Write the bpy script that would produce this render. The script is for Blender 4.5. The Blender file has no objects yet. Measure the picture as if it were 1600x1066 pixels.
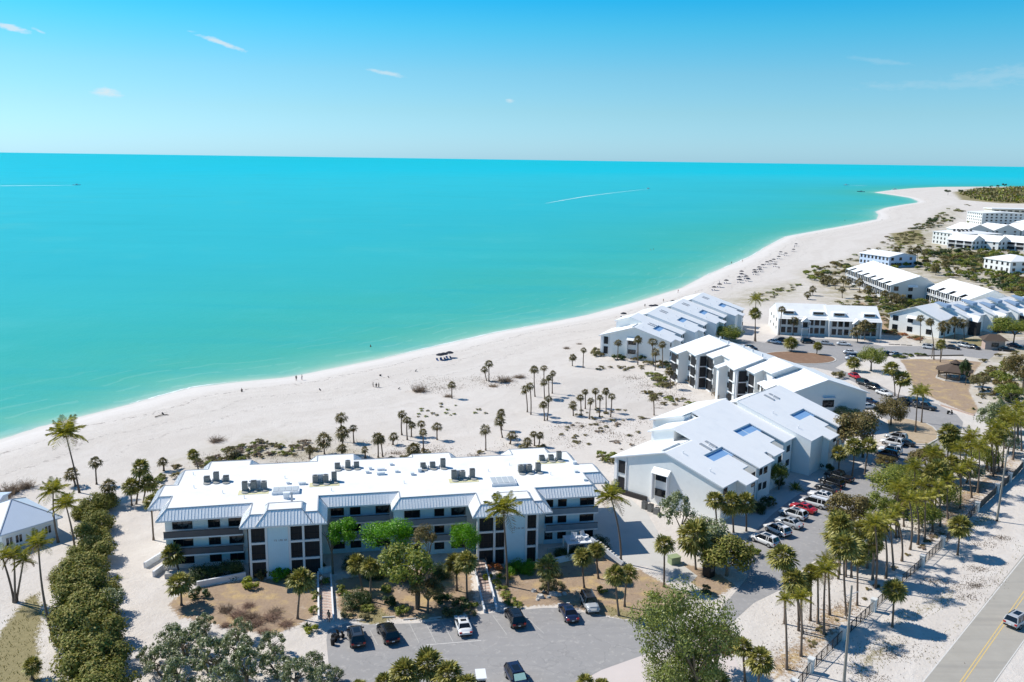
import bpy, math, random
import numpy as np
from mathutils import Vector, Matrix
random.seed(7)
S = bpy.context.scene
C = S.collection
PI = math.pi
# ------------------------------------------------------------------ camera
CAMH = 60.0
FPX = 1400.0
PITCH = math.atan(284 / FPX)
ROLL = math.atan(0.01406)
_f = Vector((0, math.cos(PITCH), -math.sin(PITCH)))
_r0 = Vector((1, 0, 0)); _u0 = Vector((0, math.sin(PITCH), math.cos(PITCH)))
_r = _r0 * math.cos(ROLL) + _u0 * math.sin(ROLL)
_u = _u0 * math.cos(ROLL) - _r0 * math.sin(ROLL)
cam_d = bpy.data.cameras.new('camera'); cam = bpy.data.objects.new('camera', cam_d); C.objects.link(cam)
M = Matrix((_r, _u, -_f)).transposed().to_4x4(); M.translation = Vector((0, 0, CAMH))
cam.matrix_world = M
cam_d.sensor_width = 36; cam_d.lens = 36 * FPX / 1600; cam_d.clip_start = 1; cam_d.clip_end = 200000
S.camera = cam
# ------------------------------------------------------------------ light
SUN_EL = math.radians(46.5)
SUN_AZ = math.radians(-68)            # clockwise from +Y
sun_dir = Vector((math.sin(SUN_AZ) * math.cos(SUN_EL), math.cos(SUN_AZ) * math.cos(SUN_EL), math.sin(SUN_EL)))
sd = bpy.data.lights.new('sun', 'SUN'); sd.energy = 4.9; sd.angle = math.radians(0.5); sd.color = (1, 0.95, 0.86)
so = bpy.data.objects.new('sun', sd); C.objects.link(so); so.location = (0, 0, 200)
so.rotation_euler = sun_dir.to_track_quat('Z', 'Y').to_euler()
W = bpy.data.worlds.new('World'); S.world = W; W.use_nodes = True
nt = W.node_tree; nt.nodes.clear()
def wn(t, **k):
    n = nt.nodes.new(t)
    for a, b in k.items(): setattr(n, a, b)
    return n
out = wn('ShaderNodeOutputWorld'); bg = wn('ShaderNodeBackground'); bg.inputs['Strength'].default_value = 0.096
nt.links.new(bg.outputs[0], out.inputs[0])
sky = wn('ShaderNodeTexSky', sky_type='NISHITA'); sky.sun_disc = False
sky.sun_elevation = SUN_EL; sky.sun_rotation = SUN_AZ % (2 * PI); sky.air_density = 1.0; sky.dust_density = 0.3; sky.ozone_density = 2.0
tc = wn('ShaderNodeTexCoord'); sep = wn('ShaderNodeSeparateXYZ'); nt.links.new(tc.outputs['Generated'], sep.inputs[0])
# tint of the air: pale aqua low, deep cyan higher, zenith raised for fill
ramp = wn('ShaderNodeValToRGB'); nt.links.new(sep.outputs['Z'], ramp.inputs[0])
cr = ramp.color_ramp; cr.elements[0].position = 0.0; cr.elements[0].color = (0.60, 1.10, 1.85, 1)
cr.elements[1].position = 0.75; cr.elements[1].color = (0.34, 0.72, 1.05, 1)
for p_, c_ in ((0.014, (0.60, 1.06, 1.70, 1)), (0.05, (0.57, 0.99, 1.34, 1)), (0.089, (0.49, 1.0, 1.25, 1)), (0.135, (0.235, 1.05, 1.30, 1)), (0.174, (0.035, 1.0, 1.38, 1)), (0.30, (0.10, 0.85, 1.22, 1))):
    e_ = cr.elements.new(p_); e_.color = c_
mul = wn('ShaderNodeMixRGB', blend_type='MULTIPLY'); mul.inputs[0].default_value = 1
nt.links.new(sky.outputs[0], mul.inputs[1]); nt.links.new(ramp.outputs[0], mul.inputs[2])
# a few small wisps of cloud
def px_dir(x, y):
    return (_f + _r * ((x - 800) / FPX) - _u * ((y - 533) / FPX)).normalized()
noi = wn('ShaderNodeTexNoise'); noi.inputs['Scale'].default_value = 60; noi.inputs['Detail'].default_value = 6; noi.inputs['Roughness'].default_value = 0.65
mp = wn('ShaderNodeMapping'); mp.inputs['Scale'].default_value = (1, 1, 3.2)
nt.links.new(tc.outputs['Generated'], mp.inputs[0]); nt.links.new(mp.outputs[0], noi.inputs['Vector'])
acc = None
def wmath(op, a, b=None, clamp=False):
    m = wn('ShaderNodeMath', operation=op, use_clamp=clamp)
    for i, v in enumerate((a, b)):
        if v is None: continue
        if isinstance(v, (int, float)): m.inputs[i].default_value = v
        else: nt.links.new(v, m.inputs[i])
    return m.outputs[0]
for (cx, cy, rx, ry, sl, st) in ((20, 44, 15, 3.4, 3, .7), (62, 49, 7, 2, 3, .5), (343, 66, 25, 3.4, 8, .7), (165, 145, 15, 6, 0, .7),
                             (602, 114, 24, 2.8, 4, .5), (797, 157, 6, 2.5, 0, .5), (1560, 118, 60, 9, -6, .16), (1480, 132, 90, 6, 0, .12), (1370, 95, 40, 3, 6, .12)):
    c = px_dir(cx, cy)
    dx = wmath('SUBTRACT', sep.outputs['X'], c.x); dz = wmath('SUBTRACT', sep.outputs['Z'], c.z)
    dz2 = wmath('ADD', dz, wmath('MULTIPLY', dx, (sl / rx)))
    a = wmath('DIVIDE', dx, rx / FPX); b = wmath('DIVIDE', dz2, ry / FPX)
    d = wmath('SQRT', wmath('ADD', wmath('MULTIPLY', a, a), wmath('MULTIPLY', b, b)))
    d = wmath('ADD', d, wmath('MULTIPLY', wmath('SUBTRACT', noi.outputs['Fac'], .5), 3.4))
    m = wmath('MULTIPLY', wmath('SUBTRACT', 1.25, d, True), st, True)
    acc = m if acc is None else wmath('MAXIMUM', acc, m)
fr = wmath('GREATER_THAN', sep.outputs['Y'], 0)
acc = wmath('MULTIPLY', acc, fr)
cm = wn('ShaderNodeMixRGB'); nt.links.new(acc, cm.inputs[0]); nt.links.new(mul.outputs[0], cm.inputs[1]); cm.inputs[2].default_value = (7.3, 7.9, 8.2, 1)
nt.links.new(cm.outputs[0], bg.inputs['Color'])
S.view_settings.view_transform = 'Standard'; S.view_settings.look = 'None'; S.view_settings.exposure = 0.15; S.view_settings.gamma = 1
S.render.engine = 'CYCLES'
S.cycles.max_bounces = 5; S.cycles.transparent_max_bounces = 4

# ------------------------------------------------------------------ placing
def G(x, y, z=0.0):
    d = _f + _r * ((x - 800) / FPX) - _u * ((y - 533) / FPX)
    t = (z - CAMH) / d.z
    return Vector((d.x * t, d.y * t, z))
def PX(p):
    v = p - Vector((0, 0, CAMH)); w = v.dot(_f)
    return 800 + FPX * v.dot(_r) / w, 533 - FPX * v.dot(_u) / w
def hgt(bx, by, ty, z0=0.0):
    p = G(bx, by, z0); lo, hi = 0.0, 40.0
    for _ in range(30):
        m = (lo + hi) / 2
        if PX(Vector((p.x, p.y, z0 + m)))[1] > ty: lo = m
        else: hi = m
    return lo
def ppm(p):      # metres per photo pixel at a point
    return (p - Vector((0, 0, CAMH))).dot(_f) / FPX
def tag(o, label=None, cat=None, group=None, kind=None):
    if label: o['label'] = label
    if cat: o['category'] = cat
    if group: o['group'] = group
    if kind: o['kind'] = kind
    return o
def thing(name, label, cat, loc=(0, 0, 0), rz=0.0, group=None):
    o = bpy.data.objects.new(name, None); C.objects.link(o); o.empty_display_size = .3
    o.location = loc; o.rotation_euler = (0, 0, rz)
    return tag(o, label, cat, group)
def link(name, me, parent=None, loc=None, rot=None, scale=None):
    o = bpy.data.objects.new(name, me); C.objects.link(o)
    if parent: o.parent = parent
    if loc is not None: o.location = loc
    if rot is not None: o.rotation_euler = rot
    if scale is not None: o.scale = scale if hasattr(scale, '__len__') else (scale,) * 3
    return o
def copy_tree(o, parent=None):
    c = o.copy(); C.objects.link(c)
    if parent: c.parent = parent
    for ch in KIDS.get(o.name, ()): copy_tree(ch, c)
    return c
KIDS = {}
def note_kids(o):
    for ob in [o] + list(o.children_recursive): KIDS[ob.name] = list(ob.children)
ORD = ['leftmost', 'second from left', 'third from left', 'fourth from left', 'fifth from left', 'sixth from left',
       'seventh from left', 'eighth from left', 'ninth from left', 'tenth from left', 'eleventh from left',
       'twelfth from left', 'thirteenth from left', 'fourteenth from left', 'fifteenth from left', 'sixteenth from left',
       'seventeenth from left', 'eighteenth from left', 'nineteenth from left', 'twentieth from left']
NUM = ['none', 'one', 'two', 'three', 'four', 'five', 'six', 'seven', 'eight', 'nine', 'ten', 'eleven', 'twelve', 'thirteen', 'fourteen', 'fifteen', 'sixteen', 'seventeen', 'eighteen', 'nineteen', 'twenty']
def ordinal(k, n):
    if n > 2 and k == n - 1: return 'rightmost'
    if n > 4 and k >= n // 2 + 1: return ORD[n - 1 - k].replace('from left', 'from right').replace('leftmost', 'rightmost')
    return ORD[k]

# ------------------------------------------------------------------ mesh builder
class MB:
    def __init__(s): s.v = []; s.f = []; s.m = []
    def add(s, vs, fs, mi=0):
        n = len(s.v); s.v += [tuple(p) for p in vs]
        for f in fs: s.f.append(tuple(i + n for i in f)); s.m.append(mi)
    def box(s, x0, x1, y0, y1, z0, z1, mi=0):
        s.add([(x0, y0, z0), (x1, y0, z0), (x1, y1, z0), (x0, y1, z0), (x0, y0, z1), (x1, y0, z1), (x1, y1, z1), (x0, y1, z1)],
              [(0, 3, 2, 1), (4, 5, 6, 7), (0, 1, 5, 4), (1, 2, 6, 5), (2, 3, 7, 6), (3, 0, 4, 7)], mi)
    def bar(s, a, b, w, h, mi=0):          # box beam between two points
        a = Vector(a); b = Vector(b); d = (b - a).normalized()
        up = Vector((0, 0, 1)) if abs(d.z) < .95 else Vector((0, 1, 0))
        r = d.cross(up).normalized() * (w / 2); u = r.cross(d).normalized() * (h / 2)
        vs = [a - r - u, a + r - u, a + r + u, a - r + u, b - r - u, b + r - u, b + r + u, b - r + u]
        s.add(vs, [(0, 1, 2, 3), (7, 6, 5, 4), (0, 4, 5, 1), (1, 5, 6, 2), (2, 6, 7, 3), (3, 7, 4, 0)], mi)
    def tube(s, pts, rad, n=6, mi=0, cap=True):
        pts = [Vector(p) for p in pts]; k0 = len(s.v); N = len(pts)
        for i, p in enumerate(pts):
            d = (pts[min(i + 1, N - 1)] - pts[max(i - 1, 0)]).normalized()
            a = d.cross(Vector((0, 1, 0)) if abs(d.y) < .9 else Vector((1, 0, 0))).normalized(); b = d.cross(a)
            r = rad[i] if hasattr(rad, '__len__') else rad
            for k in range(n):
                t = 2 * PI * k / n; s.v.append(tuple(p + a * math.cos(t) * r + b * math.sin(t) * r))
        for i in range(N - 1):
            for k in range(n):
                q = k0 + i * n; s.f.append((q + k, q + (k + 1) % n, q + n + (k + 1) % n, q + n + k)); s.m.append(mi)
        if cap:
            s.f.append(tuple(k0 + k for k in range(n))[::-1]); s.m.append(mi)
            s.f.append(tuple(k0 + (N - 1) * n + k for k in range(n))); s.m.append(mi)
    def prism(s, poly, z0, z1, mi=0, mt=None):     # z0/z1 numbers or functions of (x,y); poly CCW
        n = len(poly); f0 = z0 if callable(z0) else (lambda x, y: z0); f1 = z1 if callable(z1) else (lambda x, y: z1)
        vs = [(x, y, f0(x, y)) for x, y in poly] + [(x, y, f1(x, y)) for x, y in poly]
        s.add(vs, [(i, (i + 1) % n, n + (i + 1) % n, n + i) for i in range(n)] + [tuple(range(n))[::-1]], mi)
        s.f.append(tuple(len(s.v) - n + i for i in range(n))); s.m.append(mi if mt is None else mt)
    def me(s, name, mats, smooth=False):
        m = bpy.data.meshes.new(name); m.from_pydata(s.v, [], s.f)
        for k in mats: m.materials.append(k)
        if len(mats) > 1: m.polygons.foreach_set('material_index', s.m)
        if smooth: m.polygons.foreach_set('use_smooth', [True] * len(m.polygons))
        m.update(); return m
    def build(s, name, mats, parent=None, smooth=False, loc=None, rot=None):
        if not isinstance(mats, (list, tuple)): mats = [mats]
        return link(name, s.me(name, mats, smooth), parent, loc, rot)
def ccw(poly):
    a = sum(poly[i][0] * poly[(i + 1) % len(poly)][1] - poly[(i + 1) % len(poly)][0] * poly[i][1] for i in range(len(poly)))
    return list(poly) if a > 0 else list(poly)[::-1]
def inset(poly, d):       # offset a CCW polygon inwards by d
    n = len(poly); o = []
    for i in range(n):
        p0, p1, p2 = Vector(poly[i - 1]), Vector(poly[i]), Vector(poly[(i + 1) % n])
        a = (p1 - p0).normalized(); b = (p2 - p1).normalized()
        na = Vector((-a.y, a.x)); nb = Vector((-b.y, b.x)); k = 1 + na.dot(nb)
        o.append(tuple(p1 + (na + nb) * (d / max(k, .2))))
    return o
# ------------------------------------------------------------------ materials
def newmat(name):
    m = bpy.data.materials.new(name); m.use_nodes = True; t = m.node_tree; b = t.nodes['Principled BSDF']; return m, t, b
def N(t, typ, **k):
    n = t.nodes.new(typ)
    for a, b in k.items():
        if a in n.inputs: n.inputs[a].default_value = b
        else: setattr(n, a, b)
    return n
def L(t, a, b): t.links.new(a, b)
def M2(t, op, a, b=None, clamp=False):
    m = t.nodes.new('ShaderNodeMath'); m.operation = op; m.use_clamp = clamp
    for i, v in enumerate((a, b)):
        if v is None: continue
        if isinstance(v, (int, float)): m.inputs[i].default_value = v
        else: t.links.new(v, m.inputs[i])
    return m.outputs[0]
def mixc(t, fac, a, b, mode='MIX'):
    m = t.nodes.new('ShaderNodeMixRGB'); m.blend_type = mode
    for i, v in ((0, fac), (1, a), (2, b)):
        if isinstance(v, (int, float)): m.inputs[i].default_value = v
        elif isinstance(v, tuple): m.inputs[i].default_value = (*v[:3], 1)
        else: t.links.new(v, m.inputs[i])
    return m.outputs[0]
def rampn(t, fac, stops):
    r = t.nodes.new('ShaderNodeValToRGB'); e = r.color_ramp.elements
    e[0].position, e[0].color = stops[0][0], (*stops[0][1], 1); e[1].position, e[1].color = stops[-1][0], (*stops[-1][1], 1)
    for p, c in stops[1:-1]: q = e.new(p); q.color = (*c, 1)
    t.links.new(fac, r.inputs[0]); return r.outputs[0]
def noise(t, scale, detail=4, rough=.6, vec=None, dist=0):
    n = N(t, 'ShaderNodeTexNoise', Scale=scale, Detail=detail, Roughness=rough, Distortion=dist)
    if vec is not None: L(t, vec, n.inputs['Vector'])
    return n.outputs['Fac']
def mat(name, col, rough=.6, spec=.3, var=.12, vs=1.2, metal=0, bump=0, bs=8, seams=None, objvar=0, grime=None):
    """plain surface with mottling; seams=(axis, spacing) draws standing seams as relief"""
    m, t, b = newmat(name)
    tc = N(t, 'ShaderNodeTexCoord'); v = tc.outputs['Object']
    n1 = noise(t, vs, 5, .65, v)
    f = M2(t, 'ADD', M2(t, 'MULTIPLY', M2(t, 'SUBTRACT', n1, .5), var * 2), 1)
    hs = N(t, 'ShaderNodeHueSaturation'); hs.inputs['Color'].default_value = (*col, 1)
    if objvar:
        oi = N(t, 'ShaderNodeObjectInfo')
        f = M2(t, 'MULTIPLY', f, M2(t, 'ADD', M2(t, 'MULTIPLY', oi.outputs['Random'], objvar), 1 - objvar / 2))
    L(t, f, hs.inputs['Value'])
    c = hs.outputs[0]
    if grime:
        g = noise(t, .35, 6, .7, v); g = M2(t, 'MULTIPLY', M2(t, 'SUBTRACT', g, .52, True), 2.6, True)
        c = mixc(t, g, c, grime)
    hgt_ = None
    if seams:
        ax, sp = seams; sx = N(t, 'ShaderNodeSeparateXYZ'); L(t, v, sx.inputs[0])
        fr = M2(t, 'FRACT', M2(t, 'DIVIDE', sx.outputs[ax], sp)); s_ = M2(t, 'LESS_THAN', fr, .11)
        c = mixc(t, M2(t, 'MULTIPLY', s_, .09), c, (col[0] * .55, col[1] * .55, col[2] * .58)); hgt_ = s_
    L(t, c, b.inputs['Base Color'])
    b.inputs['Roughness'].default_value = rough; b.inputs['Specular IOR Level'].default_value = spec; b.inputs['Metallic'].default_value = metal
    if bump:
        bp = N(t, 'ShaderNodeBump', Strength=bump, Distance=.05); L(t, noise(t, bs, 5, .6, v), bp.inputs['Height']); L(t, bp.outputs[0], b.inputs['Normal'])
    return m
def glassmat(name, col=(.012, .016, .02)):
    m, t, b = newmat(name)
    v = N(t, 'ShaderNodeTexCoord').outputs['Object']; oi = N(t, 'ShaderNodeObjectInfo')
    n = noise(t, .9, 2, .5, v)
    w = M2(t, 'MULTIPLY', M2(t, 'GREATER_THAN', oi.outputs['Random'], .72), M2(t, 'GREATER_THAN', n, .48))
    c = mixc(t, M2(t, 'MULTIPLY', w, .35), col, (.22, .23, .24))
    L(t, c, b.inputs['Base Color']); b.inputs['Roughness'].default_value = .06; b.inputs['Specular IOR Level'].default_value = .55
    return m
def leafmat(name, cols, trans=.25, rough=.5, isl=.9, spec=.35):
    """foliage: colour differs leaf by leaf and plant by plant"""
    m, t, b = newmat(name)
    g = N(t, 'ShaderNodeNewGeometry'); oi = N(t, 'ShaderNodeObjectInfo'); v = N(t, 'ShaderNodeTexCoord').outputs['Object']
    r = M2(t, 'ADD', M2(t, 'MULTIPLY', g.outputs['Random Per Island'], isl), M2(t, 'MULTIPLY', oi.outputs['Random'], 1 - isl))
    n = noise(t, 2.3, 3, .6, v)
    r = M2(t, 'ADD', M2(t, 'MULTIPLY', r, .6), M2(t, 'MULTIPLY', n, .4))
    k = len(cols); c = rampn(t, r, [(.12 + .76 * i / (k - 1), cols[i]) for i in range(k)])
    L(t, c, b.inputs['Base Color']); b.inputs['Roughness'].default_value = rough; b.inputs['Specular IOR Level'].default_value = spec
    tr = N(t, 'ShaderNodeBsdfTranslucent'); hs = N(t, 'ShaderNodeHueSaturation', Hue=.49, Saturation=1.15, Value=1.6); L(t, c, hs.inputs['Color']); L(t, hs.outputs[0], tr.inputs[0])
    mx = N(t, 'ShaderNodeMixShader'); mx.inputs[0].default_value = trans
    L(t, b.outputs[0], mx.inputs[1]); L(t, tr.outputs[0], mx.inputs[2]); L(t, mx.outputs[0], t.nodes['Material Output'].inputs[0])
    return m
m_memb = mat('white_roof_membrane', (.80, .80, .79), .7, .2, .05, .5, grime=(.66, .65, .62))
m_seam = mat('standing_seam_metal', (.66, .68, .71), .38, .45, .06, .7, seams=(1, .5))
m_seamx = mat('standing_seam_metal_cross', (.86, .865, .87), .38, .45, .06, .7)
m_seamw = mat('white_metal_roof', (.88, .87, .855), .45, .35, .04, .5, seams=(1, .45), grime=(.76, .77, .78))
m_trim = mat('white_trim', (.76, .77, .79), .5, .3, .06)
m_gutter = mat('grey_flashing', (.36, .38, .41), .5, .3, .1)
m_wall = mat('pale_stucco_wall', (.85, .86, .84), .8, .2, .05, .8, bump=.15, bs=20, grime=(.75, .76, .74))
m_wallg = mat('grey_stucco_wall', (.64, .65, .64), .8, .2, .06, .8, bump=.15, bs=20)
m_wallb = mat('blue_board_wall', (.60, .78, .88), .75, .2, .08, .8, seams=(0, .3))
m_wallw = mat('white_stucco_wall', (.74, .75, .74), .8, .2, .05, .8)
m_blue = mat('pale_blue_wall', (.42, .52, .66), .8, .2, .06, .8)
m_dark = mat('dark_bronze_metal', (.035, .033, .033), .5, .3, .2)
m_screen = mat('dark_screen_mesh', (.03, .031, .035), .65, .2, .4, .8)
m_rail = mat('dark_railing_panel', (.12, .11, .115), .6, .25, .2)
m_railb = mat('slate_railing_panel', (.20, .25, .30), .6, .25, .15)
m_glass = glassmat('window_glass')
m_wellfloor = mat('blue_shaded_membrane', (.22, .40, .66), .6, .3, .1, .6)  # white membrane in the wells, its blue shade painted into the colour
m_conc = mat('pale_concrete', (.52, .50, .47), .85, .2, .12, .7, bump=.1, grime=(.40, .37, .33))
m_paver = mat('pink_pavers', (.46, .35, .30), .85, .2, .15, 1.5)
m_ac = mat('grey_ac_casing', (.36, .36, .34), .5, .4, .1, objvar=.2)
m_acg = mat('ac_grille', (.07, .07, .07), .5, .3, .3)
m_pad = mat('yellowed_roof_pad', (.62, .58, .36), .8, .2, .1)
m_wood = mat('weathered_wood', (.20, .16, .12), .8, .2, .25, 2, objvar=.3)
m_pole = mat('grey_pole_wood', (.26, .25, .22), .8, .2, .15, 2)
m_shingle = mat('brown_shingles', (.10, .075, .06), .9, .15, .3, 3, bump=.3)
m_bark = mat('tree_bark', (.17, .14, .105), .9, .1, .25, 3, objvar=.4)
m_palmbark = mat('palm_trunk_bark', (.175, .135, .105), .9, .1, .3, 4, objvar=.5, bump=.5, bs=6)
m_rubber = mat('tyre_rubber', (.018, .018, .018), .8, .2, .1)
m_rim = mat('wheel_alloy', (.42, .43, .44), .3, .6, .05, metal=.7)
m_carglass = mat('car_glass', (.010, .012, .015), .05, .6, .0)
m_chrome = mat('lamp_lens', (.75, .75, .72), .15, .6, .0)
m_red = mat('red_lamp_lens', (.45, .02, .02), .2, .5, .0)
m_black = mat('black_plastic', (.012, .012, .013), .5, .3, .0)
def paint(name, c):
    m = mat(name, c, .22, .5, .02); m.node_tree.nodes['Principled BSDF'].inputs['Coat Weight'].default_value = .6
    m.node_tree.nodes['Principled BSDF'].inputs['Coat Roughness'].default_value = .06; return m
P_ = {k: paint(k + '_car_paint', c) for k, c in dict(white=(.74, .74, .74), black=(.010, .011, .014), navy=(.012, .02, .055), silver=(.42, .44, .46), grey=(.10, .105, .11), red=(.42, .015, .02), darkgrey=(.035, .037, .04), teal=(.10, .22, .26)).items()}
m_air = leafmat('airy_shrub_leaf', [(0.035, 0.05, 0.018), (0.11, 0.14, 0.05), (0.22, 0.25, 0.1), (0.5, 0.5, 0.45)], .25, .4, spec=.5)  # palest stop paints white glints of light on the leaves
m_redb = leafmat('reddish_dry_brush', [(0.16, 0.095, 0.065), (0.28, 0.18, 0.13), (0.36, 0.26, 0.2)], .1, .8)
m_dryg = mat('dry_ground', (.42, .33, .23), .95, .1, .3, .8, bump=.3, grime=(.58, .52, .45))
m_yt = leafmat('yellow_green_tree_leaf', [(0.04, 0.052, 0.014), (0.12, 0.15, 0.032), (0.24, 0.27, 0.06), (0.4, 0.4, 0.19)], .25, .45)
m_fan = leafmat('sabal_palm_leaf', [(0.051, 0.067, 0.016), (0.15, 0.154, 0.036), (0.346, 0.31, 0.084), (0.5, 0.471, 0.166)], .2, .45)
m_fand = leafmat('sabal_palm_leaf_dark', [(0.043, 0.047, 0.017), (0.106, 0.094, 0.034), (0.192, 0.156, 0.056), (0.325, 0.236, 0.099)], .15, .5)
m_coco = leafmat('coconut_palm_leaf', [(0.053, 0.065, 0.012), (0.146, 0.15, 0.022), (0.343, 0.311, 0.042), (0.5, 0.463, 0.097)], .25, .4)
m_dead = leafmat('dead_palm_frond', [(0.133, 0.084, 0.043), (0.244, 0.162, 0.085), (0.332, 0.24, 0.142)], .1, .8)
m_sg = leafmat('sea_grape_leaf', [(0.034, 0.044, 0.01), (0.11, 0.13, 0.024), (0.2, 0.209, 0.042), (0.29, 0.248, 0.07), (0.33, 0.341, 0.13)], .15, .6, spec=.18)
m_bg = leafmat('bright_green_leaf', [(0.047, 0.142, 0.009), (0.104, 0.273, 0.011), (0.185, 0.404, 0.02)], .35, .45)
m_ol = leafmat('olive_green_leaf', [(0.049, 0.077, 0.014), (0.126, 0.162, 0.026), (0.254, 0.286, 0.044), (0.39, 0.322, 0.087)], .25, .5)
m_md = leafmat('grey_green_leaf', [(0.064, 0.09, 0.031), (0.135, 0.168, 0.061), (0.254, 0.283, 0.115), (0.5, 0.5, 0.461)], .2, .4, spec=.5)
m_brn = leafmat('brownish_leaf', [(0.054, 0.049, 0.018), (0.129, 0.106, 0.036), (0.228, 0.166, 0.058), (0.183, 0.196, 0.051)], .2, .6)
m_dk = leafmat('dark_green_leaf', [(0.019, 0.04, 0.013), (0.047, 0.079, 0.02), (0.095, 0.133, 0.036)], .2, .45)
m_dry = leafmat('dry_brush', [(0.121, 0.085, 0.056), (0.241, 0.177, 0.123), (0.363, 0.285, 0.205)], .1, .8)
m_dune = leafmat('dune_shrub_leaf', [(0.062, 0.065, 0.023), (0.136, 0.129, 0.048), (0.236, 0.199, 0.084), (0.298, 0.234, 0.137)], .15, .7)
m_grs = leafmat('grass_blades', [(0.113, 0.117, 0.028), (0.226, 0.195, 0.056), (0.309, 0.274, 0.112)], .2, .7)
m_yg = leafmat('yellow_green_leaf', [(0.104, 0.13, 0.012), (0.253, 0.293, 0.02), (0.341, 0.341, 0.049)], .3, .5)
m_org = leafmat('rust_orange_leaf', [(0.174, 0.069, 0.025), (0.362, 0.123, 0.037), (0.429, 0.205, 0.074)], .2, .6)
# ------------------------------------------------------------------ shoreline, ground, water
SEA = -1.0
shore_px = [(0, 688), (60, 668), (140, 648), (200, 633), (250, 619), (300, 606), (375, 597), (450, 590), (525, 575), (600, 560), (700, 537), (775, 520), (850, 506), (920, 492),
            (995, 472), (1066, 450), (1100, 432), (1143, 414), (1175, 400), (1197, 386), (1228, 370), (1288, 359), (1337, 350), (1371, 343), (1374, 336), (1369, 331), (1384, 325),
            (1412, 320), (1434, 317), (1436, 315), (1425, 310), (1412, 307.5), (1384, 303.2), (1366, 301), (1394, 297.3), (1430, 294.2), (1469, 292.3), (1600, 291.8)]
sp = [G(x, y, SEA) for x, y in shore_px]
a0 = sp[0] - (sp[2] - sp[0]).normalized() * 500
end = sp[-1] + Vector((6000, 500, 0))
land = [(a0.x, a0.y)] + [(p.x, p.y) for p in sp] + [(end.x, end.y), (9000, -3000), (-3000, -3000)]
def pdist(X, Y, poly, closed=True):
    P = np.array([(p[0], p[1]) for p in poly], float); n = len(P); d = np.full(X.shape, 1e9); ins = np.zeros(X.shape, bool)
    for i in range(n if closed else n - 1):
        a, b = P[i], P[(i + 1) % n]; e = b - a; L2 = max((e ** 2).sum(), 1e-9)
        t = np.clip(((X - a[0]) * e[0] + (Y - a[1]) * e[1]) / L2, 0, 1)
        d = np.minimum(d, np.hypot(X - a[0] - t * e[0], Y - a[1] - t * e[1]))
        if abs(b[1] - a[1]) > 1e-9:
            c = ((a[1] > Y) != (b[1] > Y)) & (X < (b[0] - a[0]) * (Y - a[1]) / (b[1] - a[1]) + a[0]); ins ^= c
    return np.where(ins, d, -d) if closed else d
def axis(a, b, s, ends, g=1.06):
    v = list(np.arange(a, b + s / 2, s)); k = s
    while v[-1] < ends[1]: k *= g; v.append(v[-1] + k)
    k = s; w = [a]
    while w[-1] > ends[0]: k *= g; w.append(w[-1] - k)
    return np.array(w[:0:-1] + v)
def grid(name, xs, ys, zf, attrs, material, kind='structure'):
    X, Y = np.meshgrid(xs, ys); nx, ny = len(xs), len(ys)
    Z = zf(X, Y); co = np.stack([X, Y, Z], -1).reshape(-1, 3)
    i = np.arange(nx * ny).reshape(ny, nx); q = np.stack([i[:-1, :-1], i[:-1, 1:], i[1:, 1:], i[1:, :-1]], -1).reshape(-1, 4)
    me = bpy.data.meshes.new(name); me.vertices.add(len(co)); me.vertices.foreach_set('co', co.astype(np.float32).ravel())
    me.loops.add(q.size); me.loops.foreach_set('vertex_index', q.ravel().astype(np.int32))
    me.polygons.add(len(q)); me.polygons.foreach_set('loop_start', np.arange(0, q.size, 4, dtype=np.int32)); me.polygons.foreach_set('loop_total', np.full(len(q), 4, np.int32))
    me.polygons.foreach_set('use_smooth', np.ones(len(q), bool))
    me.update(calc_edges=True)
    for k, fn in attrs.items():
        a = me.attributes.new(k, 'FLOAT', 'POINT'); a.data.foreach_set('value', fn(X, Y).astype(np.float32).ravel())
    me.materials.append(material); o = link(name, me); o['kind'] = kind; return o
def pp(*q): return [tuple(G(x, y)[:2]) for x, y in q]
brown = [pp((280, 930), (310, 918), (385, 905), (430, 905), (470, 890), (495, 900), (497, 960), (470, 975), (430, 992), (370, 985), (330, 975), (280, 965), (262, 945)),
         pp((525, 905), (620, 890), (735, 890), (745, 960), (700, 968), (640, 968), (600, 965), (545, 968), (525, 950)),
         pp((775, 890), (850, 880), (900, 870), (935, 860), (962, 880), (1000, 890), (1045, 915), (1075, 930), (1040, 960), (1000, 968), (940, 962), (880, 945), (790, 950), (778, 930)),
         pp((1070, 880), (1120, 895), (1150, 915), (1120, 935), (1060, 900)),
         pp((1250, 990), (1190, 1020), (1180, 1066), (1250, 1066), (1300, 1010), (1360, 950), (1330, 930), (1270, 950)),
         pp((1480, 770), (1560, 720), (1600, 690), (1600, 720), (1540, 780), (1480, 840), (1440, 850)),
         pp((1405, 562), (1431, 561), (1497, 562), (1535, 566), (1521, 585), (1514, 611), (1530, 641), (1521, 649), (1469, 628), (1428, 609), (1420, 585), (1412, 570)),
         pp((1385, 657), (1417, 655), (1447, 661), (1464, 674), (1464, 686), (1450, 692), (1440, 680), (1400, 668)),
         pp((1210, 553), (1240, 547), (1272, 550), (1286, 560), (1265, 568), (1235, 570), (1213, 562)),
         pp((1310, 500), (1345, 470), (1420, 520), (1400, 525), (1340, 520))]
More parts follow.
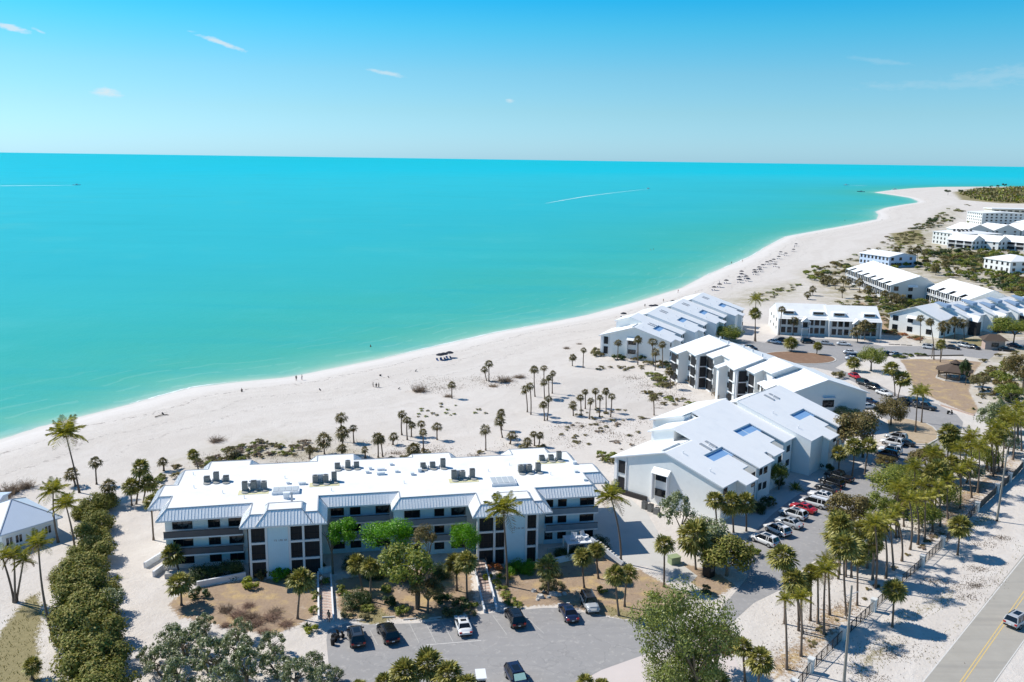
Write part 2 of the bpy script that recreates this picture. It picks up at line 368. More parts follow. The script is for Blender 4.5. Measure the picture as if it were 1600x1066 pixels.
green = [pp((-40, 1066), (0, 985), (40, 935), (60, 925), (70, 960), (60, 1000), (70, 1100)),
         pp((552, 950), (590, 948), (615, 965), (600, 976), (565, 975)),
         pp((940, 945), (985, 955), (1010, 965), (1000, 975), (950, 962)),
         pp((1335, 1020), (1395, 995), (1420, 1005), (1390, 1030), (1345, 1066), (1330, 1060)), pp((1380, 978), (1440, 940), (1490, 915), (1500, 935), (1440, 965)),
         pp((1440, 1030), (1500, 960), (1560, 890), (1600, 840), (1600, 855), (1520, 960), (1445, 1050)),
         pp((1500, 815), (1550, 795), (1560, 815), (1500, 840)),
         pp((1460, 388), (1540, 395), (1600, 405), (1560, 425), (1470, 410)), pp((1390, 365), (1440, 358), (1445, 380), (1400, 385)),
         pp((1490, 300), (1530, 293), (1650, 293), (1700, 320), (1560, 318), (1500, 312)), pp((1500, 528), (1540, 530), (1545, 542), (1505, 540)),
         pp((1120, 470), (1180, 450), (1255, 440), (1250, 460), (1170, 475))]
scrub = [pp((1230, 420), (1330, 405), (1340, 440), (1300, 470), (1240, 450)), pp((1290, 470), (1380, 462), (1385, 480), (1330, 490)),
         pp((1380, 400), (1600, 395), (1600, 440), (1400, 430)), pp((1180, 1066), (1260, 900), (1400, 790), (1600, 650), (1600, 720), (1430, 860), (1290, 1010), (1240, 1066)),
         pp((300, 715), (420, 690), (640, 690), (700, 700), (880, 680), (900, 700), (600, 730), (300, 740)), pp((640, 590), (840, 585), (850, 600), (650, 615)),
         pp((860, 660), (1010, 655), (1010, 690), (880, 700)), pp((930, 575), (1060, 590), (1090, 640), (1000, 640), (1000, 600)),
         pp((1330, 1066), (1450, 900), (1600, 780), (1600, 840), (1440, 1066)), pp((180, 760), (240, 760), (250, 820), (190, 830))]
def soft(polys, w):
    def fn(X, Y):
        m = np.zeros(X.shape)
        for p in polys:
            P = np.array(p); lo = P.min(0) - 3 * w; hi = P.max(0) + 3 * w
            k = (X > lo[0]) & (X < hi[0]) & (Y > lo[1]) & (Y < hi[1])
            if k.any(): m[k] = np.maximum(m[k], np.clip(.5 + pdist(X[k], Y[k], p) / (2 * w), 0, 1))
        return m
    return fn
def shore_d(X, Y): return pdist(X, Y, land)
_cache = {}
def hfun(X, Y):
    d = shore_d(X, Y); _cache['d'] = d
    z = SEA + np.where(d < 0, np.maximum(d * .06, -6), 0)
    z = np.where(d >= 0, SEA + .95 * (1 - np.exp(-np.maximum(d, 0) / 6.5)), z)
    z = z + np.clip(d / 14, 0, 1) * .05
    # low relief of the loose beach sand
    far = np.clip((d - 25) / 40, 0, 1)
    return np.minimum(z, 0.0)
m, t, b = newmat('beach_sand')
tcn = N(t, 'ShaderNodeTexCoord'); v = tcn.outputs['Object']
def M2v(t, v):
    n_ = N(t, 'ShaderNodeVectorMath', operation='ADD'); L(t, v, n_.inputs[0]); n_.inputs[1].default_value = (37, 11, 5); return n_.outputs[0]
def attr(t, n): a = N(t, 'ShaderNodeAttribute', attribute_name=n); return a.outputs['Fac']
n_big = noise(t, .02, 5, .6, v); n_mid = noise(t, .25, 6, .7, v); n_fine = noise(t, 1.6, 6, .75, v); n_gr = noise(t, 7, 3, .7, v)
sand = mixc(t, n_mid, (.54, .485, .435), (.69, .64, .59))
sand = mixc(t, M2(t, 'MULTIPLY', M2(t, 'SUBTRACT', n_big, .48, True), 2.2, True), sand, (.56, .50, .445))
sand = mixc(t, M2(t, 'MULTIPLY', attr(t, 'tan'), M2(t, 'MULTIPLY', M2(t, 'SUBTRACT', noise(t, .11, 7, .75, v), .36, True), 4.5, True)), sand, mixc(t, n_fine, (.22, .20, .10), (.46, .39, .27)))
sand = mixc(t, M2(t, 'MULTIPLY', M2(t, 'SUBTRACT', n_fine, .55, True), 2.2, True), sand, (.47, .42, .38))
d_ = attr(t, 'shore')
# smoother, paler damp sand near the water; darker at the very edge
damp = M2(t, 'SUBTRACT', 1, M2(t, 'DIVIDE', d_, 15, True), True)
sand = mixc(t, M2(t, 'MULTIPLY', damp, .8), sand, (.70, .665, .64))
wet = M2(t, 'SUBTRACT', 1, M2(t, 'DIVIDE', M2(t, 'ADD', d_, M2(t, 'MULTIPLY', M2(t, 'SUBTRACT', n_mid, .5), 3)), 3.2, True), True)
sand = mixc(t, M2(t, 'MULTIPLY', wet, .55), sand, (.52, .50, .46))
cv = N(t, 'ShaderNodeCombineXYZ'); L(t, M2(t, 'ADD', M2(t, 'MULTIPLY', d_, .22), M2(t, 'MULTIPLY', n_big, 6)), cv.inputs[0]); L(t, M2(t, 'MULTIPLY', n_mid, .8), cv.inputs[1])
bd = noise(t, 1, 4, .7, cv.outputs[0]); sand = mixc(t, M2(t, 'MULTIPLY', M2(t, 'SUBTRACT', bd, .5, True), 1.9, True), sand, (.50, .455, .41)); sand = mixc(t, M2(t, 'MULTIPLY', M2(t, 'SUBTRACT', .5, bd, True), 1.6, True), sand, (.74, .70, .66))
# wrack line of dry weed along the beach
for c0, w0, st in ((12.5, .9, .8), (22, .8, .55), (31, 1.1, .45)):
    wr = M2(t, 'ADD', d_, M2(t, 'MULTIPLY', M2(t, 'SUBTRACT', noise(t, .045, 3, .5, v), .5), 16))
    k = M2(t, 'SUBTRACT', 1, M2(t, 'DIVIDE', M2(t, 'ABSOLUTE', M2(t, 'SUBTRACT', wr, c0)), w0), True)
    k = M2(t, 'MULTIPLY', k, M2(t, 'GREATER_THAN', noise(t, .8, 6, .8, v), .545))
    sand = mixc(t, M2(t, 'MULTIPLY', k, st), sand, (.20, .165, .15))
# footprints and small litter on the dry sand
foot = N(t, 'ShaderNodeTexVoronoi', Scale=.8); L(t, v, foot.inputs['Vector'])
fo = M2(t, 'MULTIPLY', M2(t, 'LESS_THAN', foot.outputs['Distance'], .16), M2(t, 'GREATER_THAN', noise(t, .07, 3, .6, v), .53))
fo = M2(t, 'MULTIPLY', fo, M2(t, 'GREATER_THAN', d_, 4))
sand = mixc(t, M2(t, 'MULTIPLY', fo, .30), sand, (.36, .32, .29))
def masked(a, col, soft_=.16, ns=None):
    ns = ns or n_fine
    k = M2(t, 'ADD', M2(t, 'MULTIPLY', a, 1.35), M2(t, 'MULTIPLY', M2(t, 'SUBTRACT', ns, .5), 1.5))
    return M2(t, 'DIVIDE', M2(t, 'SUBTRACT', k, .62), soft_, True)
a_b, a_g, a_s = attr(t, 'brown'), attr(t, 'green'), attr(t, 'scrub')
bc = mixc(t, n_fine, (.25, .17, .115), (.46, .35, .25)); bc = mixc(t, M2(t, 'MULTIPLY', M2(t, 'SUBTRACT', noise(t, .3, 5, .65, v), .5, True), 6, True), bc, (.50, .36, .18)); bc = mixc(t, M2(t, 'MULTIPLY', M2(t, 'SUBTRACT', noise(t, .8, 6, .75, v), .56, True), 6, True), bc, (.17, .115, .08)); bc = mixc(t, M2(t, 'MULTIPLY', M2(t, 'SUBTRACT', noise(t, .4, 5, .7, M2v(t, v)), .6, True), 5, True), bc, (.60, .52, .44))
c = mixc(t, masked(a_b, 0), sand, bc)
gc = mixc(t, n_fine, (.16, .14, .06), (.38, .32, .18))
c = mixc(t, masked(a_g, 0, .25), c, gc)
sc = mixc(t, n_gr, (.30, .25, .20), (.46, .40, .34))
sm = M2(t, 'MULTIPLY', M2(t, 'SUBTRACT', noise(t, .55, 8, .8, v), .575, True), 7, True)
c = mixc(t, M2(t, 'MULTIPLY', M2(t, 'MULTIPLY', sm, a_s), .55), c, sc)
L(t, c, b.inputs['Base Color']); b.inputs['Roughness'].default_value = .9; b.inputs['Specular IOR Level'].default_value = .15
hh = M2(t, 'ADD', M2(t, 'MULTIPLY', n_fine, .5), M2(t, 'MULTIPLY', n_mid, .8))
rp = N(t, 'ShaderNodeTexWave', Scale=.55, Distortion=5, Detail=2); rp.inputs['Detail Scale'].default_value = 1.2
mpn = N(t, 'ShaderNodeMapping'); mpn.inputs['Rotation'].default_value = (0, 0, math.radians(-35)); L(t, v, mpn.inputs[0]); L(t, mpn.outputs[0], rp.inputs['Vector'])
rip = M2(t, 'MULTIPLY', M2(t, 'MULTIPLY', rp.outputs['Fac'], attr(t, 'ripple')), .45)
hh = M2(t, 'ADD', hh, rip); hh = M2(t, 'MULTIPLY', hh, M2(t, 'SUBTRACT', 1, M2(t, 'MULTIPLY', damp, .85)))
bp = N(t, 'ShaderNodeBump', Strength=.9, Distance=.28); L(t, hh, bp.inputs['Height']); L(t, bp.outputs[0], b.inputs['Normal'])
m_sand = m
xs = axis(-75, 112, .55, (-2600, 9000), 1.035); ys = axis(86, 205, .6, (-600, 11000), 1.012)
tan = [pp((300, 724), (395, 690), (490, 688), (560, 705), (480, 722), (330, 736)), pp((1425, 362), (1450, 345), (1490, 322), (1500, 340), (1450, 368)), pp((1255, 425), (1345, 400), (1400, 372), (1440, 352), (1600, 345), (1750, 345), (1750, 560), (1610, 640), (1540, 640), (1530, 560), (1400, 530), (1385, 500), (1330, 480), (1290, 475)), pp((1110, 478), (1180, 452), (1260, 438), (1250, 462), (1180, 478))]
ripple = [pp((880, 590), (1000, 590), (1040, 640), (1010, 655), (900, 660), (860, 640))]
ground = grid('ground', xs, ys, hfun, dict(shore=lambda X, Y: _cache['d'], brown=lambda X, Y: np.maximum(soft(brown[:4] + brown[6:], 1.4)(X, Y), .8 * soft(brown[4:6], 5)(X, Y)), green=lambda X, Y: np.maximum(soft(green[:3] + green[7:-1], 1.5)(X, Y), .75 * soft(green[3:7], 3)(X, Y)), scrub=soft(scrub, 4), tan=soft(tan, 9), ripple=soft(ripple, 4)), m_sand)
# water
m, t, b = newmat('sea_water')
v = N(t, 'ShaderNodeTexCoord').outputs['Object']; d_ = attr(t, 'off')
dn = M2(t, 'ADD', d_, M2(t, 'MULTIPLY', M2(t, 'SUBTRACT', noise(t, .012, 4, .6, v), .5), M2(t, 'MULTIPLY', M2(t, 'POWER', M2(t, 'MAXIMUM', d_, 0.1), .75), 2.2)))
lg = M2(t, 'DIVIDE', M2(t, 'LOGARITHM', M2(t, 'ADD', M2(t, 'MAXIMUM', dn, 0), 1), 10), 4)     # 0..1 over 1 m .. 10 km
wc = rampn(t, lg, [(0.0, (.56, .60, .51)), (.10, (.34, .52, .43)), (.22, (.155, .44, .345)), (.36, (.068, .385, .315)), (.48, (.045, .385, .345)), (.62, (.030, .41, .455)), (.76, (.022, .455, .53)), (.86, (.002, .47, .57)), (1.0, (.0, .46, .55))])
pt = noise(t, .0045, 6, .7, v); wc = mixc(t, M2(t, 'MULTIPLY', M2(t, 'SUBTRACT', pt, .5, True), 2.0, True), wc, (.015, .37, .42))
wc = mixc(t, M2(t, 'MULTIPLY', M2(t, 'SUBTRACT', noise(t, .011, 5, .7, M2v(t, v)), .54, True), 1.5, True), wc, (.10, .47, .46))
# faint wind streaks far out
mpn = N(t, 'ShaderNodeMapping'); mpn.inputs['Scale'].default_value = (.0006, .006, 1); L(t, v, mpn.inputs[0])
stn = noise(t, 1, 5, .6, mpn.outputs[0]); wc = mixc(t, M2(t, 'MULTIPLY', M2(t, 'SUBTRACT', stn, .5, True), .9, True), wc, (.04, .50, .53))
mp3 = N(t, 'ShaderNodeMapping'); mp3.inputs['Rotation'].default_value = (0, 0, .12); mp3.inputs['Scale'].default_value = (.004, .035, 1); L(t, v, mp3.inputs[0])
wc = mixc(t, M2(t, 'MULTIPLY', M2(t, 'SUBTRACT', noise(t, 1, 6, .7, mp3.outputs[0]), .52, True), 1.6, True), wc, (.01, .34, .39))
sw = M2(t, 'FRACT', M2(t, 'ADD', M2(t, 'DIVIDE', d_, 8.5), M2(t, 'MULTIPLY', noise(t, .018, 4, .6, v), 3)))
sw = M2(t, 'MULTIPLY', M2(t, 'LESS_THAN', sw, .16), M2(t, 'SUBTRACT', 1, M2(t, 'DIVIDE', d_, 55, True), True))
wc = mixc(t, M2(t, 'MULTIPLY', M2(t, 'MULTIPLY', sw, M2(t, 'GREATER_THAN', noise(t, .06, 3, .5, v), .5)), .16), wc, (.42, .66, .58))
wc = mixc(t, M2(t, 'MULTIPLY', M2(t, 'SUBTRACT', noise(t, .45, 5, .7, v), .5, True), .55, True), wc, (.03, .34, .36))
L(t, wc, b.inputs['Base Color']); b.inputs['Roughness'].default_value = .45; b.inputs['Specular IOR Level'].default_value = .04
w1 = noise(t, .35, 6, .65, v); w2 = noise(t, .05, 4, .6, v)
bp = N(t, 'ShaderNodeBump', Strength=.35, Distance=.35); L(t, M2(t, 'ADD', w1, M2(t, 'MULTIPLY', w2, 2)), bp.inputs['Height']); L(t, bp.outputs[0], b.inputs['Normal'])
xs = axis(-260, 420, 5, (-90000, 90000), 1.10); ys = axis(150, 760, 5, (-800, 140000), 1.07)
water = grid('water', xs, ys, lambda X, Y: np.full(X.shape, SEA), dict(off=lambda X, Y: -shore_d(X, Y)), m)
# thin line of foam where the swell meets the sand
fm, ft, fb = newmat('wave_foam'); fb.inputs['Roughness'].default_value = .8
L(ft, mixc(ft, noise(ft, .6, 5, .7, N(ft, 'ShaderNodeTexCoord').outputs['Object']), (.62, .72, .70), (.84, .86, .85)), fb.inputs['Base Color'])
def strip(pts, w, z):
    mb = MB(); P = [Vector((p[0], p[1], 0)) for p in pts]; n = len(P); vs = []
    for i, p in enumerate(P):
        d = (P[min(i + 1, n - 1)] - P[max(i - 1, 0)]).normalized(); nn = Vector((-d.y, d.x, 0)); ww = w[i] if hasattr(w, '__len__') else w
        zz = z(p.x, p.y) if callable(z) else z
        vs += [(p.x + nn.x * ww / 2, p.y + nn.y * ww / 2, zz), (p.x - nn.x * ww / 2, p.y - nn.y * ww / 2, zz)]
    mb.add(vs, [(2 * i, 2 * i + 1, 2 * i + 3, 2 * i + 2) for i in range(n - 1)]); return mb
rf = random.Random(3)
for i0, i1 in ((3, 6), (9, 12), (16, 19), (19, 22)):
    seg = []
    for i in range(i0, i1):
        for k in range(10): seg.append(sp[i].lerp(sp[i + 1], k / 10))
    pts = [p + Vector((rf.uniform(-.3, .3), rf.uniform(-.3, .3) + 1.2, 0)) for p in seg]
    tag(strip(pts, [max(.05, (.25 + .5 * math.sin(PI * k / len(pts))) * rf.uniform(.5, 1.3)) for k in range(len(pts))], SEA + .02).build('foam', fm), kind='stuff')
# paved sheets
def sheet(name, q, z, material, kind='structure'):
    mb = MB(); p = ccw([tuple(G(x, y)[:2]) for x, y in q]); mb.add([(x, y, z) for x, y in p], [tuple(range(len(p)))]); o = mb.build(name, material); o['kind'] = kind; return o
def slab(name, q, z, material):
    mb = MB(); p = ccw([tuple(G(x, y)[:2]) for x, y in q]); mb.prism(p, -.15, z); o = mb.build(name, material); o['kind'] = 'structure'; return o
m, t, b = newmat('worn_asphalt'); v = N(t, 'ShaderNodeTexCoord').outputs['Object']
ac = mixc(t, noise(t, .22, 6, .7, v), (.25, .243, .243), (.37, .355, .345)); ac = mixc(t, M2(t, 'MULTIPLY', M2(t, 'SUBTRACT', noise(t, 1.1, 7, .75, v), .54, True), 4, True), ac, (.52, .49, .46))
vo = N(t, 'ShaderNodeTexVoronoi', Scale=.16, feature='DISTANCE_TO_EDGE'); mpn = N(t, 'ShaderNodeVectorMath', operation='ADD'); L(t, v, mpn.inputs[0])
nz = N(t, 'ShaderNodeTexNoise', Scale=.5, Detail=4); L(t, v, nz.inputs['Vector']); sc_ = N(t, 'ShaderNodeVectorMath', operation='SCALE'); L(t, nz.outputs['Color'], sc_.inputs[0]); sc_.inputs['Scale'].default_value = 3; L(t, sc_.outputs[0], mpn.inputs[1]); L(t, mpn.outputs[0], vo.inputs['Vector'])
ac = mixc(t, M2(t, 'MULTIPLY', M2(t, 'LESS_THAN', vo.outputs['Distance'], .010), .35), ac, (.22, .215, .215))
tr_ = N(t, 'ShaderNodeMapping'); tr_.inputs['Scale'].default_value = (.05, .9, 1); L(t, v, tr_.inputs[0]); ac = mixc(t, M2(t, 'MULTIPLY', M2(t, 'SUBTRACT', noise(t, 1, 3, .5, tr_.outputs[0]), .55, True), 2.4, True), ac, (.26, .255, .26))
L(t, ac, b.inputs['Base Color']); b.inputs['Roughness'].default_value = .85; b.inputs['Specular IOR Level'].default_value = .25
bp = N(t, 'ShaderNodeBump', Strength=.3, Distance=.03); L(t, noise(t, 9, 3, .7, v), bp.inputs['Height']); L(t, bp.outputs[0], b.inputs['Normal']); m_asph = m
m, t, b = newmat('highway_asphalt'); v = N(t, 'ShaderNodeTexCoord').outputs['Object']
ac = mixc(t, noise(t, .5, 6, .7, v), (.32, .295, .255), (.43, .40, .35))
mpn = N(t, 'ShaderNodeMapping'); mpn.inputs['Rotation'].default_value = (0, 0, math.radians(-48)); mpn.inputs['Scale'].default_value = (.03, .7, 1); L(t, v, mpn.inputs[0])
ac = mixc(t, M2(t, 'MULTIPLY', M2(t, 'SUBTRACT', noise(t, 1, 3, .5, mpn.outputs[0]), .5, True), 2.5, True), ac, (.26, .245, .225))
L(t, ac, b.inputs['Base Color']); b.inputs['Roughness'].default_value = .8; m_road = m
m_paintw = mat('white_road_paint', (.62, .60, .57), .7, .2, .25, 3); m_painty = mat('yellow_road_paint', (.62, .46, .20), .7, .2, .2, 3)
sheet('parking_lot', [(510, 1000), (512, 985), (540, 974), (575, 976), (650, 974), (700, 968), (735, 962), (790, 955), (850, 950), (880, 950), (940, 963), (985, 970), (1020, 975), (1070, 990), (1115, 965), (1160, 945), (1180, 935),
       (1178, 942), (1130, 985), (1060, 1010), (1010, 1022), (940, 1047), (900, 1068), (860, 1100), (520, 1110)], .012, m_asph)
sheet('access_road', [(1115, 965), (1170, 900), (1160, 880), (1150, 862), (1172, 838), (1190, 820), (1205, 805), (1230, 785), (1255, 768), (1290, 752), (1330, 735), (1362, 725), (1380, 715), (1385, 700), (1400, 695), (1450, 697), (1464, 688), (1467, 676),
       (1447, 661), (1417, 654), (1387, 656), (1372, 650), (1360, 630), (1340, 600), (1300, 580), (1270, 574), (1240, 574), (1215, 568), (1180, 548), (1160, 538), (1170, 532), (1195, 536), (1215, 524), (1240, 528), (1290, 530), (1340, 533), (1380, 541),
       (1440, 541), (1500, 541), (1550, 542), (1560, 535), (1610, 530), (1610, 540), (1560, 550), (1545, 562), (1500, 556), (1440, 555), (1390, 556), (1345, 562), (1320, 566), (1305, 575), (1340, 588), (1372, 600), (1402, 616), (1430, 622), (1465, 632),
       (1495, 648), (1505, 660), (1500, 680), (1495, 700), (1500, 720), (1440, 750), (1400, 790), (1345, 800), (1300, 862), (1262, 882), (1219, 922), (1178, 942)], .008, m_asph)
mb = MB()
cc = G(1248, 559); mb.prism([(cc.x + 11.0 * math.cos(a), cc.y + 8.6 * math.sin(a)) for a in [2 * PI * k / 28 for k in range(28)]], .0, .12)
m_mulch = mat('brown_mulch', (.24, .15, .10), .95, .1, .3, 1.2, bump=.4, grime=(.36, .26, .19))
mb2 = MB(); mb2.prism([(cc.x + 11.5 * math.cos(a), cc.y + 9.1 * math.sin(a)) for a in [2 * PI * k / 28 for k in range(28)]], .0, .10)
mb2.build('traffic_island_kerb', m_conc)['kind'] = 'structure'; mb.build('traffic_island', m_mulch)['kind'] = 'structure'
isl = [(1387, 657), (1417, 655), (1447, 662), (1458, 668), (1466, 677), (1464, 687), (1450, 695), (1410, 694), (1390, 680)]
slab('road_island', isl, .12, m_dryg)
kb = MB(); ip = [G(x, y) for x, y in isl]
for i in range(1, 7): kb.bar(ip[i] + Vector((0, 0, .1)), ip[i + 1] + Vector((0, 0, .1)), .35, .14)
kb.build('island_kerb', m_conc)['kind'] = 'structure'
sheet('concrete_patio', [(935, 800), (985, 780), (1010, 800), (1032, 838), (1060, 878), (1090, 900), (1075, 915), (1010, 885), (960, 880), (925, 860), (905, 850)], .006, m_conc)
sheet('shell_drive', [(1010, 1022), (1060, 1010), (1130, 985), (1180, 1100), (1100, 1120), (880, 1120), (905, 1066), (940, 1047)], .010, mat('pale_pink_concrete', (.60, .53, .50), .9, .2, .06, .5))
sheet('building_yard', [(1160, 862), (1110, 850), (1100, 830), (1200, 770), (1290, 720), (1340, 730), (1290, 752), (1255, 768), (1230, 785), (1190, 822)], .005, m_conc)
sheet('highway', [(1438, 1070), (1598, 868), (1700, 760), (1800, 690), (1900, 720), (1700, 880), (1600, 1003), (1553, 1070), (1500, 1150), (1370, 1160)], .012, m_road)
def line(name, a, b, w, material, z=.018):
    A, B = G(*a), G(*b); n = max(2, int((B - A).length / 4)); o = strip([A.lerp(B, k / n) for k in range(n + 1)], w, z).build(name, material); o['kind'] = 'structure'; return o
line('lane_line', (1370, 1155), (1600, 870), .16, m_paintw); line('lane_line', (1600, 870), (1790, 693), .16, m_paintw)
line('centre_line', (1455, 1130), (1605, 917), .14, m_painty); line('centre_line', (1461, 1130), (1611, 917), .14, m_painty)
line('lane_line', (1522, 1110), (1602, 998), .12, m_paintw)
line('parking_stripe', (665, 1008), (752, 1001), .12, m_paintw)
m_faint = mat('worn_stripe_paint', (.46, .45, .43), .8, .2, .3, 3)
for xa, ya, xb, yb in ((640, 975, 655, 1005), (665, 973, 681, 1005), (690, 970, 708, 1003), (770, 962, 792, 992), (815, 958, 850, 990), (578, 985, 590, 1008)):
    o = line('parking_stripe', (xa, ya), (xb, yb), .08, m_faint)
# ------------------------------------------------------------------ building kit
_wc = {}
def window(parent, x, y, z, ang, w, h, frame=None, cols=2, glass=None, name='window', deep=.06):
    """x,y,z = bottom centre on the wall face (local); ang = direction of the wall (outward is to its right)"""
    frame = frame or m_dark; glass = glass or m_glass
    key = (round(w, 2), round(h, 2), frame.name, cols, glass.name)
    if key not in _wc:
        f = MB(); t = min(.09, w * .06 + .02)
        f.box(-w / 2, w / 2, -deep, .01, 0, t); f.box(-w / 2, w / 2, -deep, .01, h - t, h)
        f.box(-w / 2, -w / 2 + t, -deep, .01, t, h - t); f.box(w / 2 - t, w / 2, -deep, .01, t, h - t)
        for k in range(1, cols): q = -w / 2 + w * k / cols; f.box(q - t / 2, q + t / 2, -deep, .01, t, h - t)
        g = MB(); g.box(-w / 2 + t * .9, w / 2 - t * .9, -.02, .008, t * .9, h - t * .9)
        _wc[key] = (f.me('window_frame', [frame]), g.me('window_pane', [glass]))
    a, b = _wc[key]
    o = link(name, a, parent, (x, y, z), (0, 0, ang)); link('pane', b, o); return o
def roofpiece(parent, poly, pl, th=.22, name='roof', material=None, ov=0):
    """sloped roof panel: poly in local (w,s); pl=(a,b): z=a+b*w"""
    f = lambda x, y: pl[0] + pl[1] * x
    mb = MB(); p = ccw(poly); mb.prism(p, lambda x, y: f(x, y) - th, f, 1, 0)
    return mb.build(name, [material or m_seamw, m_trim], parent)
def wallpiece(parent, poly, pl, d=.6, material=None, z0=0.0, name='wall', th=.24):
    p = inset(ccw(poly), d); f = lambda x, y: pl[0] + pl[1] * x - th
    mb = MB(); n = len(p)
    mb.add([(x, y, z0) for x, y in p] + [(x, y, f(x, y)) for x, y in p], [(i, (i + 1) % n, n + (i + 1) % n, n + i) for i in range(n)])
    return mb.build(name, material or m_wall, parent), p
def bld(name, label, O, tdeg, group=None):
    return thing(name, label, 'building', (O[0], O[1], 0), math.radians(tdeg - 90), group)
def rect(w0, w1, s0, s1): return [(w0, s0), (w1, s0), (w1, s1), (w0, s1)]
AC_ME = None
def ac_mesh(w, d, h):
    a = MB(); a.box(-w / 2, w / 2, -d / 2, d / 2, .06, h); 
    g = MB(); k = .05
    for i in range(int(h / .11)):
        z = .1 + i * .11
        g.box(-w / 2 - .012, w / 2 + .012, -d / 2 - .012, d / 2 + .012, z, z + .045)
    fan = MB(); fan.tube([(0, 0, h), (0, 0, h + .05)], w * .38, 12)
    st = MB(); st.box(-w / 2 - .04, w / 2 + .04, -d / 2 - .04, -d / 2 + .05, -.05, .06); st.box(-w / 2 - .04, w / 2 + .04, d / 2 - .05, d / 2 + .04, -.05, .06)
    return a.me('ac_casing', [m_ac]), g.me('ac_louvres', [m_acg]), fan.me('ac_fan', [m_acg]), st.me('ac_base', [m_ac])
ACS = [ac_mesh(.85, .85, 1.15), ac_mesh(.85, .85, .8), ac_mesh(.8, .8, 1.35)]
def ac_unit(loc, rz, label, kind=0, group='air conditioning units on the long flat roof', name='ac_unit'):
    r = thing(name, label, 'air conditioner', loc, rz, group)
    for me, n in zip(ACS[kind], ('casing', 'louvre', 'fan_guard', 'base')): link(n, me, r)
    return r
# ================================================================== A: long three storey building
A = thing('apartment_building', 'long three storey white block with flat white roof, grey mansard edges and dark galleries', 'building', (-50.79, 120.61, 0), math.radians(11))
eave = [(0, 0), (12, .3), (12, -4.2), (24.2, -4.2), (24.2, 1.8), (33.6, 1.8), (33.6, -.9), (45.2, -.7), (45.2, -5.5), (57.3, -5.3), (57.3, .1), (66.6, .1),
        (66.6, 5.6), (69.4, 5.6), (69.4, 12.6), (66.6, 12.6), (66.6, 19.3), (63.2, 19.3), (63.2, 22.0), (54.2, 22.0), (54.2, 19), (46.2, 19), (46.2, 21.8), (37, 21.8), (37, 20.3), (29.8, 20.3), (29.8, 23.6), (21, 23.6), (21, 20.5), (12.8, 20.5), (12.8, 22.9), (3.6, 22.9), (3.6, 19.2), (0, 19.2),
        (0, 12.4), (-2.0, 12.4), (-2.0, 5.0), (0, 5.0)]
eave = ccw(eave)
def mansard(parent, eave, ze, run, rise, nm='roof', fascia=.22):
    top = inset(eave, run); n = len(eave); mb = MB()
    vs = [(x, y, ze - fascia) for x, y in eave] + [(x, y, ze) for x, y in eave] + [(x, y, ze + rise) for x, y in top]
    fs = [(i, (i + 1) % n, n + (i + 1) % n, n + i) for i in range(n)]
    mb.add(vs, fs, 1); k = 0
    for i in range(n): mb.f.append((n + i, n + (i + 1) % n, 2 * n + (i + 1) % n, 2 * n + i)); mb.m.append(2)
    mb.f.append(tuple(2 * n + i for i in range(n))); mb.m.append(0)
    mb.f.append(tuple(range(n))[::-1]); mb.m.append(1)
    o = mb.build(nm, [m_memb, m_trim, m_seamx], parent)
    sm = MB(); ed = MB()
    for i in range(n):
        p0, p1 = Vector(eave[i]), Vector(eave[(i + 1) % n]); q0, q1 = Vector(top[i]), Vector(top[(i + 1) % n]); Ln = (p1 - p0).length; d = (p1 - p0) / Ln; nn = Vector((-d.y, d.x))
        c0 = (q0 - p0).dot(d); c1 = (p1 - q1).dot(d)          # >0 convex corner, <0 concave
        x = .25
        while x < Ln:
            r = run
            if c0 > 0: r = min(r, x * run / c0)
            if c1 > 0: r = min(r, (Ln - x) * run / c1)
            r0 = 0
            a = p0 + d * x; e = a + nn * r
            sm.bar((a.x, a.y, ze + .015), (e.x, e.y, ze + rise * r / run + .015), .035, .07); x += .46
        for P, Q in ((p0, q0),):
            ed.bar((P.x, P.y, ze + .03), (Q.x, Q.y, ze + rise + .03), .12, .07, 0)
        ed.bar((q0.x, q0.y, ze + rise + .01), (q1.x, q1.y, ze + rise + .01), .16, .10, 0)
    sm.build('roof_seams', m_seamx, parent)['kind'] = 'stuff'; ed.build('roof_edge_flashing', m_gutter, parent)
    return o
mansard(A, eave, 8.35, 1.35, 1.35)
for x0, x1, yb, yt in ((14.2, 22.2, -4.45, 1.5), (48.2, 55.8, -5.75, .5)):
    mansard(A, [(x0, yb), (x1, yb), (x1, yt), (x0, yt)], 8.5, 1.6, 1.75, 'portico_roof')
w = MB(); wi = inset(eave, 1.15)
body = inset(eave, 1.9)
w.prism(body, 0, 8.2); w.build('wall', m_wall, A)
FL = (0.0, 2.72, 5.44)
def gallery(x0, x1, ye, blocks, style=0):
    """front gallery: floor slabs, railing panels, windows"""
    yw = ye + 1.9
    fw = MB(); fw.box(x0 + .3, x1 - .3, yw - .08, yw + .05, 0, 8.13); fw.build('facade', m_wall if style == 0 else m_wallb, A)
    for k, z in enumerate(FL[1:]):
        s = MB(); s.box(x0 + .25, x1 - .05, yw - 1.5, yw - .08, z - .22, z); s.build('gallery_slab', m_trim, A)
        r = MB(); r.box(x0 + .28, x1 - .08, yw - 1.48, yw - 1.42, z + .02, z + .95); r.build('railing', m_railb if style else m_rail, A)
        cp = MB(); cp.box(x0 + .26, x1 - .06, yw - 1.51, yw - 1.39, z + .95, z + 1.01); cp.build('handrail', m_dark, A)
    for z in FL:
        for (a, b) in blocks: window(A, x0 + (a + b) / 2, yw - .09, z + .75, 0, b - a, 1.5, cols=2 if b - a > 1.6 else 1)
gallery(0.6, 12, .15, ((1.3, 4.1), (6.3, 8.0), (9.2, 11.3)))
gallery(24.3, 33.5, 1.8, ((.3, 2.3), (3.2, 4.8), (7.1, 9.2)), 1)
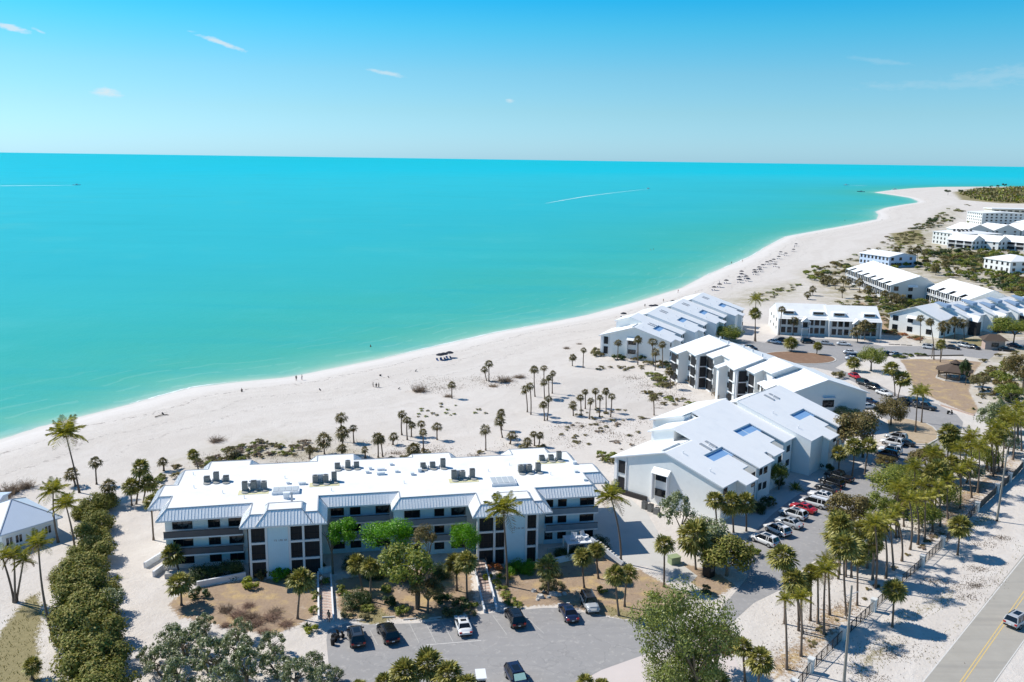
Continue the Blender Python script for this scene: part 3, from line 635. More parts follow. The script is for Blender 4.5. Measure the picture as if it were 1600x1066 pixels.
gallery(33.7, 45.1, -.8, ((1.9, 4.3), (6.5, 8.0), (9.1, 11.3)), 1)
gallery(57.4, 66.2, .1, ((.4, 1.7), (2.5, 3.9), (6.1, 8.4)), 1)
def tower(x0, ye, cols, voids, panel, back):
    """stair tower: white posts and beams, dark screened bays, board clad panel"""
    y = ye + 1.0
    bk = MB(); bk.box(x0 + .9, x0 + back, y + .5, y + 1.2, 0, 8.1); bk.build('stair_hall', m_screen, A)
    for c in cols: q = MB(); q.box(x0 + c - .16, x0 + c + .16, y - .12, y + .3, 0, 8.13); q.build('column', m_trim, A)
    for a, b in voids:
        for z in (2.72, 5.44, 8.0): q = MB(); q.box(x0 + a, x0 + b, y - .05, y + .22, z - .2, z + .1); q.build('beam', m_trim, A)
        for z in FL:
            q = MB()
            for k in range(1, 3): xx = x0 + a + (b - a) * k / 3; q.box(xx - .025, xx + .025, y + .05, y + .1, z + .1, z + 2.5)
            q.box(x0 + a, x0 + b, y + .05, y + .1, z + .95, z + 1.0); q.build('screen_frame', m_dark, A)
            window(A, x0 + (a + b) / 2, y + .24, z + .12, 0, b - a, 2.4, cols=1, name='screen', glass=m_screen)
    q = MB(); q.box(x0 + panel[0], x0 + panel[1], y - .02, y + .35, 0, 8.13); q.build('board_panel', m_wallb, A)
    # small raised address letters on the panel (unreadable in the photograph): plain short strokes
    q = MB(); r = random.Random(5); xx = x0 + panel[0] + .95
    for k in range(9):
        if k in (2, 6): xx += .2; continue
        q.box(xx, xx + .05, y - .05, y - .02, 5.6, 5.85); q.box(xx, xx + .13, y - .05, y - .02, 5.6 if k % 2 else 5.8, 5.65 if k % 2 else 5.85); q.box(xx + .1, xx + .15, y - .05, y - .02, 5.6, 5.85) if k % 3 else None
        xx += .2
    q.build('raised_letters', m_gutter, A)
tower(12.0, -4.2, (1.3, 3.55, 6.8, 8.75, 11.2), ((1.4, 3.4), (6.9, 8.6), (8.9, 11.0)), (3.72, 6.62), 11.1)
tower(45.2, -5.4, (.95, 3.4, 5.1, 8.25, 9.95), ((1.1, 3.2), (3.6, 5.0), (8.4, 9.8)), (5.2, 8.1), 9.9)
# end walls windows
for z in FL:
    for s in (3, 9, 15): window(A, 1.88 if s not in (9,) else -.12, s, z + .8, -PI / 2, 1.8, 1.3)
    for s in (2.6, 9, 15.5): window(A, 66.62 - 1.9 if s != 9 else 69.4 - 1.88, s, z + .8, PI / 2, 1.8, 1.3)
pl = MB(); pl.box(1, 12, -1.2, -.2, 0, .75); pl.box(57.5, 63, -1.6, -1.3, 0, .9); pl.build('planter_wall', m_conc, A)
# things on the flat roof
ZR = 9.70
Rz = math.radians(11)
def AL(x, y, z=0): return Vector((-50.79 + x * math.cos(Rz) - y * math.sin(Rz), 120.61 + x * math.sin(Rz) + y * math.cos(Rz), z))
acp = [(5.6, 11.8, 1), (7.0, 12.0, 2), (8.5, 11.7, 1), (11.8, 7.0, 2), (13.1, 7.2, 2), (14.6, 7.3, 0), (22.3, 8.8, 0), (23.9, 8.8, 0), (25.2, 9.2, 2), (25.7, 15.0, 1), (27.4, 15.1, 0), (28.8, 15.1, 1),
       (39.6, 13.0, 1), (41.2, 13.2, 1), (42.9, 13.1, 2), (44.0, 7.2, 2), (45.4, 7.4, 0), (47.0, 7.5, 2), (55.2, 8.7, 0), (56.6, 8.7, 0), (58.1, 8.7, 2), (59.9, 13.9, 1), (61.5, 13.9, 1), (62.9, 13.9, 2)]
grp = ['the group nearest the left roof end', 'the group with white duct near the left tower', 'the front group left of the middle', 'the rear group left of the middle', 'the rear group right of the middle', 'the front group right of the middle', 'the front group near the right stair tower', 'the rear group nearest the right roof end']
for k, (x, y, kd) in enumerate(acp):
    ac_unit(AL(x, y, ZR + .12), Rz, 'rooftop air conditioner, %s unit of %s' % (('left', 'middle', 'right')[k % 3], grp[k // 3]), kd)
for k in range(8):
    x0, y0 = acp[3 * k][0], acp[3 * k][1]; x1 = acp[3 * k + 2][0]
    for j in range(3):
        x, y = acp[3 * k + j][:2]; q = MB(); q.tube([(x + .1, y - .9, ZR + .0), (x + .1, y - .9, ZR + .16)], .55, 12); q.build('round_roof_pad', m_ac, A)
    if k in (1, 2, 5, 7): q = MB(); q.box(x0 - .9, x1 + .8, y0 - 1.75, y0 + .2, ZR - .04, ZR + .035); q.build('roof_pad', m_pad, A)
    q = MB(); q.bar((x0, y0 - .1, ZR + .25), (x1, y0 - .1, ZR + .25), .1, .1)
    for xx in (x0 + .55, x0 + .9, x1 - .6): q.bar((xx, y0 - .1, ZR), (xx, y0 - .1, ZR + .55), .12, .12)
    q.build('roof_pipe', m_gutter, A)
for x, y, a, b in ((13.2, 8.2, 1.7, .5), (23.2, 9.5, 1.6, .5), (44.8, 8.1, 1.5, .45), (55.9, 9.5, 1.3, .4)):
    q = MB(); q.box(x - a / 2, x + a / 2, y - .3, y + .3, ZR + .1, ZR + 1.25); q.box(x - a / 2 - .1, x - a / 2 + .25, y - .9, y - .25, ZR + .5, ZR + 1.1); q.build('air_duct', m_trim, A)
for x0, x1, y0, y1 in ((15.9, 20.0, 4.5, 6.7), (49.4, 53.4, 2.9, 6.0)):
    q = MB(); q.box(x0, x1, y0, y1, ZR - .02, ZR + .45); q.build('skylight_kerb', m_trim, A)
    for k in range(4): q = MB(); s = (x1 - x0 - .3) / 4; q.box(x0 + .2 + k * s, x0 + .1 + (k + 1) * s, y0 + .2, y1 - .2, ZR + .45, ZR + .52); q.build('skylight', mat('frosted_skylight', (.50, .52, .52), .25, .5, .05) if k == 0 and x0 < 20 else bpy.data.materials['frosted_skylight'], A)
for x, y, w_, h_ in ((20.3, 8.6, 1.1, .35), (18.1, 9.2, .5, .3), (30.5, 12.3, .6, .35), (32.7, 13.3, 1.2, .3), (32.6, 11.2, 1.3, .4), (35.2, 12.0, .6, .3), (37.6, 10.3, .6, .4), (38.9, 11.6, .6, .5), (34.5, 15.6, .5, .3), (65, 11.5, .6, .4), (64.2, 7.5, .6, .3), (64.6, 3.5, .5, .3), (18.2, 2.9, .9, .9), (31.0, 13.9, .5, .4)):
    q = MB(); q.box(x - w_ / 2, x + w_ / 2, y - .3, y + .3, ZR - .02, ZR + h_); q.box(x - w_ / 2 - .06, x + w_ / 2 + .06, y - .36, y + .36, ZR + h_, ZR + h_ + .06); q.build('roof_vent', m_trim, A)
for x, y in ((4, 9.4), (8.6, 6.4), (12, 3.8), (17.5, 11.6), (24.8, 4.9), (36, 6.5), (50, 9.9), (59.8, 6.8), (54, 12.3), (3, 15.5)):
    q = MB(); q.tube([(x, y, ZR - .05), (x, y, ZR + .5)], .06, 6); q.build('vent_pipe', m_trim, A)
q = MB(); q.box(18.9, 19.2, 1.2, 1.5, ZR, ZR + 1.5); q.build('chimney', m_gutter, A)
note_kids(A)
# ================================================================== sawtooth villas (B2, B4)
def windows_on(parent, pts, ang, w, h, cols=2, frame=None):
    for (x, y, z) in pts: window(parent, x, y, z, ang, w, h, cols=cols, frame=frame)
LB = .307
def land(up): return (10.1 + 11.4 * LB + up, -LB)
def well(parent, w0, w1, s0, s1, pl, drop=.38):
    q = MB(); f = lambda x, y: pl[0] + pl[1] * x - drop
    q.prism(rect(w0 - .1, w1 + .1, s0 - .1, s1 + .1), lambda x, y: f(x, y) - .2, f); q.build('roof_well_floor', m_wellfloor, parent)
def unit(parent, s0, dw, up, nxt, ridge, first=False, wellw=15.3, last=False, seaw=0.0):
    """one sawtooth unit of the two storey block, landward roof with its L shaped light well"""
    p = land(up + LB * dw); e = lambda w: w + dw; T = []
    P = [(ridge, s0), (e(23), s0), (e(23), s0 + 5.1), (e(24.7), s0 + 5.1), (e(24.7), s0 + 9.6), (e(21.5), s0 + 9.7), (e(21.5), s0 + 11.9), (e(17.5), s0 + 11.9), (e(17.5), s0 + 6.6), (e(wellw), s0 + 6.6), (e(wellw), s0 + 13.4), (e(23), s0 + 13.4), (e(23), nxt), (ridge, nxt)]
    roofpiece(parent, P, p)
    for Q, mt in ((rect(ridge - 1, e(23), s0 + .1, s0 + 6.9), m_wall), (rect(e(18), e(24.7), s0 + 5.3, s0 + 9.4), m_wall), (rect(e(18), e(21.5), s0 + 9, s0 + 11.9), m_wall), (rect(ridge - 1, e(wellw + .5), s0 + 5, s0 + 14.5), m_wall), (rect(ridge - 1, e(23), s0 + 13.3, nxt - .05), m_wall)):
        wallpiece(parent, Q, p, .45, mt)
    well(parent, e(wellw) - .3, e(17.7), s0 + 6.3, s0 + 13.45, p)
    zz = p[0] + p[1] * e(23)
    for z in (zz - 1.75, zz - 4.6):
        window(parent, e(23) - .44, s0 + 1.6, z, PI / 2, 1.3, 1.25); window(parent, e(24.7) - .44, s0 + 8.4, z, PI / 2, 1.3, 1.25)
        window(parent, e(23) - .44, nxt - 1.6, z, PI / 2, 1.4, 1.25); window(parent, e(23) - .44, s0 + 14.9, z, PI / 2, 1.2, 1.25)
    for w_, s_ in ((13.2, s0 + 3.2), (19, s0 + 2.6), (9.5 if ridge < 9 else 14, s0 + 11)):
        q = MB(); z = p[0] + p[1] * e(w_); q.tube([(e(w_), s_, z - .1), (e(w_), s_, z + .45), (e(w_) + .25, s_ - .15, z + .5)], .08, 6); q.build('vent_pipe', m_trim, parent)
    for w_, s_ in ((10.2, s0 + 9.8), (10.4, s0 + 11.8)):
        if w_ < ridge + 1: w_ = ridge + 2.6
        z = p[0] + p[1] * w_; mb = MB(); L_ = 1.15
        mb.add([(w_ + a, s_ + b, z + c + p[1] * a) for a, b, c in ((-L_, -.35, 0), (L_, -.35, 0), (L_, .35, 0), (-L_, .35, 0), (-L_, -.35, .14), (L_, -.35, .14), (L_, .35, .14), (-L_, .35, .14))],
               [(4, 5, 6, 7), (0, 1, 5, 4), (1, 2, 6, 5), (2, 3, 7, 6), (3, 0, 4, 7)]); mb.build('skylight', m_gutter, parent)
def seaside(parent, s0, s1, ridge, zr, weave, porch=True):
    pl = (zr - LB * ridge, LB); P = rect(weave, ridge, s0, s1); roofpiece(parent, P, pl)
    wallpiece(parent, rect(weave + .8, ridge + .6, s0 + .02, s1 - .02), pl, .42, m_wall)
    # screened lanais on the sea front
    z1 = pl[0] + pl[1] * weave
    for k in range(max(1, int((s1 - s0) / 4.5))):
        sc = s0 + .9 + (k + .5) * (s1 - s0 - 1.8) / max(1, int((s1 - s0) / 4.5))
        for z in (.3, z1 - 3.1): window(parent, weave + 1.2, sc, z, -PI / 2, 3.2, 2.4, cols=3, glass=m_screen, name='screen')
    q = MB(); q.box(weave + .5, weave + 1.2, s0 + .7, s0 + .95, 0, z1 - .2); q.box(weave + .5, weave + 1.2, s1 - .95, s1 - .7, 0, z1 - .2); q.build('porch_post', m_trim, parent)
def gable_end(parent, zshed, win=True):
    """windows, little shed roof and screened porch bay on the near gable wall (faces -s)"""
    y = .38
    for z in (1.6, 4.5): window(parent, 10.9, y, z, 0, 2.6, 1.35, cols=2)
    for z in (.9, 4.0): window(parent, 2.35, y, z, 0, 1.35, 2.3, cols=1, glass=m_screen, name='screen')
    q = MB(); q.add([(9.2, y - 1.0, 6.0), (12.6, y - 1.0, 6.0), (12.6, y, 6.9), (9.2, y, 6.9), (9.2, y - 1.0, 5.9), (12.6, y - 1.0, 5.9), (12.6, y, 5.9), (9.2, y, 5.9)], [(0, 1, 2, 3), (4, 7, 6, 5), (0, 4, 5, 1), (1, 5, 6, 2), (3, 7, 4, 0)]); q.build('shed_hood', m_seamw, parent)
    q = MB(); q.box(9.35, 9.5, y - .9, y, 1.0, 5.9); q.box(12.3, 12.45, y - .9, y, 1.0, 5.9); q.build('bay_cheek', m_trim, parent)
    q = MB(); q.box(1.2, 1.4, y - .1, y + .1, 0, 7); q.box(3.2, 3.4, y - .1, y, 0, 7.1); q.build('porch_post', m_trim, parent)
B = bld('condominium_building', 'two storey building with sawtooth white roofs and three blue-shaded roof wells, beside parked white cars', (18.4, 157.4), 49)
seaside(B, 0, 13.2, 11.4, 10.1, 0)
unit(B, 0, 0, 0, 13.5, 11.4, wellw=15.4)
wallpiece(B, rect(10, 22.9, 0, 6.9), land(0), .45); gable_end(B, 6)
seaside(B, 9.6, 20.1, 7.0, 11.4, 1.7)
roofpiece(B, [(7.0, 9.6), (11.4, 9.6), (11.4, 13.5), (7.0, 13.5)], land(0))
unit(B, 13.5, 0, 0.0, 19.9, 7.0) if False else None
# second unit, outline as seen from above
p = land(0); P = [(7, 13.5), (23, 13.5), (23, 19.5), (20.6, 20), (20.6, 20.9), (22.3, 20.9), (22.3, 25.3), (19.2, 25.3), (19.2, 27.5), (15.4, 27.5), (15.4, 21.7), (13.2, 21.7), (13.2, 28.8), (20.7, 28.8), (20.7, 33.6), (5, 33.6), (5, 20), (7, 20)]
roofpiece(B, P, p)
for Q in (rect(7, 23, 13.6, 19.6), rect(12, 22.3, 20.4, 25.2), rect(14.9, 19.2, 24, 27.6), rect(5, 13.6, 19, 30), rect(5, 20.7, 28.7, 33.5)): wallpiece(B, Q, p, .45)
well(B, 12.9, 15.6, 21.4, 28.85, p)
for (w_, s_) in ((22.56, 16.8), (21.86, 24.2), (20.26, 31.5)):
    for z in (4.6, 1.7): window(B, w_, s_, z, PI / 2, 1.4, 1.25)
seaside(B, 16.6, 34.6, 5.0, 12.0, -2.4)
unit(B, 33.6, 1.0, 0.55, 53, 8.0)
wallpiece(B, rect(8, 23.9, 33.6, 40.5), land(.55 + LB), .02, m_wall)
seaside(B, 34.6, 45, 8.0, 11.9, 4.4); seaside(B, 44.4, 53, 12.4, 10.6, 9.2)
q = MB(); q.prism([(-.2, -.0), (8, .0), (8, .5), (-.2, .5)], 0, .9); q.build('skirting', m_dark, B)
for k in range(3): ac_unit(Vector((0, 0, 0)) + G(1007 + 9.5 * k, 795 + 4.2 * k), math.radians(-41), 'grey condenser on the ground by the pale gable wall, %s of three' % ('left', 'middle', 'right')[k], 2 if k < 2 else 0, 'condensers standing beside the gable wall', 'condenser_unit')
V = bld('condominium_building', 'grey building nearest the sea with four stepped roofs, small palms along its gable', (27.0, 274.4), 66)
seaside(V, 0, 13, 11.4, 10.1, 0); gable_end(V, 6); wallpiece(V, rect(10, 22.9, 0, 6.9), land(0), .45)
for k in range(4):
    s0 = 19.0 * k; dw = 2.9 * k; up = 0
    unit(V, s0, dw, 0, s0 + 19, (11.4 if k == 0 else 7.2 + dw))
    if k == 0: roofpiece(V, [(7, 9.8), (11.4, 9.8), (11.4, 19), (7, 19)], land(0)); wallpiece(V, [(7, 9.8), (12, 9.8), (12, 19), (7, 19)], land(0), .05)
    zr_ = land(0)[0] + LB * dw - LB * (7.1 + dw)
    seaside(V, s0 + (9.8 if k == 0 else 0), s0 + 19, 7.1 + dw, zr_, (1.8 if k == 0 else 0) + dw)
    if k: wallpiece(V, rect(7.2 + dw, 23 + dw, s0, s0 + 6.9), land(LB * dw), .02)
# ================================================================== B3: three storey terraces
D = bld('terrace_building', 'three storey white building with black screened balconies and a tall blue end gable', (62.0, 195.8), 100)
SA = .32
def pl3(up): return (8.8 + up, SA)
def piece3(poly, up, ridge, zland=None, wpoly=None):
    pl = pl3(up); roofpiece(D, poly, pl); 
    wallpiece(D, [(x + .55, y) if abs(x - ridge) < .2 else (x, y) for x, y in poly], pl, .55, m_wallw)
def landside(s0, s1, ridge, up, wend):
    zr = 8.8 + up + SA * ridge; pl = (zr + SA * ridge, -SA); roofpiece(D, rect(ridge, wend, s0, s1), pl); wallpiece(D, rect(ridge - .52, wend, s0, s1), pl, .53, m_wallw)
piece3([(.7, 1.3), (10.8, 1.3), (10.8, 13), (1.6, 13), (1.4, 14.2), (-.4, 14.2), (-1.1, 4.0), (.7, 4.0)], -.6, 10.8); landside(1.3, 13, 10.8, -.6, 21.5)
piece3([(2.5, 12.8), (8.05, 12.8), (8.05, 22.8), (-.1, 22.8), (-.1, 20.6), (-.1, 16.5), (2.4, 17.0)], 1.0, 8.05); landside(12.8, 22.8, 8.05, 1.0, 19.5)
piece3([(-3.2, 21.4), (4.9, 22.3), (4.9, 41.6), (-3.2, 41.6), (-3.1, 35.1), (-.7, 35.1), (-.7, 29.1), (-5.3, 29.0), (-5.2, 26.6), (-2.9, 26.6)][::1], 1.8, 4.9); landside(22.3, 41.6, 4.9, 1.8, 17.5)
piece3([(-6.1, 39.9), (2.8, 39.9), (3.0, 53.4), (-8.7, 52.8), (-8.6, 46.4), (-5.9, 46.6)], 2.4, 2.9); landside(39.9, 53.4, 2.9, 2.4, 15.5)
# stacked dark lanais with white slabs on the near side of each step, white window walls between
def lanai(w0, w1, s, n=3, ztop=8.6, cols=3, ang=0, depth=1.6):
    ce, se = math.cos(ang), math.sin(ang)
    for k in range(n):
        z = .25 + k * (ztop / n)
        window(D, w0, s, z, ang, w1, ztop / n - .35, cols=cols, glass=m_screen, name='screened_balcony')
        q = MB(); q.box(-w1 / 2 - .1, w1 / 2 + .1, -.35, .02, -.22, -.02); o = q.build('balcony_slab', m_trim, D, loc=(w0, s, z), rot=(0, 0, ang))
for (s0, wl, zt) in ((39.9, -6.1 + .5, 9.0), (21.4, -3.2 + .5, 9.2), (12.8, 2.5, 9.6)):
    lanai(wl + 2.1, 2.0, s0 + .52, 3, zt, 2); 
    q = MB(); q.box(wl + .4, wl + .8, s0 + .2, s0 + .6, 0, zt); q.box(wl + 3.3, wl + 3.7, s0 + .2, s0 + .6, 0, zt); q.build('column', m_trim, D)
for (w_, s_, zt, ww) in ((-8.22, 50.3, 7.7, 3.6), (-5.6, 42.6, 8.6, 3.0), (-2.74, 38.0, 9.0, 3.4), (-2.52, 23.9, 9.0, 3.0), (.38, 19.0, 9.0, 2.8), (-.24, 32.2, 8.6, 3.4), (-.6, 7, 7.6, 3.2)):
    lanai(w_ - .0, ww, s_, 3, zt, 3, -PI / 2)
for s_, w_ in ((47.6, -8.22), (45.4, -5.6), (40.9, -5.6), (36.0, -2.74), (40.6, -2.74), (30.0, -.24), (34.3, -.24), (26.0, -2.52), (21.3, .38), (10.8, -.6), (12.6, -.6), (2.5, 1.2)):
    for z in (1.0, 3.9, 6.7): window(D, w_, s_, z, -PI / 2, .9, 1.3, cols=1)
ge = MB(); ge.box(1.5, 10.2, 1.82, 1.86, 0, 8); 
window(D, 11.5, 1.78, 5.0, 0, 2.8, 1.7, cols=2); q = MB(); q.box(10.0, 13.0, 1.2, 1.85, 7.3, 7.42); q.build('window_hood', m_blue, D)
for k in range(9):
    s_ = 4 + k * 5.6; r_ = 9.4 if s_ < 13 else (7 if s_ < 22 else (4.9 if s_ < 40 else 3)); u_ = -.6 if s_ < 13 else (1.0 if s_ < 22 else (1.8 if s_ < 40 else 2.4))
    z = 8.8 + u_ + SA * r_; q = MB(); q.tube([(r_ + 1.5, s_, z - .6), (r_ + 1.5, s_, z + .25)], .28, 8); q.build('roof_ventilator', m_trim, D)
# boardwalk decks at its foot
def deck(name, label, q, z, rail=True):
    P = ccw([tuple(G(x, y)[:2]) for x, y in q]); c = Vector((sum(p[0] for p in P) / len(P), sum(p[1] for p in P) / len(P), 0)); r = thing(name, label, 'deck', c)
    P = [(a - c.x, b - c.y) for a, b in P]; mb = MB(); mb.prism(P, z - .15, z); mb.build('deck_floor', m_wood, r)
    mb = MB()
    for a, b in P: mb.box(a - .08, a + .08, b - .08, b + .08, 0, z + .95)
    mb.build('deck_posts', m_wood, r); mb = MB()
    for i in range(len(P) - 1):
        for h in (.5, .9): mb.bar((*P[i], z + h), (*P[i + 1], z + h), .08, .08)
    mb.build('railing', m_wood, r); return r
deck('boardwalk_deck', 'small weathered deck with railings at the left foot of the terrace building', [(1060, 592), (1075, 588), (1090, 598), (1078, 603)], .8)
deck('boardwalk_deck', 'small weathered deck with railings at the middle foot of the terrace building', [(1112, 618), (1128, 612), (1136, 622), (1122, 628)], .8)
# ================================================================== simple gabled blocks farther off
m_dormg = mat('shaded_grey_roof', (.50, .52, .55), .5, .3, .1)
def block(name, label, O, t, W, Ln, ze, zr, ridge=.5, storeys=2, wall=None, wins=('left', 'near', 'right'), balc=None, hood=True, roofm=None, ov=.6, wsp=4.0, notch=None, hip=False):
    """local w (0..W) across the gable, s (0..Ln) along the ridge; the near gable is at s=0"""
    r = bld(name, label, O, t); wall = wall or m_wall; R = W * ridge
    sl = (zr - ze) / R; sr = (zr - ze) / (W - R)
    pa = (ze, sl); pb = (zr + sr * R, -sr)
    if hip:
        a_ = -ov; b_ = W + ov; c_ = -ov; d_ = Ln + ov; k_ = min(W / 2, Ln / 2) * .8; t_ = MB(); zb_ = ze - .15
        t_.add([(a_, c_, ze), (b_, c_, ze), (b_, d_, ze), (a_, d_, ze), (W / 2, c_ + k_, zr), (W / 2, d_ - k_, zr), (a_, c_, zb_), (b_, c_, zb_), (b_, d_, zb_), (a_, d_, zb_)], [(0, 1, 4), (1, 2, 5, 4), (2, 3, 5), (3, 0, 4, 5), (6, 7, 1, 0), (7, 8, 2, 1), (8, 9, 3, 2), (9, 6, 0, 3), (9, 8, 7, 6)]); t_.build('roof', roofm or m_seamw, r)
    elif notch:
        P = [(R, -ov), (-ov, -ov)]; q = 5.0
        while q < Ln - 4:
            P += [(-ov, q), (2.6, q), (2.6, q + notch), (-ov, q + notch)]; t_ = MB(); t_.box(.1, 2.8, q - .1, q + notch + .1, ze - 1.1, ze - .9); t_.build('roof_terrace', m_rail, r)
            w0 = R + 1.6; z0 = zr - sr * 1.6; t_ = MB(); t_.add([(w0, q + 1, z0 + .04), (w0, q + 4.6, z0 + .04), (w0 + 4.2, q + 4.6, z0 - sr * 4.2 + .9), (w0 + 4.2, q + 1, z0 - sr * 4.2 + .9), (w0 + 4.2, q + 4.6, z0 - sr * 4.2 - .2), (w0 + 4.2, q + 1, z0 - sr * 4.2 - .2)], [(3, 2, 1, 0), (0, 5, 3), (1, 2, 4), (2, 3, 5, 4)]); t_.build('dormer', m_dormg, r); q += notch + 6.5
        P += [(-ov, Ln + ov), (R, Ln + ov)]; roofpiece(r, P, pa, material=roofm)
    else: roofpiece(r, rect(-ov, R, -ov, Ln + ov), pa, material=roofm)
    if not hip: roofpiece(r, rect(R, W + ov, -ov, Ln + ov), pb, material=roofm)
    if hip: zr = ze
    mb = MB(); mb.add([(0, 0, 0), (W, 0, 0), (W, 0, ze - .2), (R, 0, zr - .2), (0, 0, ze - .2), (0, Ln, 0), (W, Ln, 0), (W, Ln, ze - .2), (R, Ln, zr - .2), (0, Ln, ze - .2)],
                      [(0, 1, 2, 3, 4), (9, 8, 7, 6, 5), (0, 4, 9, 5), (1, 6, 7, 2)]); mb.build('wall', wall, r)
    sh = ze / storeys
    for k in range(storeys):
        z = k * sh + .8; h = sh - 1.5
        if 'near' in wins:
            for x in ([W * .12, W * .42, W * .8] if W < 30 else [W * j / 9 for j in range(1, 9)]): window(r, x, -.02, z, 0, 2.0, h, cols=2)
        n = max(1, int(Ln / wsp))
        for side, w_, a_ in (('left', -.02, -PI / 2), ('right', W + .02, PI / 2)):
            if side not in wins: continue
            for j in range(n):
                s_ = (j + .5) * Ln / n
                if balc == side:
                    window(r, w_, s_, z - .55, a_, Ln / n - .9, sh - .6, cols=2, glass=m_screen, name='screened_balcony')
                else: window(r, w_, s_, z, a_, 1.5, h, cols=2)
        if balc:
            w_ = -1.0 if balc == 'left' else W; mb = MB(); mb.box(w_, w_ + 1.0, 0, Ln, k * sh + .05, k * sh + .25); mb.build('balcony_slab', m_trim, r)
            mb = MB(); mb.box(w_ if balc == 'left' else w_ + .94, (w_ + .06) if balc == 'left' else w_ + 1.0, 0, Ln, k * sh + .7, k * sh + .95)
            for j in range(n + 1): q = j * Ln / n; mb.box(w_ if balc == 'left' else w_ + .8, (w_ + .2) if balc == 'left' else w_ + 1.0, max(0, q - .12), min(Ln, q + .12), 0, ze - .3) if k == 0 else None
            mb.build('balcony_rail', m_trim, r)
    if hood: q = MB(); q.add([(W * .36, -1, ze - .9), (W * .56, -1, ze - .9), (W * .56, 0, ze), (W * .36, 0, ze), (W * .36, 0, ze - .9), (W * .56, 0, ze - .9)], [(0, 1, 2, 3), (0, 4, 5, 1), (0, 3, 4), (1, 5, 2)]); q.build('shed_hood', m_seamw, r)
    return r
def dormer(r, w0, w1, s0, s1, zbase, h, material=None, glass=True, face='w'):
    mb = MB(); mb.prism([(w0, s0), (w1, s0), (w1, s1), (w0, s1)], zbase - 1, zbase + h); mb.build('dormer', material or m_wallw, r)
# B5 - white villas with front dormers and gabled porches (front faces the camera)
E5 = thing('townhouse_building', 'white two storey villas with four dormers and two gabled porches facing the circular drive', 'building', (95.2, 314.6, 0), math.radians(-7))
for k, x0 in enumerate((0, 17.2)):
    y0 = 0 if k == 0 else -1.2
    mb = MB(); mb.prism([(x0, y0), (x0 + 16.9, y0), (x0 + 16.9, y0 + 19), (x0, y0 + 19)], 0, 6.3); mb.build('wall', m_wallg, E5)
    rp = MB(); rp.add([(x0 - .6, y0 - .9, 5.8), (x0 + 17.4, y0 - .9, 5.8), (x0 + 17.4, y0 + 8, 10.2), (x0 - .6, y0 + 8, 10.2), (x0 - .6, y0 + 20, 6.2), (x0 + 17.4, y0 + 20, 6.2)], [(0, 1, 2, 3), (3, 2, 5, 4)]); rp.build('roof', m_memb, E5)
    for xx in (x0 - .5, x0 + 16.9): sw = MB(); sw.add([(xx, y0 - .8, 0), (xx + .5, y0 - .8, 0), (xx + .5, y0 + 19.9, 0), (xx, y0 + 19.9, 0), (xx, y0 - .8, 5.75), (xx + .5, y0 - .8, 5.75), (xx + .5, y0 + 8, 10.1), (xx, y0 + 8, 10.1), (xx, y0 + 19.9, 6.15), (xx + .5, y0 + 19.9, 6.15)],
        [(0, 1, 5, 4), (0, 4, 7, 8, 3), (1, 2, 9, 6, 5), (4, 5, 6, 7), (7, 6, 9, 8), (3, 8, 9, 2)]); sw.build('side_parapet', m_wallw, E5)
    for xa in (x0 + 1.2, x0 + 11.5):
        dm = MB(); dm.add([(xa, y0 + 1.6, 7.0), (xa + 4.2, y0 + 1.6, 7.0), (xa + 4.2, y0 + 1.6, 8.3), (xa, y0 + 1.6, 8.3), (xa, y0 + 5.2, 8.6), (xa + 4.2, y0 + 5.2, 8.6)], [(0, 1, 2, 3), (3, 2, 5, 4), (0, 3, 4), (1, 5, 2)]); dm.build('dormer', m_memb, E5)
        window(E5, xa + 2.1, y0 + 1.58, 7.35, 0, 3.4, .8, cols=3)
    for xa in (1.5, 3.6, 5.7, 11.0, 13.0, 15.0):
        for z in (.8, 3.7): window(E5, x0 + xa, y0 - .02, z, 0, 1.5, 2.0, cols=2)
    pr = MB(); pr.box(x0 + 7.4, x0 + 7.65, y0 - 2.4, y0 - 2.15, 0, 5.4); pr.box(x0 + 10.0, x0 + 10.25, y0 - 2.4, y0 - 2.15, 0, 5.4); pr.box(x0 + 7.4, x0 + 10.25, y0 - 2.3, y0, 2.6, 2.8); pr.build('porch_frame', m_trim, E5)
    pr = MB(); pr.add([(x0 + 7.1, y0 - 2.7, 5.2), (x0 + 8.8, y0 - 2.7, 6.8), (x0 + 10.5, y0 - 2.7, 5.2), (x0 + 7.1, y0, 5.2), (x0 + 8.8, y0 + .8, 6.8), (x0 + 10.5, y0, 5.2)], [(0, 1, 4, 3), (1, 2, 5, 4), (0, 2, 1), (0, 3, 5, 2)]); pr.build('porch_roof', m_memb, E5)
    window(E5, x0 + 8.8, y0 - .04, 2.9, 0, 2.0, 2.2, cols=2)
for z in (1.5, 4.4):
    for y_ in (3, 9, 15): window(E5, -.52, y_, z, -PI / 2, 1.2, 1.1)
m_dorm = mat('blue_shaded_roof', (.26, .36, .50), .6, .3, .1)  # blue of the shaded dormer recesses painted into the roof colour
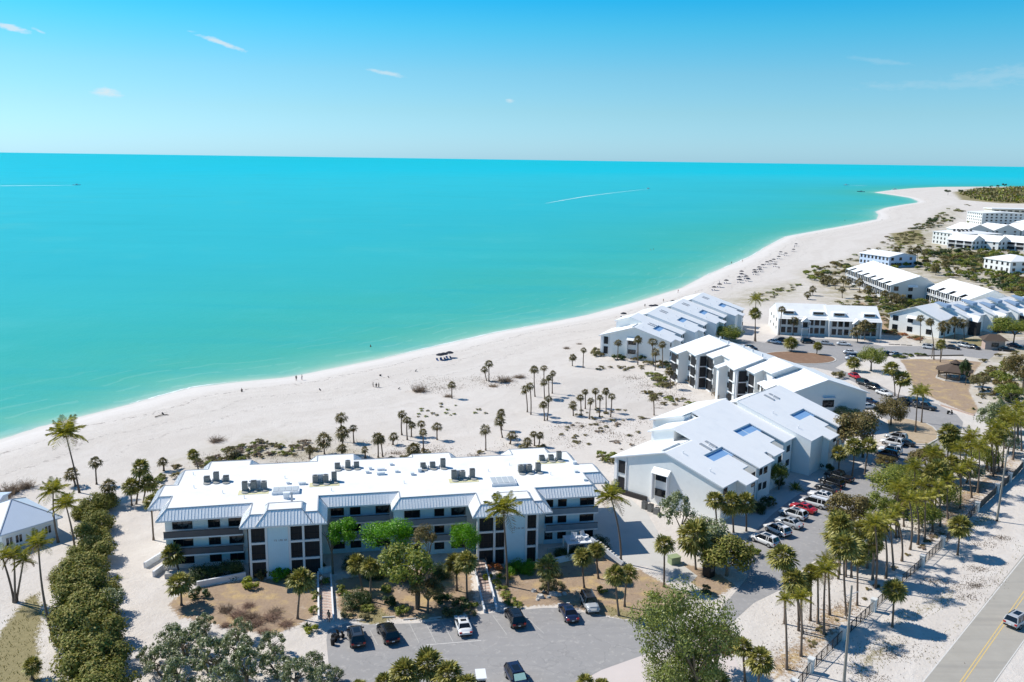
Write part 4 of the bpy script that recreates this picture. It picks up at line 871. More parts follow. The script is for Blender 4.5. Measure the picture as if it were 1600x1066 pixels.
# B6 - long grey villas on the right
E6 = block('condominium_building', 'long two storey pale building with stepped gables and blue shaded dormers behind the parking row', (139.0, 325.5), 40, 18.5, 14, 6.6, 10.2, wins=('near', 'right'))
for k in range(1, 5):
    o = bpy.data.objects  # further steps of the same building
    s0 = 14 * k; dw = 3.2 * k
    pa = (6.6 - .38 * dw, .389); 
    roofpiece(E6, rect(dw - .6, dw + 9.25, s0 - .3, s0 + 14), (6.6 - .389 * dw, .389)); roofpiece(E6, rect(dw + 9.25, dw + 19.1, s0 - .3, s0 + 14), (10.2 + .389 * (dw + 9.25), -.389))
    wallpiece(E6, rect(dw, dw + 9.25, s0, s0 + 14), (6.6 - .389 * dw, .389), .05); wallpiece(E6, rect(dw + 9.2, dw + 18.5, s0, s0 + 14), (10.2 + .389 * (dw + 9.25), -.389), .05)
    for z in (1, 4):
        for s_ in (3, 10): window(E6, dw + 18.5 - .03, s0 + s_, z, PI / 2, 1.6, 1.4)
    q = MB(); c = dw + 20; q.add([(c - 3, s0 + 1, 5.6), (c + 1.8, s0 + 1, 5.0), (c + 1.8, s0 + 5, 5.0), (c - 3, s0 + 5, 5.6), (c - 3, s0 + 3, 7.6), (c + 1.8, s0 + 3, 7.0)], [(0, 1, 5, 4), (1, 2, 5), (2, 3, 4, 5), (0, 3, 2, 1)]); q.build('entry_roof', m_memb, E6)
    q = MB(); q.box(c - 1, c + 1.5, s0 + 1.3, s0 + 4.7, 0, 5.2); q.build('entry_stair', m_screen, E6)
    for s_ in (s0 - 3.5, s0 + 4.5):
        w0 = dw + 10.8 - (3.2 if s_ < s0 else 0); z0 = 10.2 - .389 * (w0 - dw - 9.25)
        q = MB(); q.add([(w0, s_, z0 + .1), (w0, s_ + 4, z0 + .1), (w0 + 4.6, s_ + 4, z0 - 1.5), (w0 + 4.6, s_, z0 - 1.5), (w0 + 4.6, s_, z0 - .55), (w0 + 4.6, s_ + 4, z0 - .55)], [(0, 1, 5, 4), (0, 4, 3), (1, 2, 5), (3, 4, 5, 2)]); q.build('dormer', m_dorm, E6)
block('apartment_building', 'white balcony block with grey end gable, behind the long stepped building on the right', (186.3, 362.5), 90, 19, 36, 6.5, 10.4, balc='left', wins=('left', 'near'), notch=3.2)
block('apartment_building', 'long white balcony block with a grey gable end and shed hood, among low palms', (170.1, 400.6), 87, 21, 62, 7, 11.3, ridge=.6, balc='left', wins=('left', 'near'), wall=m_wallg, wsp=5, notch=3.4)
block('beach_clubhouse', 'low white roofed building with blue shaded walls and a window row near the dunes', (223.0, 531.0), 112, 21, 24, 6.5, 8.4, wall=mat('blue_shaded_wall', (.50, .60, .76), .8, .2, .05), hood=False, wsp=3)  # blue shade on the walls is put into their base colour
block('villa_building', 'small white hip roofed villa at the right frame edge above the green lawn', (284.9, 512.5), 105, 22, 20, 6.5, 9.4, wall=m_wallw, hood=False, hip=True)
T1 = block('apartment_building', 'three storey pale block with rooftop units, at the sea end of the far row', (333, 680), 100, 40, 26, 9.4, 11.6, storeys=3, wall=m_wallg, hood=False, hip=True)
for k in range(8): q = MB(); a, b = 8 + (k % 4) * 3.2, 6 + (k // 4) * 6; q.box(a, a + 1.3, b, b + 1.3, 10, 12.2); q.build('rooftop_unit', m_acg, T1)
for k in range(8):
    x0 = 333 + k * 17; y0 = 652 - k * 3.5
    block('row_villa', 'white villa with black balconies, %s in the far terrace row' % ordinal(k, 8), (x0, y0), 122, 15.5, 19, 6.6, 10.4, ridge=.42, balc='right' if k % 2 else 'left', wins=('left', 'near'), wall=m_wallw, hood=False, wsp=4.8)
for k in range(6):
    x0 = 372 + k * 25; y0 = 742 + k * 3
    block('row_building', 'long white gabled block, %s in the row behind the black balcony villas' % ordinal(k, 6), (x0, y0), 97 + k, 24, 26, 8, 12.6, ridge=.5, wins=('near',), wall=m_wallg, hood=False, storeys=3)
block('apartment_building', 'four storey white block with black balconies close to the far point of sand', (486, 938), 88, 44, 34, 12, 13.2, storeys=4, wins=('near', 'left'), wall=m_wallw, hood=False)
for k, (x, y, lb) in enumerate(((512, 905, 'left'), (532, 893, 'right'))):
    block('pavilion', 'low white hip roofed pavilion, %s of two in front of the far hotel' % lb, (x, y), 95, 17, 15, 4.5, 7.6, storeys=1, wins=(), hood=False, hip=True)
H2 = thing('hotel_building', 'cream hotel wing with three dark window bands in front of the mangroves', 'building', (560, 1060, 0), math.radians(-3))
mb = MB(); mb.box(0, 190, 0, 20, 0, 10.5); mb.build('wall', mat('cream_wall', (.62, .58, .47), .8, .2, .05), H2); mb = MB(); mb.box(-1, 191, -1, 21, 10.5, 11.4); mb.build('roof', m_memb, H2)
for k in range(3):
    for j in range(24): window(H2, 5 + j * 7.7, -.05, 1.2 + 3.3 * k, 0, 5.0, 1.6, cols=2)
# left house
Hs = thing('beach_house', 'white beach house with a pale blue metal hip roof at the left frame edge', 'house', (-72.0, 134.0, 0), math.radians(52))
# local axes: x along the front eave (to the left rear is -x), y to the back
ex = [(-9.0, -.6), (.6, -.6), (.6, 12.3), (-9.0, 12.3)]
mb = MB(); ap = (-4.2, 5.84, 6.0)
mb.add([(x, y, 3.2) for x, y in ex] + [ap] + [(x, y, 3.0) for x, y in ex], [(0, 1, 4), (1, 2, 4), (2, 3, 4), (3, 0, 4), (5, 6, 1, 0), (6, 7, 2, 1), (7, 8, 3, 2), (8, 5, 0, 3), (8, 7, 6, 5)])
mb.build('roof', mat('pale_blue_metal_roof', (.55, .62, .72), .42, .4, .05, .5, seams=(0, .45)), Hs)
mb = MB()
for i in range(4): mb.bar((*ex[i], 3.24), (ap[0], ap[1], ap[2] + .04), .16, .06)
mb.build('ridge_cap', m_gutter, Hs)
mb = MB(); mb.box(-8.4, 0, 0, 11.7, 0, 3.1); mb.build('wall', m_wallw, Hs)
for x in (-7.4, -6.0, -3.6, -1.6): window(Hs, x, -.02, .9, 0, 1.1, 1.4, frame=m_trim)
for y in (3, 6, 9): window(Hs, .02, y, .9, PI / 2, 1.1, 1.4, frame=m_trim)
H3 = thing('beach_house', 'blue roofed wing just showing behind the hip roofed house at the left edge', 'house', G(-34, 818), math.radians(8))
mb = MB(); mb.box(-2.5, 2.5, 0, 6, 0, 3); mb.build('wall', m_wallw, H3); mb = MB(); mb.add([(-3, -.5, 2.9), (3, -.5, 2.9), (3, 6.5, 2.9), (-3, 6.5, 2.9), (-3, 3, 3.6), (3, 3, 3.6)], [(0, 1, 5, 4), (2, 3, 4, 5), (0, 4, 3), (1, 2, 5), (3, 2, 1, 0)]); mb.build('roof', bpy.data.materials['pale_blue_metal_roof'], H3)
# gazebo
g0 = G(1490, 592); gz = thing('gazebo', 'wooden gazebo with brown shingle hip roof and a small cupola on the sandy lawn', 'gazebo', g0, math.radians(-8))
n = 8; Rg = 5.2; mb = MB(); mb.prism([((Rg - .3) * math.cos(2 * PI * k / n), (Rg - .3) * math.sin(2 * PI * k / n)) for k in range(n)], 0, .35); mb.build('floor', m_conc, gz)
for k in range(n): q = MB(); a = 2 * PI * k / n; q.box((Rg - .9) * math.cos(a) - .12, (Rg - .9) * math.cos(a) + .12, (Rg - .9) * math.sin(a) - .12, (Rg - .9) * math.sin(a) + .12, .35, 2.8); q.build('post', m_wood, gz)
mb = MB(); ring = [(Rg * math.cos(2 * PI * k / n), Rg * math.sin(2 * PI * k / n)) for k in range(n)]
mb.add([(x, y, 2.6) for x, y in ring] + [(x, y, 2.8) for x, y in ring] + [(x * .22, y * .22, 4.4) for x, y in ring], [(i, (i + 1) % n, n + (i + 1) % n, n + i) for i in range(n)] + [(n + i, n + (i + 1) % n, 2 * n + (i + 1) % n, 2 * n + i) for i in range(n)] + [tuple(range(n))[::-1]]); mb.build('roof', m_shingle, gz)
mb = MB(); mb.add([(x * .3, y * .3, 4.75) for x, y in ring] + [(0, 0, 5.7)], [(i, (i + 1) % n, n) for i in range(n)] + [tuple(range(n))[::-1]]); mb.prism([(x * .18, y * .18) for x, y in ring], 4.3, 4.8); mb.build('cupola', m_shingle, gz)
mb = MB()
for k in range(n):
    if k in (6,): continue
    a, b = ring[k], ring[(k + 1) % n]; mb.bar((a[0] * .83, a[1] * .83, 1.3), (b[0] * .83, b[1] * .83, 1.3), .08, .1); mb.bar((a[0] * .83, a[1] * .83, .8), (b[0] * .83, b[1] * .83, .8), .06, .5)
mb.build('railing', m_wood, gz)
for k in range(3):
    q = thing('picnic_table', 'pale picnic table under the gazebo roof, %s of three' % ('left', 'middle', 'right')[k], 'table', g0 + Vector((-2.4 + 2.3 * k, -.4, .36)), 0, 'picnic tables under the gazebo')
    t_ = MB(); t_.box(-.8, .8, -.4, .4, .7, .78); t_.build('table_top', m_trim, q); t_ = MB()
    for y_ in (-.7, .5): t_.box(-.8, .8, y_, y_ + .22, .42, .48)
    t_.build('bench', m_trim, q); t_ = MB(); t_.box(-.5, -.4, -.6, .6, 0, .7); t_.box(.4, .5, -.6, .6, 0, .7); t_.build('legs', m_trim, q)
# ------------------------------------------------------------------ plant meshes
def fan_crown(seed, nf=34, segs=9, droop=.35):
    """crown of fan leaves, unit radius"""
    R = random.Random(seed); mb = MB()
    for i in range(nf):
        f = (i + .5) / nf; el = math.radians(82 - 125 * f ** .9 + R.uniform(-8, 8)); az = i * 2.39996 + R.uniform(-.25, .25)
        d = Vector((math.cos(az) * math.cos(el), math.sin(az) * math.cos(el), math.sin(el))); s = Vector((-math.sin(az), math.cos(az), 0)); n = s.cross(d)
        pl = R.uniform(.30, .45); bl = R.uniform(.48, .62); b0 = d * pl; tw = R.uniform(-.5, .5)
        s2 = s * math.cos(tw) + n * math.sin(tw); 
        mb.add([s2 * .012, -s2 * .012, b0 - s2 * .012, b0 + s2 * .012], [(0, 1, 2, 3)])
        for k in range(segs):
            a = (k - (segs - 1) / 2) / ((segs - 1) / 2) * 1.45
            dd = d * math.cos(a) + s2 * math.sin(a); L_ = bl * (1 - .18 * abs(a)); w = .05
            side = (d * -math.sin(a) + s2 * math.cos(a)) * w * 1.15; up = n * (.03 if k % 2 else -.03)
            m1 = b0 + dd * L_ * .6 + up - Vector((0, 0, droop * .10)); tip = b0 + dd * L_ - Vector((0, 0, droop * (.25 + .25 * R.random())))
            mb.add([b0, m1 + side, tip, m1 - side], [(0, 1, 2, 3)])
    return mb
def dead_skirt(seed, n=7):
    R = random.Random(seed); mb = MB()
    for i in range(n):
        az = R.uniform(0, 2 * PI); d = Vector((math.cos(az), math.sin(az), 0)); s = Vector((-d.y, d.x, 0)); r = R.uniform(.12, .28); z = -R.uniform(.5, .85)
        mb.add([d * .06, d * r + s * .10 + Vector((0, 0, z * .6)), d * r * .8 + Vector((0, 0, z)), d * r - s * .10 + Vector((0, 0, z * .6))], [(0, 1, 2, 3)])
    return mb
FAN = [fan_crown(11 + k, 38 + 3 * k, 10).me('fan_crown', [m_fan]) for k in range(4)]
FANT = [fan_crown(51 + k, 19 + 3 * k, 8, .75).me('fan_crown_thin', [m_fand]) for k in range(4)]
SKIRT = [dead_skirt(5 + k, 5 + 2 * k).me('dead_fronds', [m_dead]) for k in range(3)]
def frond(seed, droop, npair=17, brown=False):
    """one coconut frond along +X, unit length"""
    R = random.Random(seed); mb = MB()
    P = lambda t: Vector((t * (1 - .12 * droop * t), 0, .20 * t - droop * t * t * .75))
    for k in range(8):
        a, b = P(k / 8), P((k + 1) / 8); w = .012 * (1 - k / 9); mb.add([a + Vector((0, w, 0)), a - Vector((0, w, 0)), b - Vector((0, w, 0)), b + Vector((0, w, 0))], [(0, 1, 2, 3)])
    for k in range(npair):
        t = .12 + .86 * k / (npair - 1); p = P(t); L_ = (.34 * math.sin(PI * min(1, t * .85 + .12)) + .06) * R.uniform(.85, 1.1)
        for sgn in (-1, 1):
            o = Vector((.40 * L_, sgn * L_ * .80, -L_ * R.uniform(.25, .65))); w = Vector((.016, 0, 0))
            mb.add([p - w, p + w, p + o * .6 + w + Vector((0, 0, .02)), p + o, p + o * .6 - w], [(0, 1, 2, 3, 4)])
    return mb
FROND = [frond(1, .25).me('frond_stiff', [m_coco]), frond(2, .6).me('frond_arched', [m_coco]), frond(3, 1.0).me('frond_drooping', [m_coco]), frond(4, 1.25).me('frond_brown', [m_dead])]
def coco_crown(seed, nf=18):
    R = random.Random(seed); mb = MB()
    for i in range(nf):
        f = i / (nf - 1); fr = frond(seed * 31 + i, .2 + 1.0 * f + R.uniform(-.1, .1), 13); az = i * 2.39996 + R.uniform(-.2, .2); el = math.radians(72 - 85 * f)
        Mx = Matrix.Rotation(az, 3, 'Z') @ Matrix.Rotation(-el, 3, 'Y')
        mb.add([Mx @ Vector(p) for p in fr.v], fr.f)
    return mb
COCO = [coco_crown(9 + k, 20 + 2 * k).me('coconut_crown', [m_coco]) for k in range(3)]
def nuts(seed):
    R = random.Random(seed); mb = MB()
    for i in range(7):
        a = R.uniform(0, 6.28); c = Vector((math.cos(a) * .13, math.sin(a) * .13, -.06 - R.random() * .08)); r = .055
        mb.add([c + Vector(v) * r for v in ((1, 0, 0), (0, 1, 0), (-1, 0, 0), (0, -1, 0), (0, 0, 1.2), (0, 0, -1.2))], [(0, 1, 4), (1, 2, 4), (2, 3, 4), (3, 0, 4), (1, 0, 5), (2, 1, 5), (3, 2, 5), (0, 3, 5)])
    return mb.me('coconuts', [m_dead])
NUTS = nuts(1)
def trunk_mesh(h, top, r0, r1, seed, curve=.0, mt=None):
    """trunk from the origin to (top.x, top.y, h)"""
    R = random.Random(seed); mb = MB(); n = 9; pts = []; rad = []
    ca = R.uniform(0, 6.28)
    for i in range(n + 1):
        t = i / n; b = math.sin(PI * t) * curve * h
        pts.append((top[0] * t ** 1.3 + math.cos(ca) * b, top[1] * t ** 1.3 + math.sin(ca) * b, h * t))
        rad.append((r0 * (1.5 - .5 * min(1, t * 12)) * (1 - t) + r1 * t) * R.uniform(.94, 1.06))
    mb.tube(pts, rad, 7); return mb.me('trunk', [mt or m_palmbark])
PALMN = [0]
def fan_palm(bx, by, cx, cy, rpx, label, group=None, thin=False, skirt=True, hmin=1.0, seed=None):
    """base pixel, crown centre pixel and crown radius in photo pixels -> a palm standing on the ground"""
    PALMN[0] += 1; k = PALMN[0] if seed is None else seed; R = random.Random(k * 17 + 3)
    b = G(bx, by); h = max(hmin, hgt(bx, by, cy)); mp_ = ppm(b); r = rpx * mp_ * 1.22
    lean = (cx - bx) * mp_ - 0.0; kk = PX(Vector((b.x, b.y, h)))[0] - bx; lean -= kk * mp_
    t = thing('fan_palm', label, 'palm tree', b, 0, group)
    top = (lean, R.uniform(-.3, .3) * lean if abs(lean) > .3 else 0)
    link('trunk', trunk_mesh(h, top, .15 if h > 2.5 else .2, .12, k, R.uniform(0, .03)), t)
    rz = R.uniform(0, 6.28); loc = (top[0], top[1], h)
    link('crown', (FANT if thin else FAN)[k % 4], t, loc, (R.uniform(-.1, .1), R.uniform(-.1, .1), rz), (r, r, r * R.uniform(.85, 1.05)))
    if skirt: link('dead_fronds', SKIRT[k % 3], t, loc, (0, 0, rz), r)
    return t
def coconut_palm(bx, by, cx, cy, rpx, label, group=None, fronds=0, seed=None, nut=True):
    PALMN[0] += 1; k = PALMN[0] if seed is None else seed; R = random.Random(k * 13 + 1)
    b = G(bx, by); h = max(1.5, hgt(bx, by, cy)); mp_ = ppm(b); r = rpx * mp_ * 1.06
    lean = (cx - PX(Vector((b.x, b.y, h)))[0]) * mp_
    t = thing('coconut_palm', label, 'palm tree', b, 0, group)
    top = (lean, 0); loc = Vector((top[0], top[1], h))
    link('trunk', trunk_mesh(h, top, .17, .10, k, R.uniform(.0, .04)), t)
    if fronds:
        for i in range(fronds):
            f = i / (fronds - 1); az = i * 2.39996 + R.uniform(-.2, .2); el = math.radians(72 - 80 * f)
            me = FROND[0 if f < .3 else (1 if f < .65 else 2)]
            if i >= fronds - 2 and R.random() < .6: me = FROND[3]
            link('frond', me, t, loc, Matrix.Rotation(az, 3, 'Z').__matmul__(Matrix.Rotation(-el, 3, 'Y')).to_euler(), r * R.uniform(.9, 1.1))
    else: link('crown', COCO[k % 3], t, loc, (0, 0, R.uniform(0, 6)), r)
    if nut: link('coconuts', NUTS, t, loc, None, r * .8 if r < 4 else 3.0)
    return t
def leafball(seed, n=4200, ls=.075, lobes=16, flat=.75, sp=.42, low=-.35, hole=.0, kind='leaf', lobr=(.26, .42)):
    """crown of separate leaf-sized faces gathered in uneven clumps, about unit radius"""
    R = random.Random(seed); mb = MB(); C_ = []
    for i in range(lobes):
        while True:
            v = Vector((R.uniform(-1, 1), R.uniform(-1, 1), R.uniform(low, 1)))
            if .25 < v.length < 1: break
        v = v * R.uniform(.55, .78) / max(v.length, .6); C_.append((v, R.uniform(*lobr)))
    for i in range(n):
        c, r = C_[R.randrange(lobes)]; d = Vector((R.gauss(0, 1), R.gauss(0, 1), R.gauss(0, 1))).normalized()
        p = c + d * r * (R.random() ** .28) * R.uniform(.85, 1.12); p.z *= flat
        nrm = (d + Vector((0, 0, .6)) + Vector((R.uniform(-.8, .8), R.uniform(-.8, .8), R.uniform(-.8, .8)))).normalized()
        a = nrm.cross(Vector((R.uniform(-1, 1), R.uniform(-1, 1), R.uniform(-1, 1)))).normalized(); b = nrm.cross(a); s = ls * R.uniform(.6, 1.25)
        mb.add([p - a * s * .5, p + b * s * .32 , p + a * s * .6, p - b * s * .32], [(0, 1, 2, 3)])
    return mb
def brush(seed, n=190, h=1.0):
    R = random.Random(seed); mb = MB()
    for i in range(n):
        az = R.uniform(0, 6.28); el = R.uniform(.1, 1.4); d = Vector((math.cos(az) * math.cos(el), math.sin(az) * math.cos(el), math.sin(el) * h)); p = Vector((R.uniform(-.4, .4), R.uniform(-.4, .4), 0)); w = d.cross(Vector((R.random(), R.random(), R.random()))).normalized() * .016
        q = p + d * R.uniform(.4, 1.0); mb.add([p - w, p + w, q], [(0, 1, 2)])
        for j in range(2): 
            m_ = p.lerp(q, R.uniform(.4, .9)); e = m_ + Vector((R.uniform(-.25, .25), R.uniform(-.25, .25), R.uniform(-.05, .2))); mb.add([m_ - w * .7, m_ + w * .7, e], [(0, 1, 2)])
    return mb
def spiky(seed, n=46, w=.05):
    R = random.Random(seed); mb = MB()
    for i in range(n):
        az = R.uniform(0, 6.28); el = R.uniform(.15, 1.45); d = Vector((math.cos(az) * math.cos(el), math.sin(az) * math.cos(el), math.sin(el))); s = Vector((-math.sin(az), math.cos(az), 0)) * w; L_ = R.uniform(.7, 1.05)
        mb.add([Vector((0, 0, 0)), d * L_ * .5 + s, d * L_ - Vector((0, 0, .15)), d * L_ * .5 - s], [(0, 1, 2, 3)])
    return mb
LB_ = {k: [leafball(s + j, **kw) for j in range(nv)] for k, nv, s, kw in (
    ('tree', 3, 100, dict(n=5200, ls=.085, lobes=20)), ('dense', 2, 200, dict(n=6500, ls=.075, lobes=14, lobr=(.34, .5))),
    ('sg', 3, 300, dict(n=5200, ls=.105, lobes=18, flat=.85, lobr=(.34, .5))), ('open', 3, 400, dict(n=4200, ls=.085, lobes=26, lobr=(.2, .36))),
    ('small', 4, 500, dict(n=900, ls=.17, lobes=9, low=-.1)), ('airy', 4, 800, dict(n=2600, ls=.088, lobes=34, flat=.95, lobr=(.10, .26), low=-.2)), ('big', 1, 900, dict(n=15000, ls=.042, lobes=30, lobr=(.22, .42), low=-.6)), ('cone', 1, 600, dict(n=3800, ls=.10, lobes=18)), ('tuft', 3, 700, dict(n=360, ls=.24, lobes=7, low=0, flat=.6)))}
_lm = {}
def leafmesh(kind, j, mt):
    key = (kind, j % len(LB_[kind]), mt.name)
    if key not in _lm: _lm[key] = LB_[kind][key[1]].me('foliage_' + kind, [mt])
    return _lm[key]
BRUSH = {mt.name: [brush(20 + k).me('brush', [mt]) for k in range(2)] for mt in (m_dry, m_dune, m_redb)}
SPK = {mt.name: spiky(33).me('spiky_leaves', [mt]) for mt in (m_yg, m_dk, m_ol)}
def limbs(h, R_, seed, multi=1, r0=.16):
    R = random.Random(seed); mb = MB()
    for k in range(multi):
        x0, y0 = (0, 0) if multi == 1 else (R.uniform(-.4, .4), R.uniform(-.4, .4)); fx, fy = x0 + R.uniform(-.3, .3) * multi * .5, y0 + R.uniform(-.3, .3)
        mb.tube([(x0, y0, 0), (fx * .6 + x0 * .4, fy, h * .3), (fx, fy, h * .55)], [r0 * 1.25, r0, r0 * .8], 6)
        for j in range(5):
            a = R.uniform(0, 6.28); e = (fx + math.cos(a) * R_ * .6, fy + math.sin(a) * R_ * .6, h * R.uniform(.85, 1.15)); mb.tube([(fx, fy, h * .5), (fx * .5 + e[0] * .5, fy * .5 + e[1] * .5, h * .85), e], [r0 * .6, r0 * .4, r0 * .12], 5)
    return mb.me('trunk', [m_bark])
TN = [0]
def tree(name, label, cat, bx, by, cx, cy, rx, ry, mt, kind='tree', group=None, trunk=True, multi=1, seed=None, squash=1.0):
    """base pixel; crown centre pixel; crown half-width and half-height in photo pixels"""
    TN[0] += 1; k = TN[0] if seed is None else seed; R = random.Random(k * 7 + 1)
    b = G(bx, by); mp_ = ppm(b); r = rx * mp_; depr = math.atan2(CAMH, b.y); 
    hc = max(.2, hgt(bx, by, cy)); rz_ = ry * mp_ / max(.5, math.cos(depr)) * squash
    hc = max(hc, rz_ * .45 if not trunk else rz_ * .7)
    t = thing(name, label, cat, b, 0, group); dx = (cx - PX(Vector((b.x, b.y, hc)))[0]) * mp_
    if trunk: link('trunk', limbs(hc, r, k, multi, max(.08, min(.25, r * .06))), t)
    link('crown' if trunk else 'foliage', leafmesh(kind, k, mt), t, (dx, 0, hc), (0, 0, R.uniform(0, 6.28)), (r * 1.12, r * 1.12 * R.uniform(.85, 1), rz_ * 1.12))
    return t
def shrub(name, label, x, y, rx, mt, kind='small', group=None, h=.8, cat='shrub', seed=None):
    TN[0] += 1; k = TN[0] if seed is None else seed; R = random.Random(k * 5)
    b = G(x, y); r = rx * ppm(b); 
    o = link(name, leafmesh(kind, k, mt), None, b + Vector((0, 0, r * h * .42)), (0, 0, R.uniform(0, 6.28)), (r * 1.1, r * 1.1, r * h * 1.2)); return tag(o, label, cat, group)
def brushat(label, x, y, rx, mt, h=.6, group=None, name='dry_brush'):
    TN[0] += 1; b = G(x, y); r = rx * ppm(b); o = link(name, BRUSH[mt.name][TN[0] % 2], None, b, (0, 0, TN[0] * 1.3), (r, r, r * h)); return tag(o, label, 'bush', group)
def spik(label, x, y, rx, mt, name='spiky_plant', group=None):
    b = G(x, y); r = rx * ppm(b); o = link(name, SPK[mt.name], None, b, (0, 0, x), (r, r, r * .9)); return tag(o, label, 'plant', group)
def series(items, fn, fmt, group, kw=None):
    """items sorted left to right get their place in the row as part of the label"""
    items = sorted(items, key=lambda q: q[2]); n = len(items)
    for i, q in enumerate(items): fn(*q, fmt % ordinal(i, n), group, **(kw or {}))
# ------------------------------------------------------------------ the palms, one by one (base px, crown px, crown radius px)
G1 = 'fan palms in front of the long white building'
for q, l in (((283.5, 946, 280, 912, 22), 'round headed fan palm on the brown verge beside the dark ragged shrub'),
             ((280, 895, 270, 866, 20), 'leaning fan palm close to the left corner of the long white building'),
             ((465, 967, 470, 908, 23), 'full fan palm left of the left walkway to the long building'),
             ((566, 923, 557, 882, 17), 'left one of the paired fan palms beside the olive green tree'),
             ((580, 940, 579, 886, 17), 'right one of the paired fan palms beside the olive green tree'),
             ((714, 923, 712, 880, 19), 'left one of the paired fan palms beside the stepped walkway'),
             ((730, 938, 729, 878, 19), 'right one of the paired fan palms beside the stepped walkway'),
             ((857, 928, 856, 886, 20), 'fan palm rising from dry brown grass in front of the right stair tower'),
             ((913, 919, 911, 870, 18), 'fan palm behind the parked jeep, left of two close together'),
             ((935, 904, 932, 860, 15), 'curved fan palm behind the parked jeep, right of two close together'),
             ((967, 962, 962, 900, 18), 'left one of the two fan palms at the right end of the parking lot'),
             ((976, 948, 981, 896, 17), 'right one of the two fan palms at the right end of the parking lot'),
             ((1037.5, 917, 1038, 851, 18), 'slender fan palm on brown ground beside the green utility box')):
    fan_palm(*q, l, G1)
for q, l in (((793, 916, 786, 798, 31), 'tall coconut palm standing in front of the right stair tower'),
             ((970, 880, 955, 778, 27), 'slim coconut palm at the right end of the long white building')):
    coconut_palm(*q, l, 'coconut palms by the long white building', fronds=20)
coconut_palm(124, 770, 103, 680, 30, 'tallest coconut palm, leaning left against the pale beach', 'coconut palms at the left edge', fronds=20)
coconut_palm(91, 848, 83, 768, 24, 'coconut palm in front of the hip roofed house, left of two', 'coconut palms at the left edge', fronds=18)
coconut_palm(117, 860, 103, 790, 23, 'coconut palm in front of the hip roofed house, right of two', 'coconut palms at the left edge', fronds=18)
coconut_palm(83, 1001, 60, 852, 25, 'coconut palm with a long bare leaning trunk, drooping over the house wall', 'coconut palms at the left edge', fronds=16)
for q, w_ in (((22, 941, 4, 872, 22), 'left'), ((24, 942, 22, 868, 20), 'middle'), ((26, 940, 36, 878, 20), 'right')):
    coconut_palm(*q, '%s stem of the low palm clump at the left frame edge, shading white sand' % w_, 'palm clump at the left frame edge', fronds=13)
fan_palm(50, 1062, 50, 1040, 16, 'young palm on the grass verge at the bottom left', None)
G2 = 'palms between the hedge and the long white building'
for q, l in (((151, 757, 149, 722, 12), 'small dark fan palm on the beach right of the tallest coconut palm'), ((118, 760, 112, 741, 14), 'browning fan palm at the foot of the tallest coconut palm'),
             ((171, 790, 170, 758, 13), 'dark shaggy palm at the top of the sea grape hedge'), ((206, 790, 205, 760, 15), 'left palm of the shaggy trio beside the sandy track'), ((213, 788, 218, 732, 16), 'tallest palm of the shaggy trio beside the sandy track'), ((224, 786, 231, 756, 15), 'right palm of the shaggy trio beside the sandy track'),
             ((240, 844, 236, 784, 13), 'slender fan palm touching the left end of the long roof'), ((256, 736, 254, 721, 9), 'small dark palm on the beach edge above the sandy track'), ((310, 736, 301, 711, 10), 'fan palm leaning left just behind the roof of the long building')):
    fan_palm(*q, l, G2, thin='dark' in l or 'brown' in l)
G3 = 'fan palms scattered on the beach sand'
rows = {
 'fan palm in the tight sand clump behind the long roof, %s': [(628, 680, 628, 647, 8), (636.5, 687.5, 636, 656, 8), (643, 683, 644, 664, 7), (658, 682, 658, 662, 8), (662, 709, 661, 675, 8), (683, 687.5, 683, 666, 9)],
 'fan palm just behind the left roof half, %s of its row': [(484, 717, 484, 702, 8), (507, 710, 506, 687, 15), (533, 690, 533, 652, 11), (535, 710, 535, 675, 13), (553, 692, 552, 669, 8), (534, 716, 534, 700, 9), (571, 716, 570, 703, 7), (591, 715, 590, 684, 11), (598, 714, 595, 686, 8), (614, 695, 615, 682, 9)],
 'fan palm just behind the right roof half, %s of its row': [(759, 704, 758, 671, 10), (784, 672, 783, 645, 8), (785, 684, 781, 657, 10), (797, 694, 800, 680, 10), (824, 700, 824, 690, 9), (835, 697, 834, 678, 7), (842, 698, 844, 680, 7)],
 'slim palm in the loose grove on open sand, %s of the grove': [(824, 644, 821, 608, 9), (829.5, 648, 828, 603, 8), (836, 620, 835, 577, 8), (850, 597, 850, 575, 7), (851, 624, 850, 597, 7), (858, 619, 858, 590, 6), (863, 615, 864, 583, 6), (851, 657.5, 849, 632, 8), (855, 657, 857, 623, 7)],
 'slim palm in the even row on open sand, %s of the row': [(896, 650, 895, 632, 8), (908, 650, 907, 621, 7), (914.5, 639, 914.5, 612, 6), (921, 655, 923, 626, 7), (931, 637, 930.5, 611, 7), (936.5, 652, 937.5, 621, 6), (947, 644, 947, 611, 7), (954, 652, 956, 619, 7)],
 'dark fan palm before the grey seaside gable, %s of its row': [(948, 548, 949, 528, 9), (965, 563, 966, 535, 7), (996.5, 570, 997, 530, 8), (1021, 570, 1020, 534, 9), (1023.5, 579, 1024, 550, 8), (1035, 575, 1035, 538, 7), (1047.5, 607.5, 1046, 580, 9)],
}
for fmt, its in rows.items():
    series(its, lambda a, b, c, d, e, lab, grp: fan_palm(a, b, c, d, e, lab, grp, thin=True), fmt, G3)
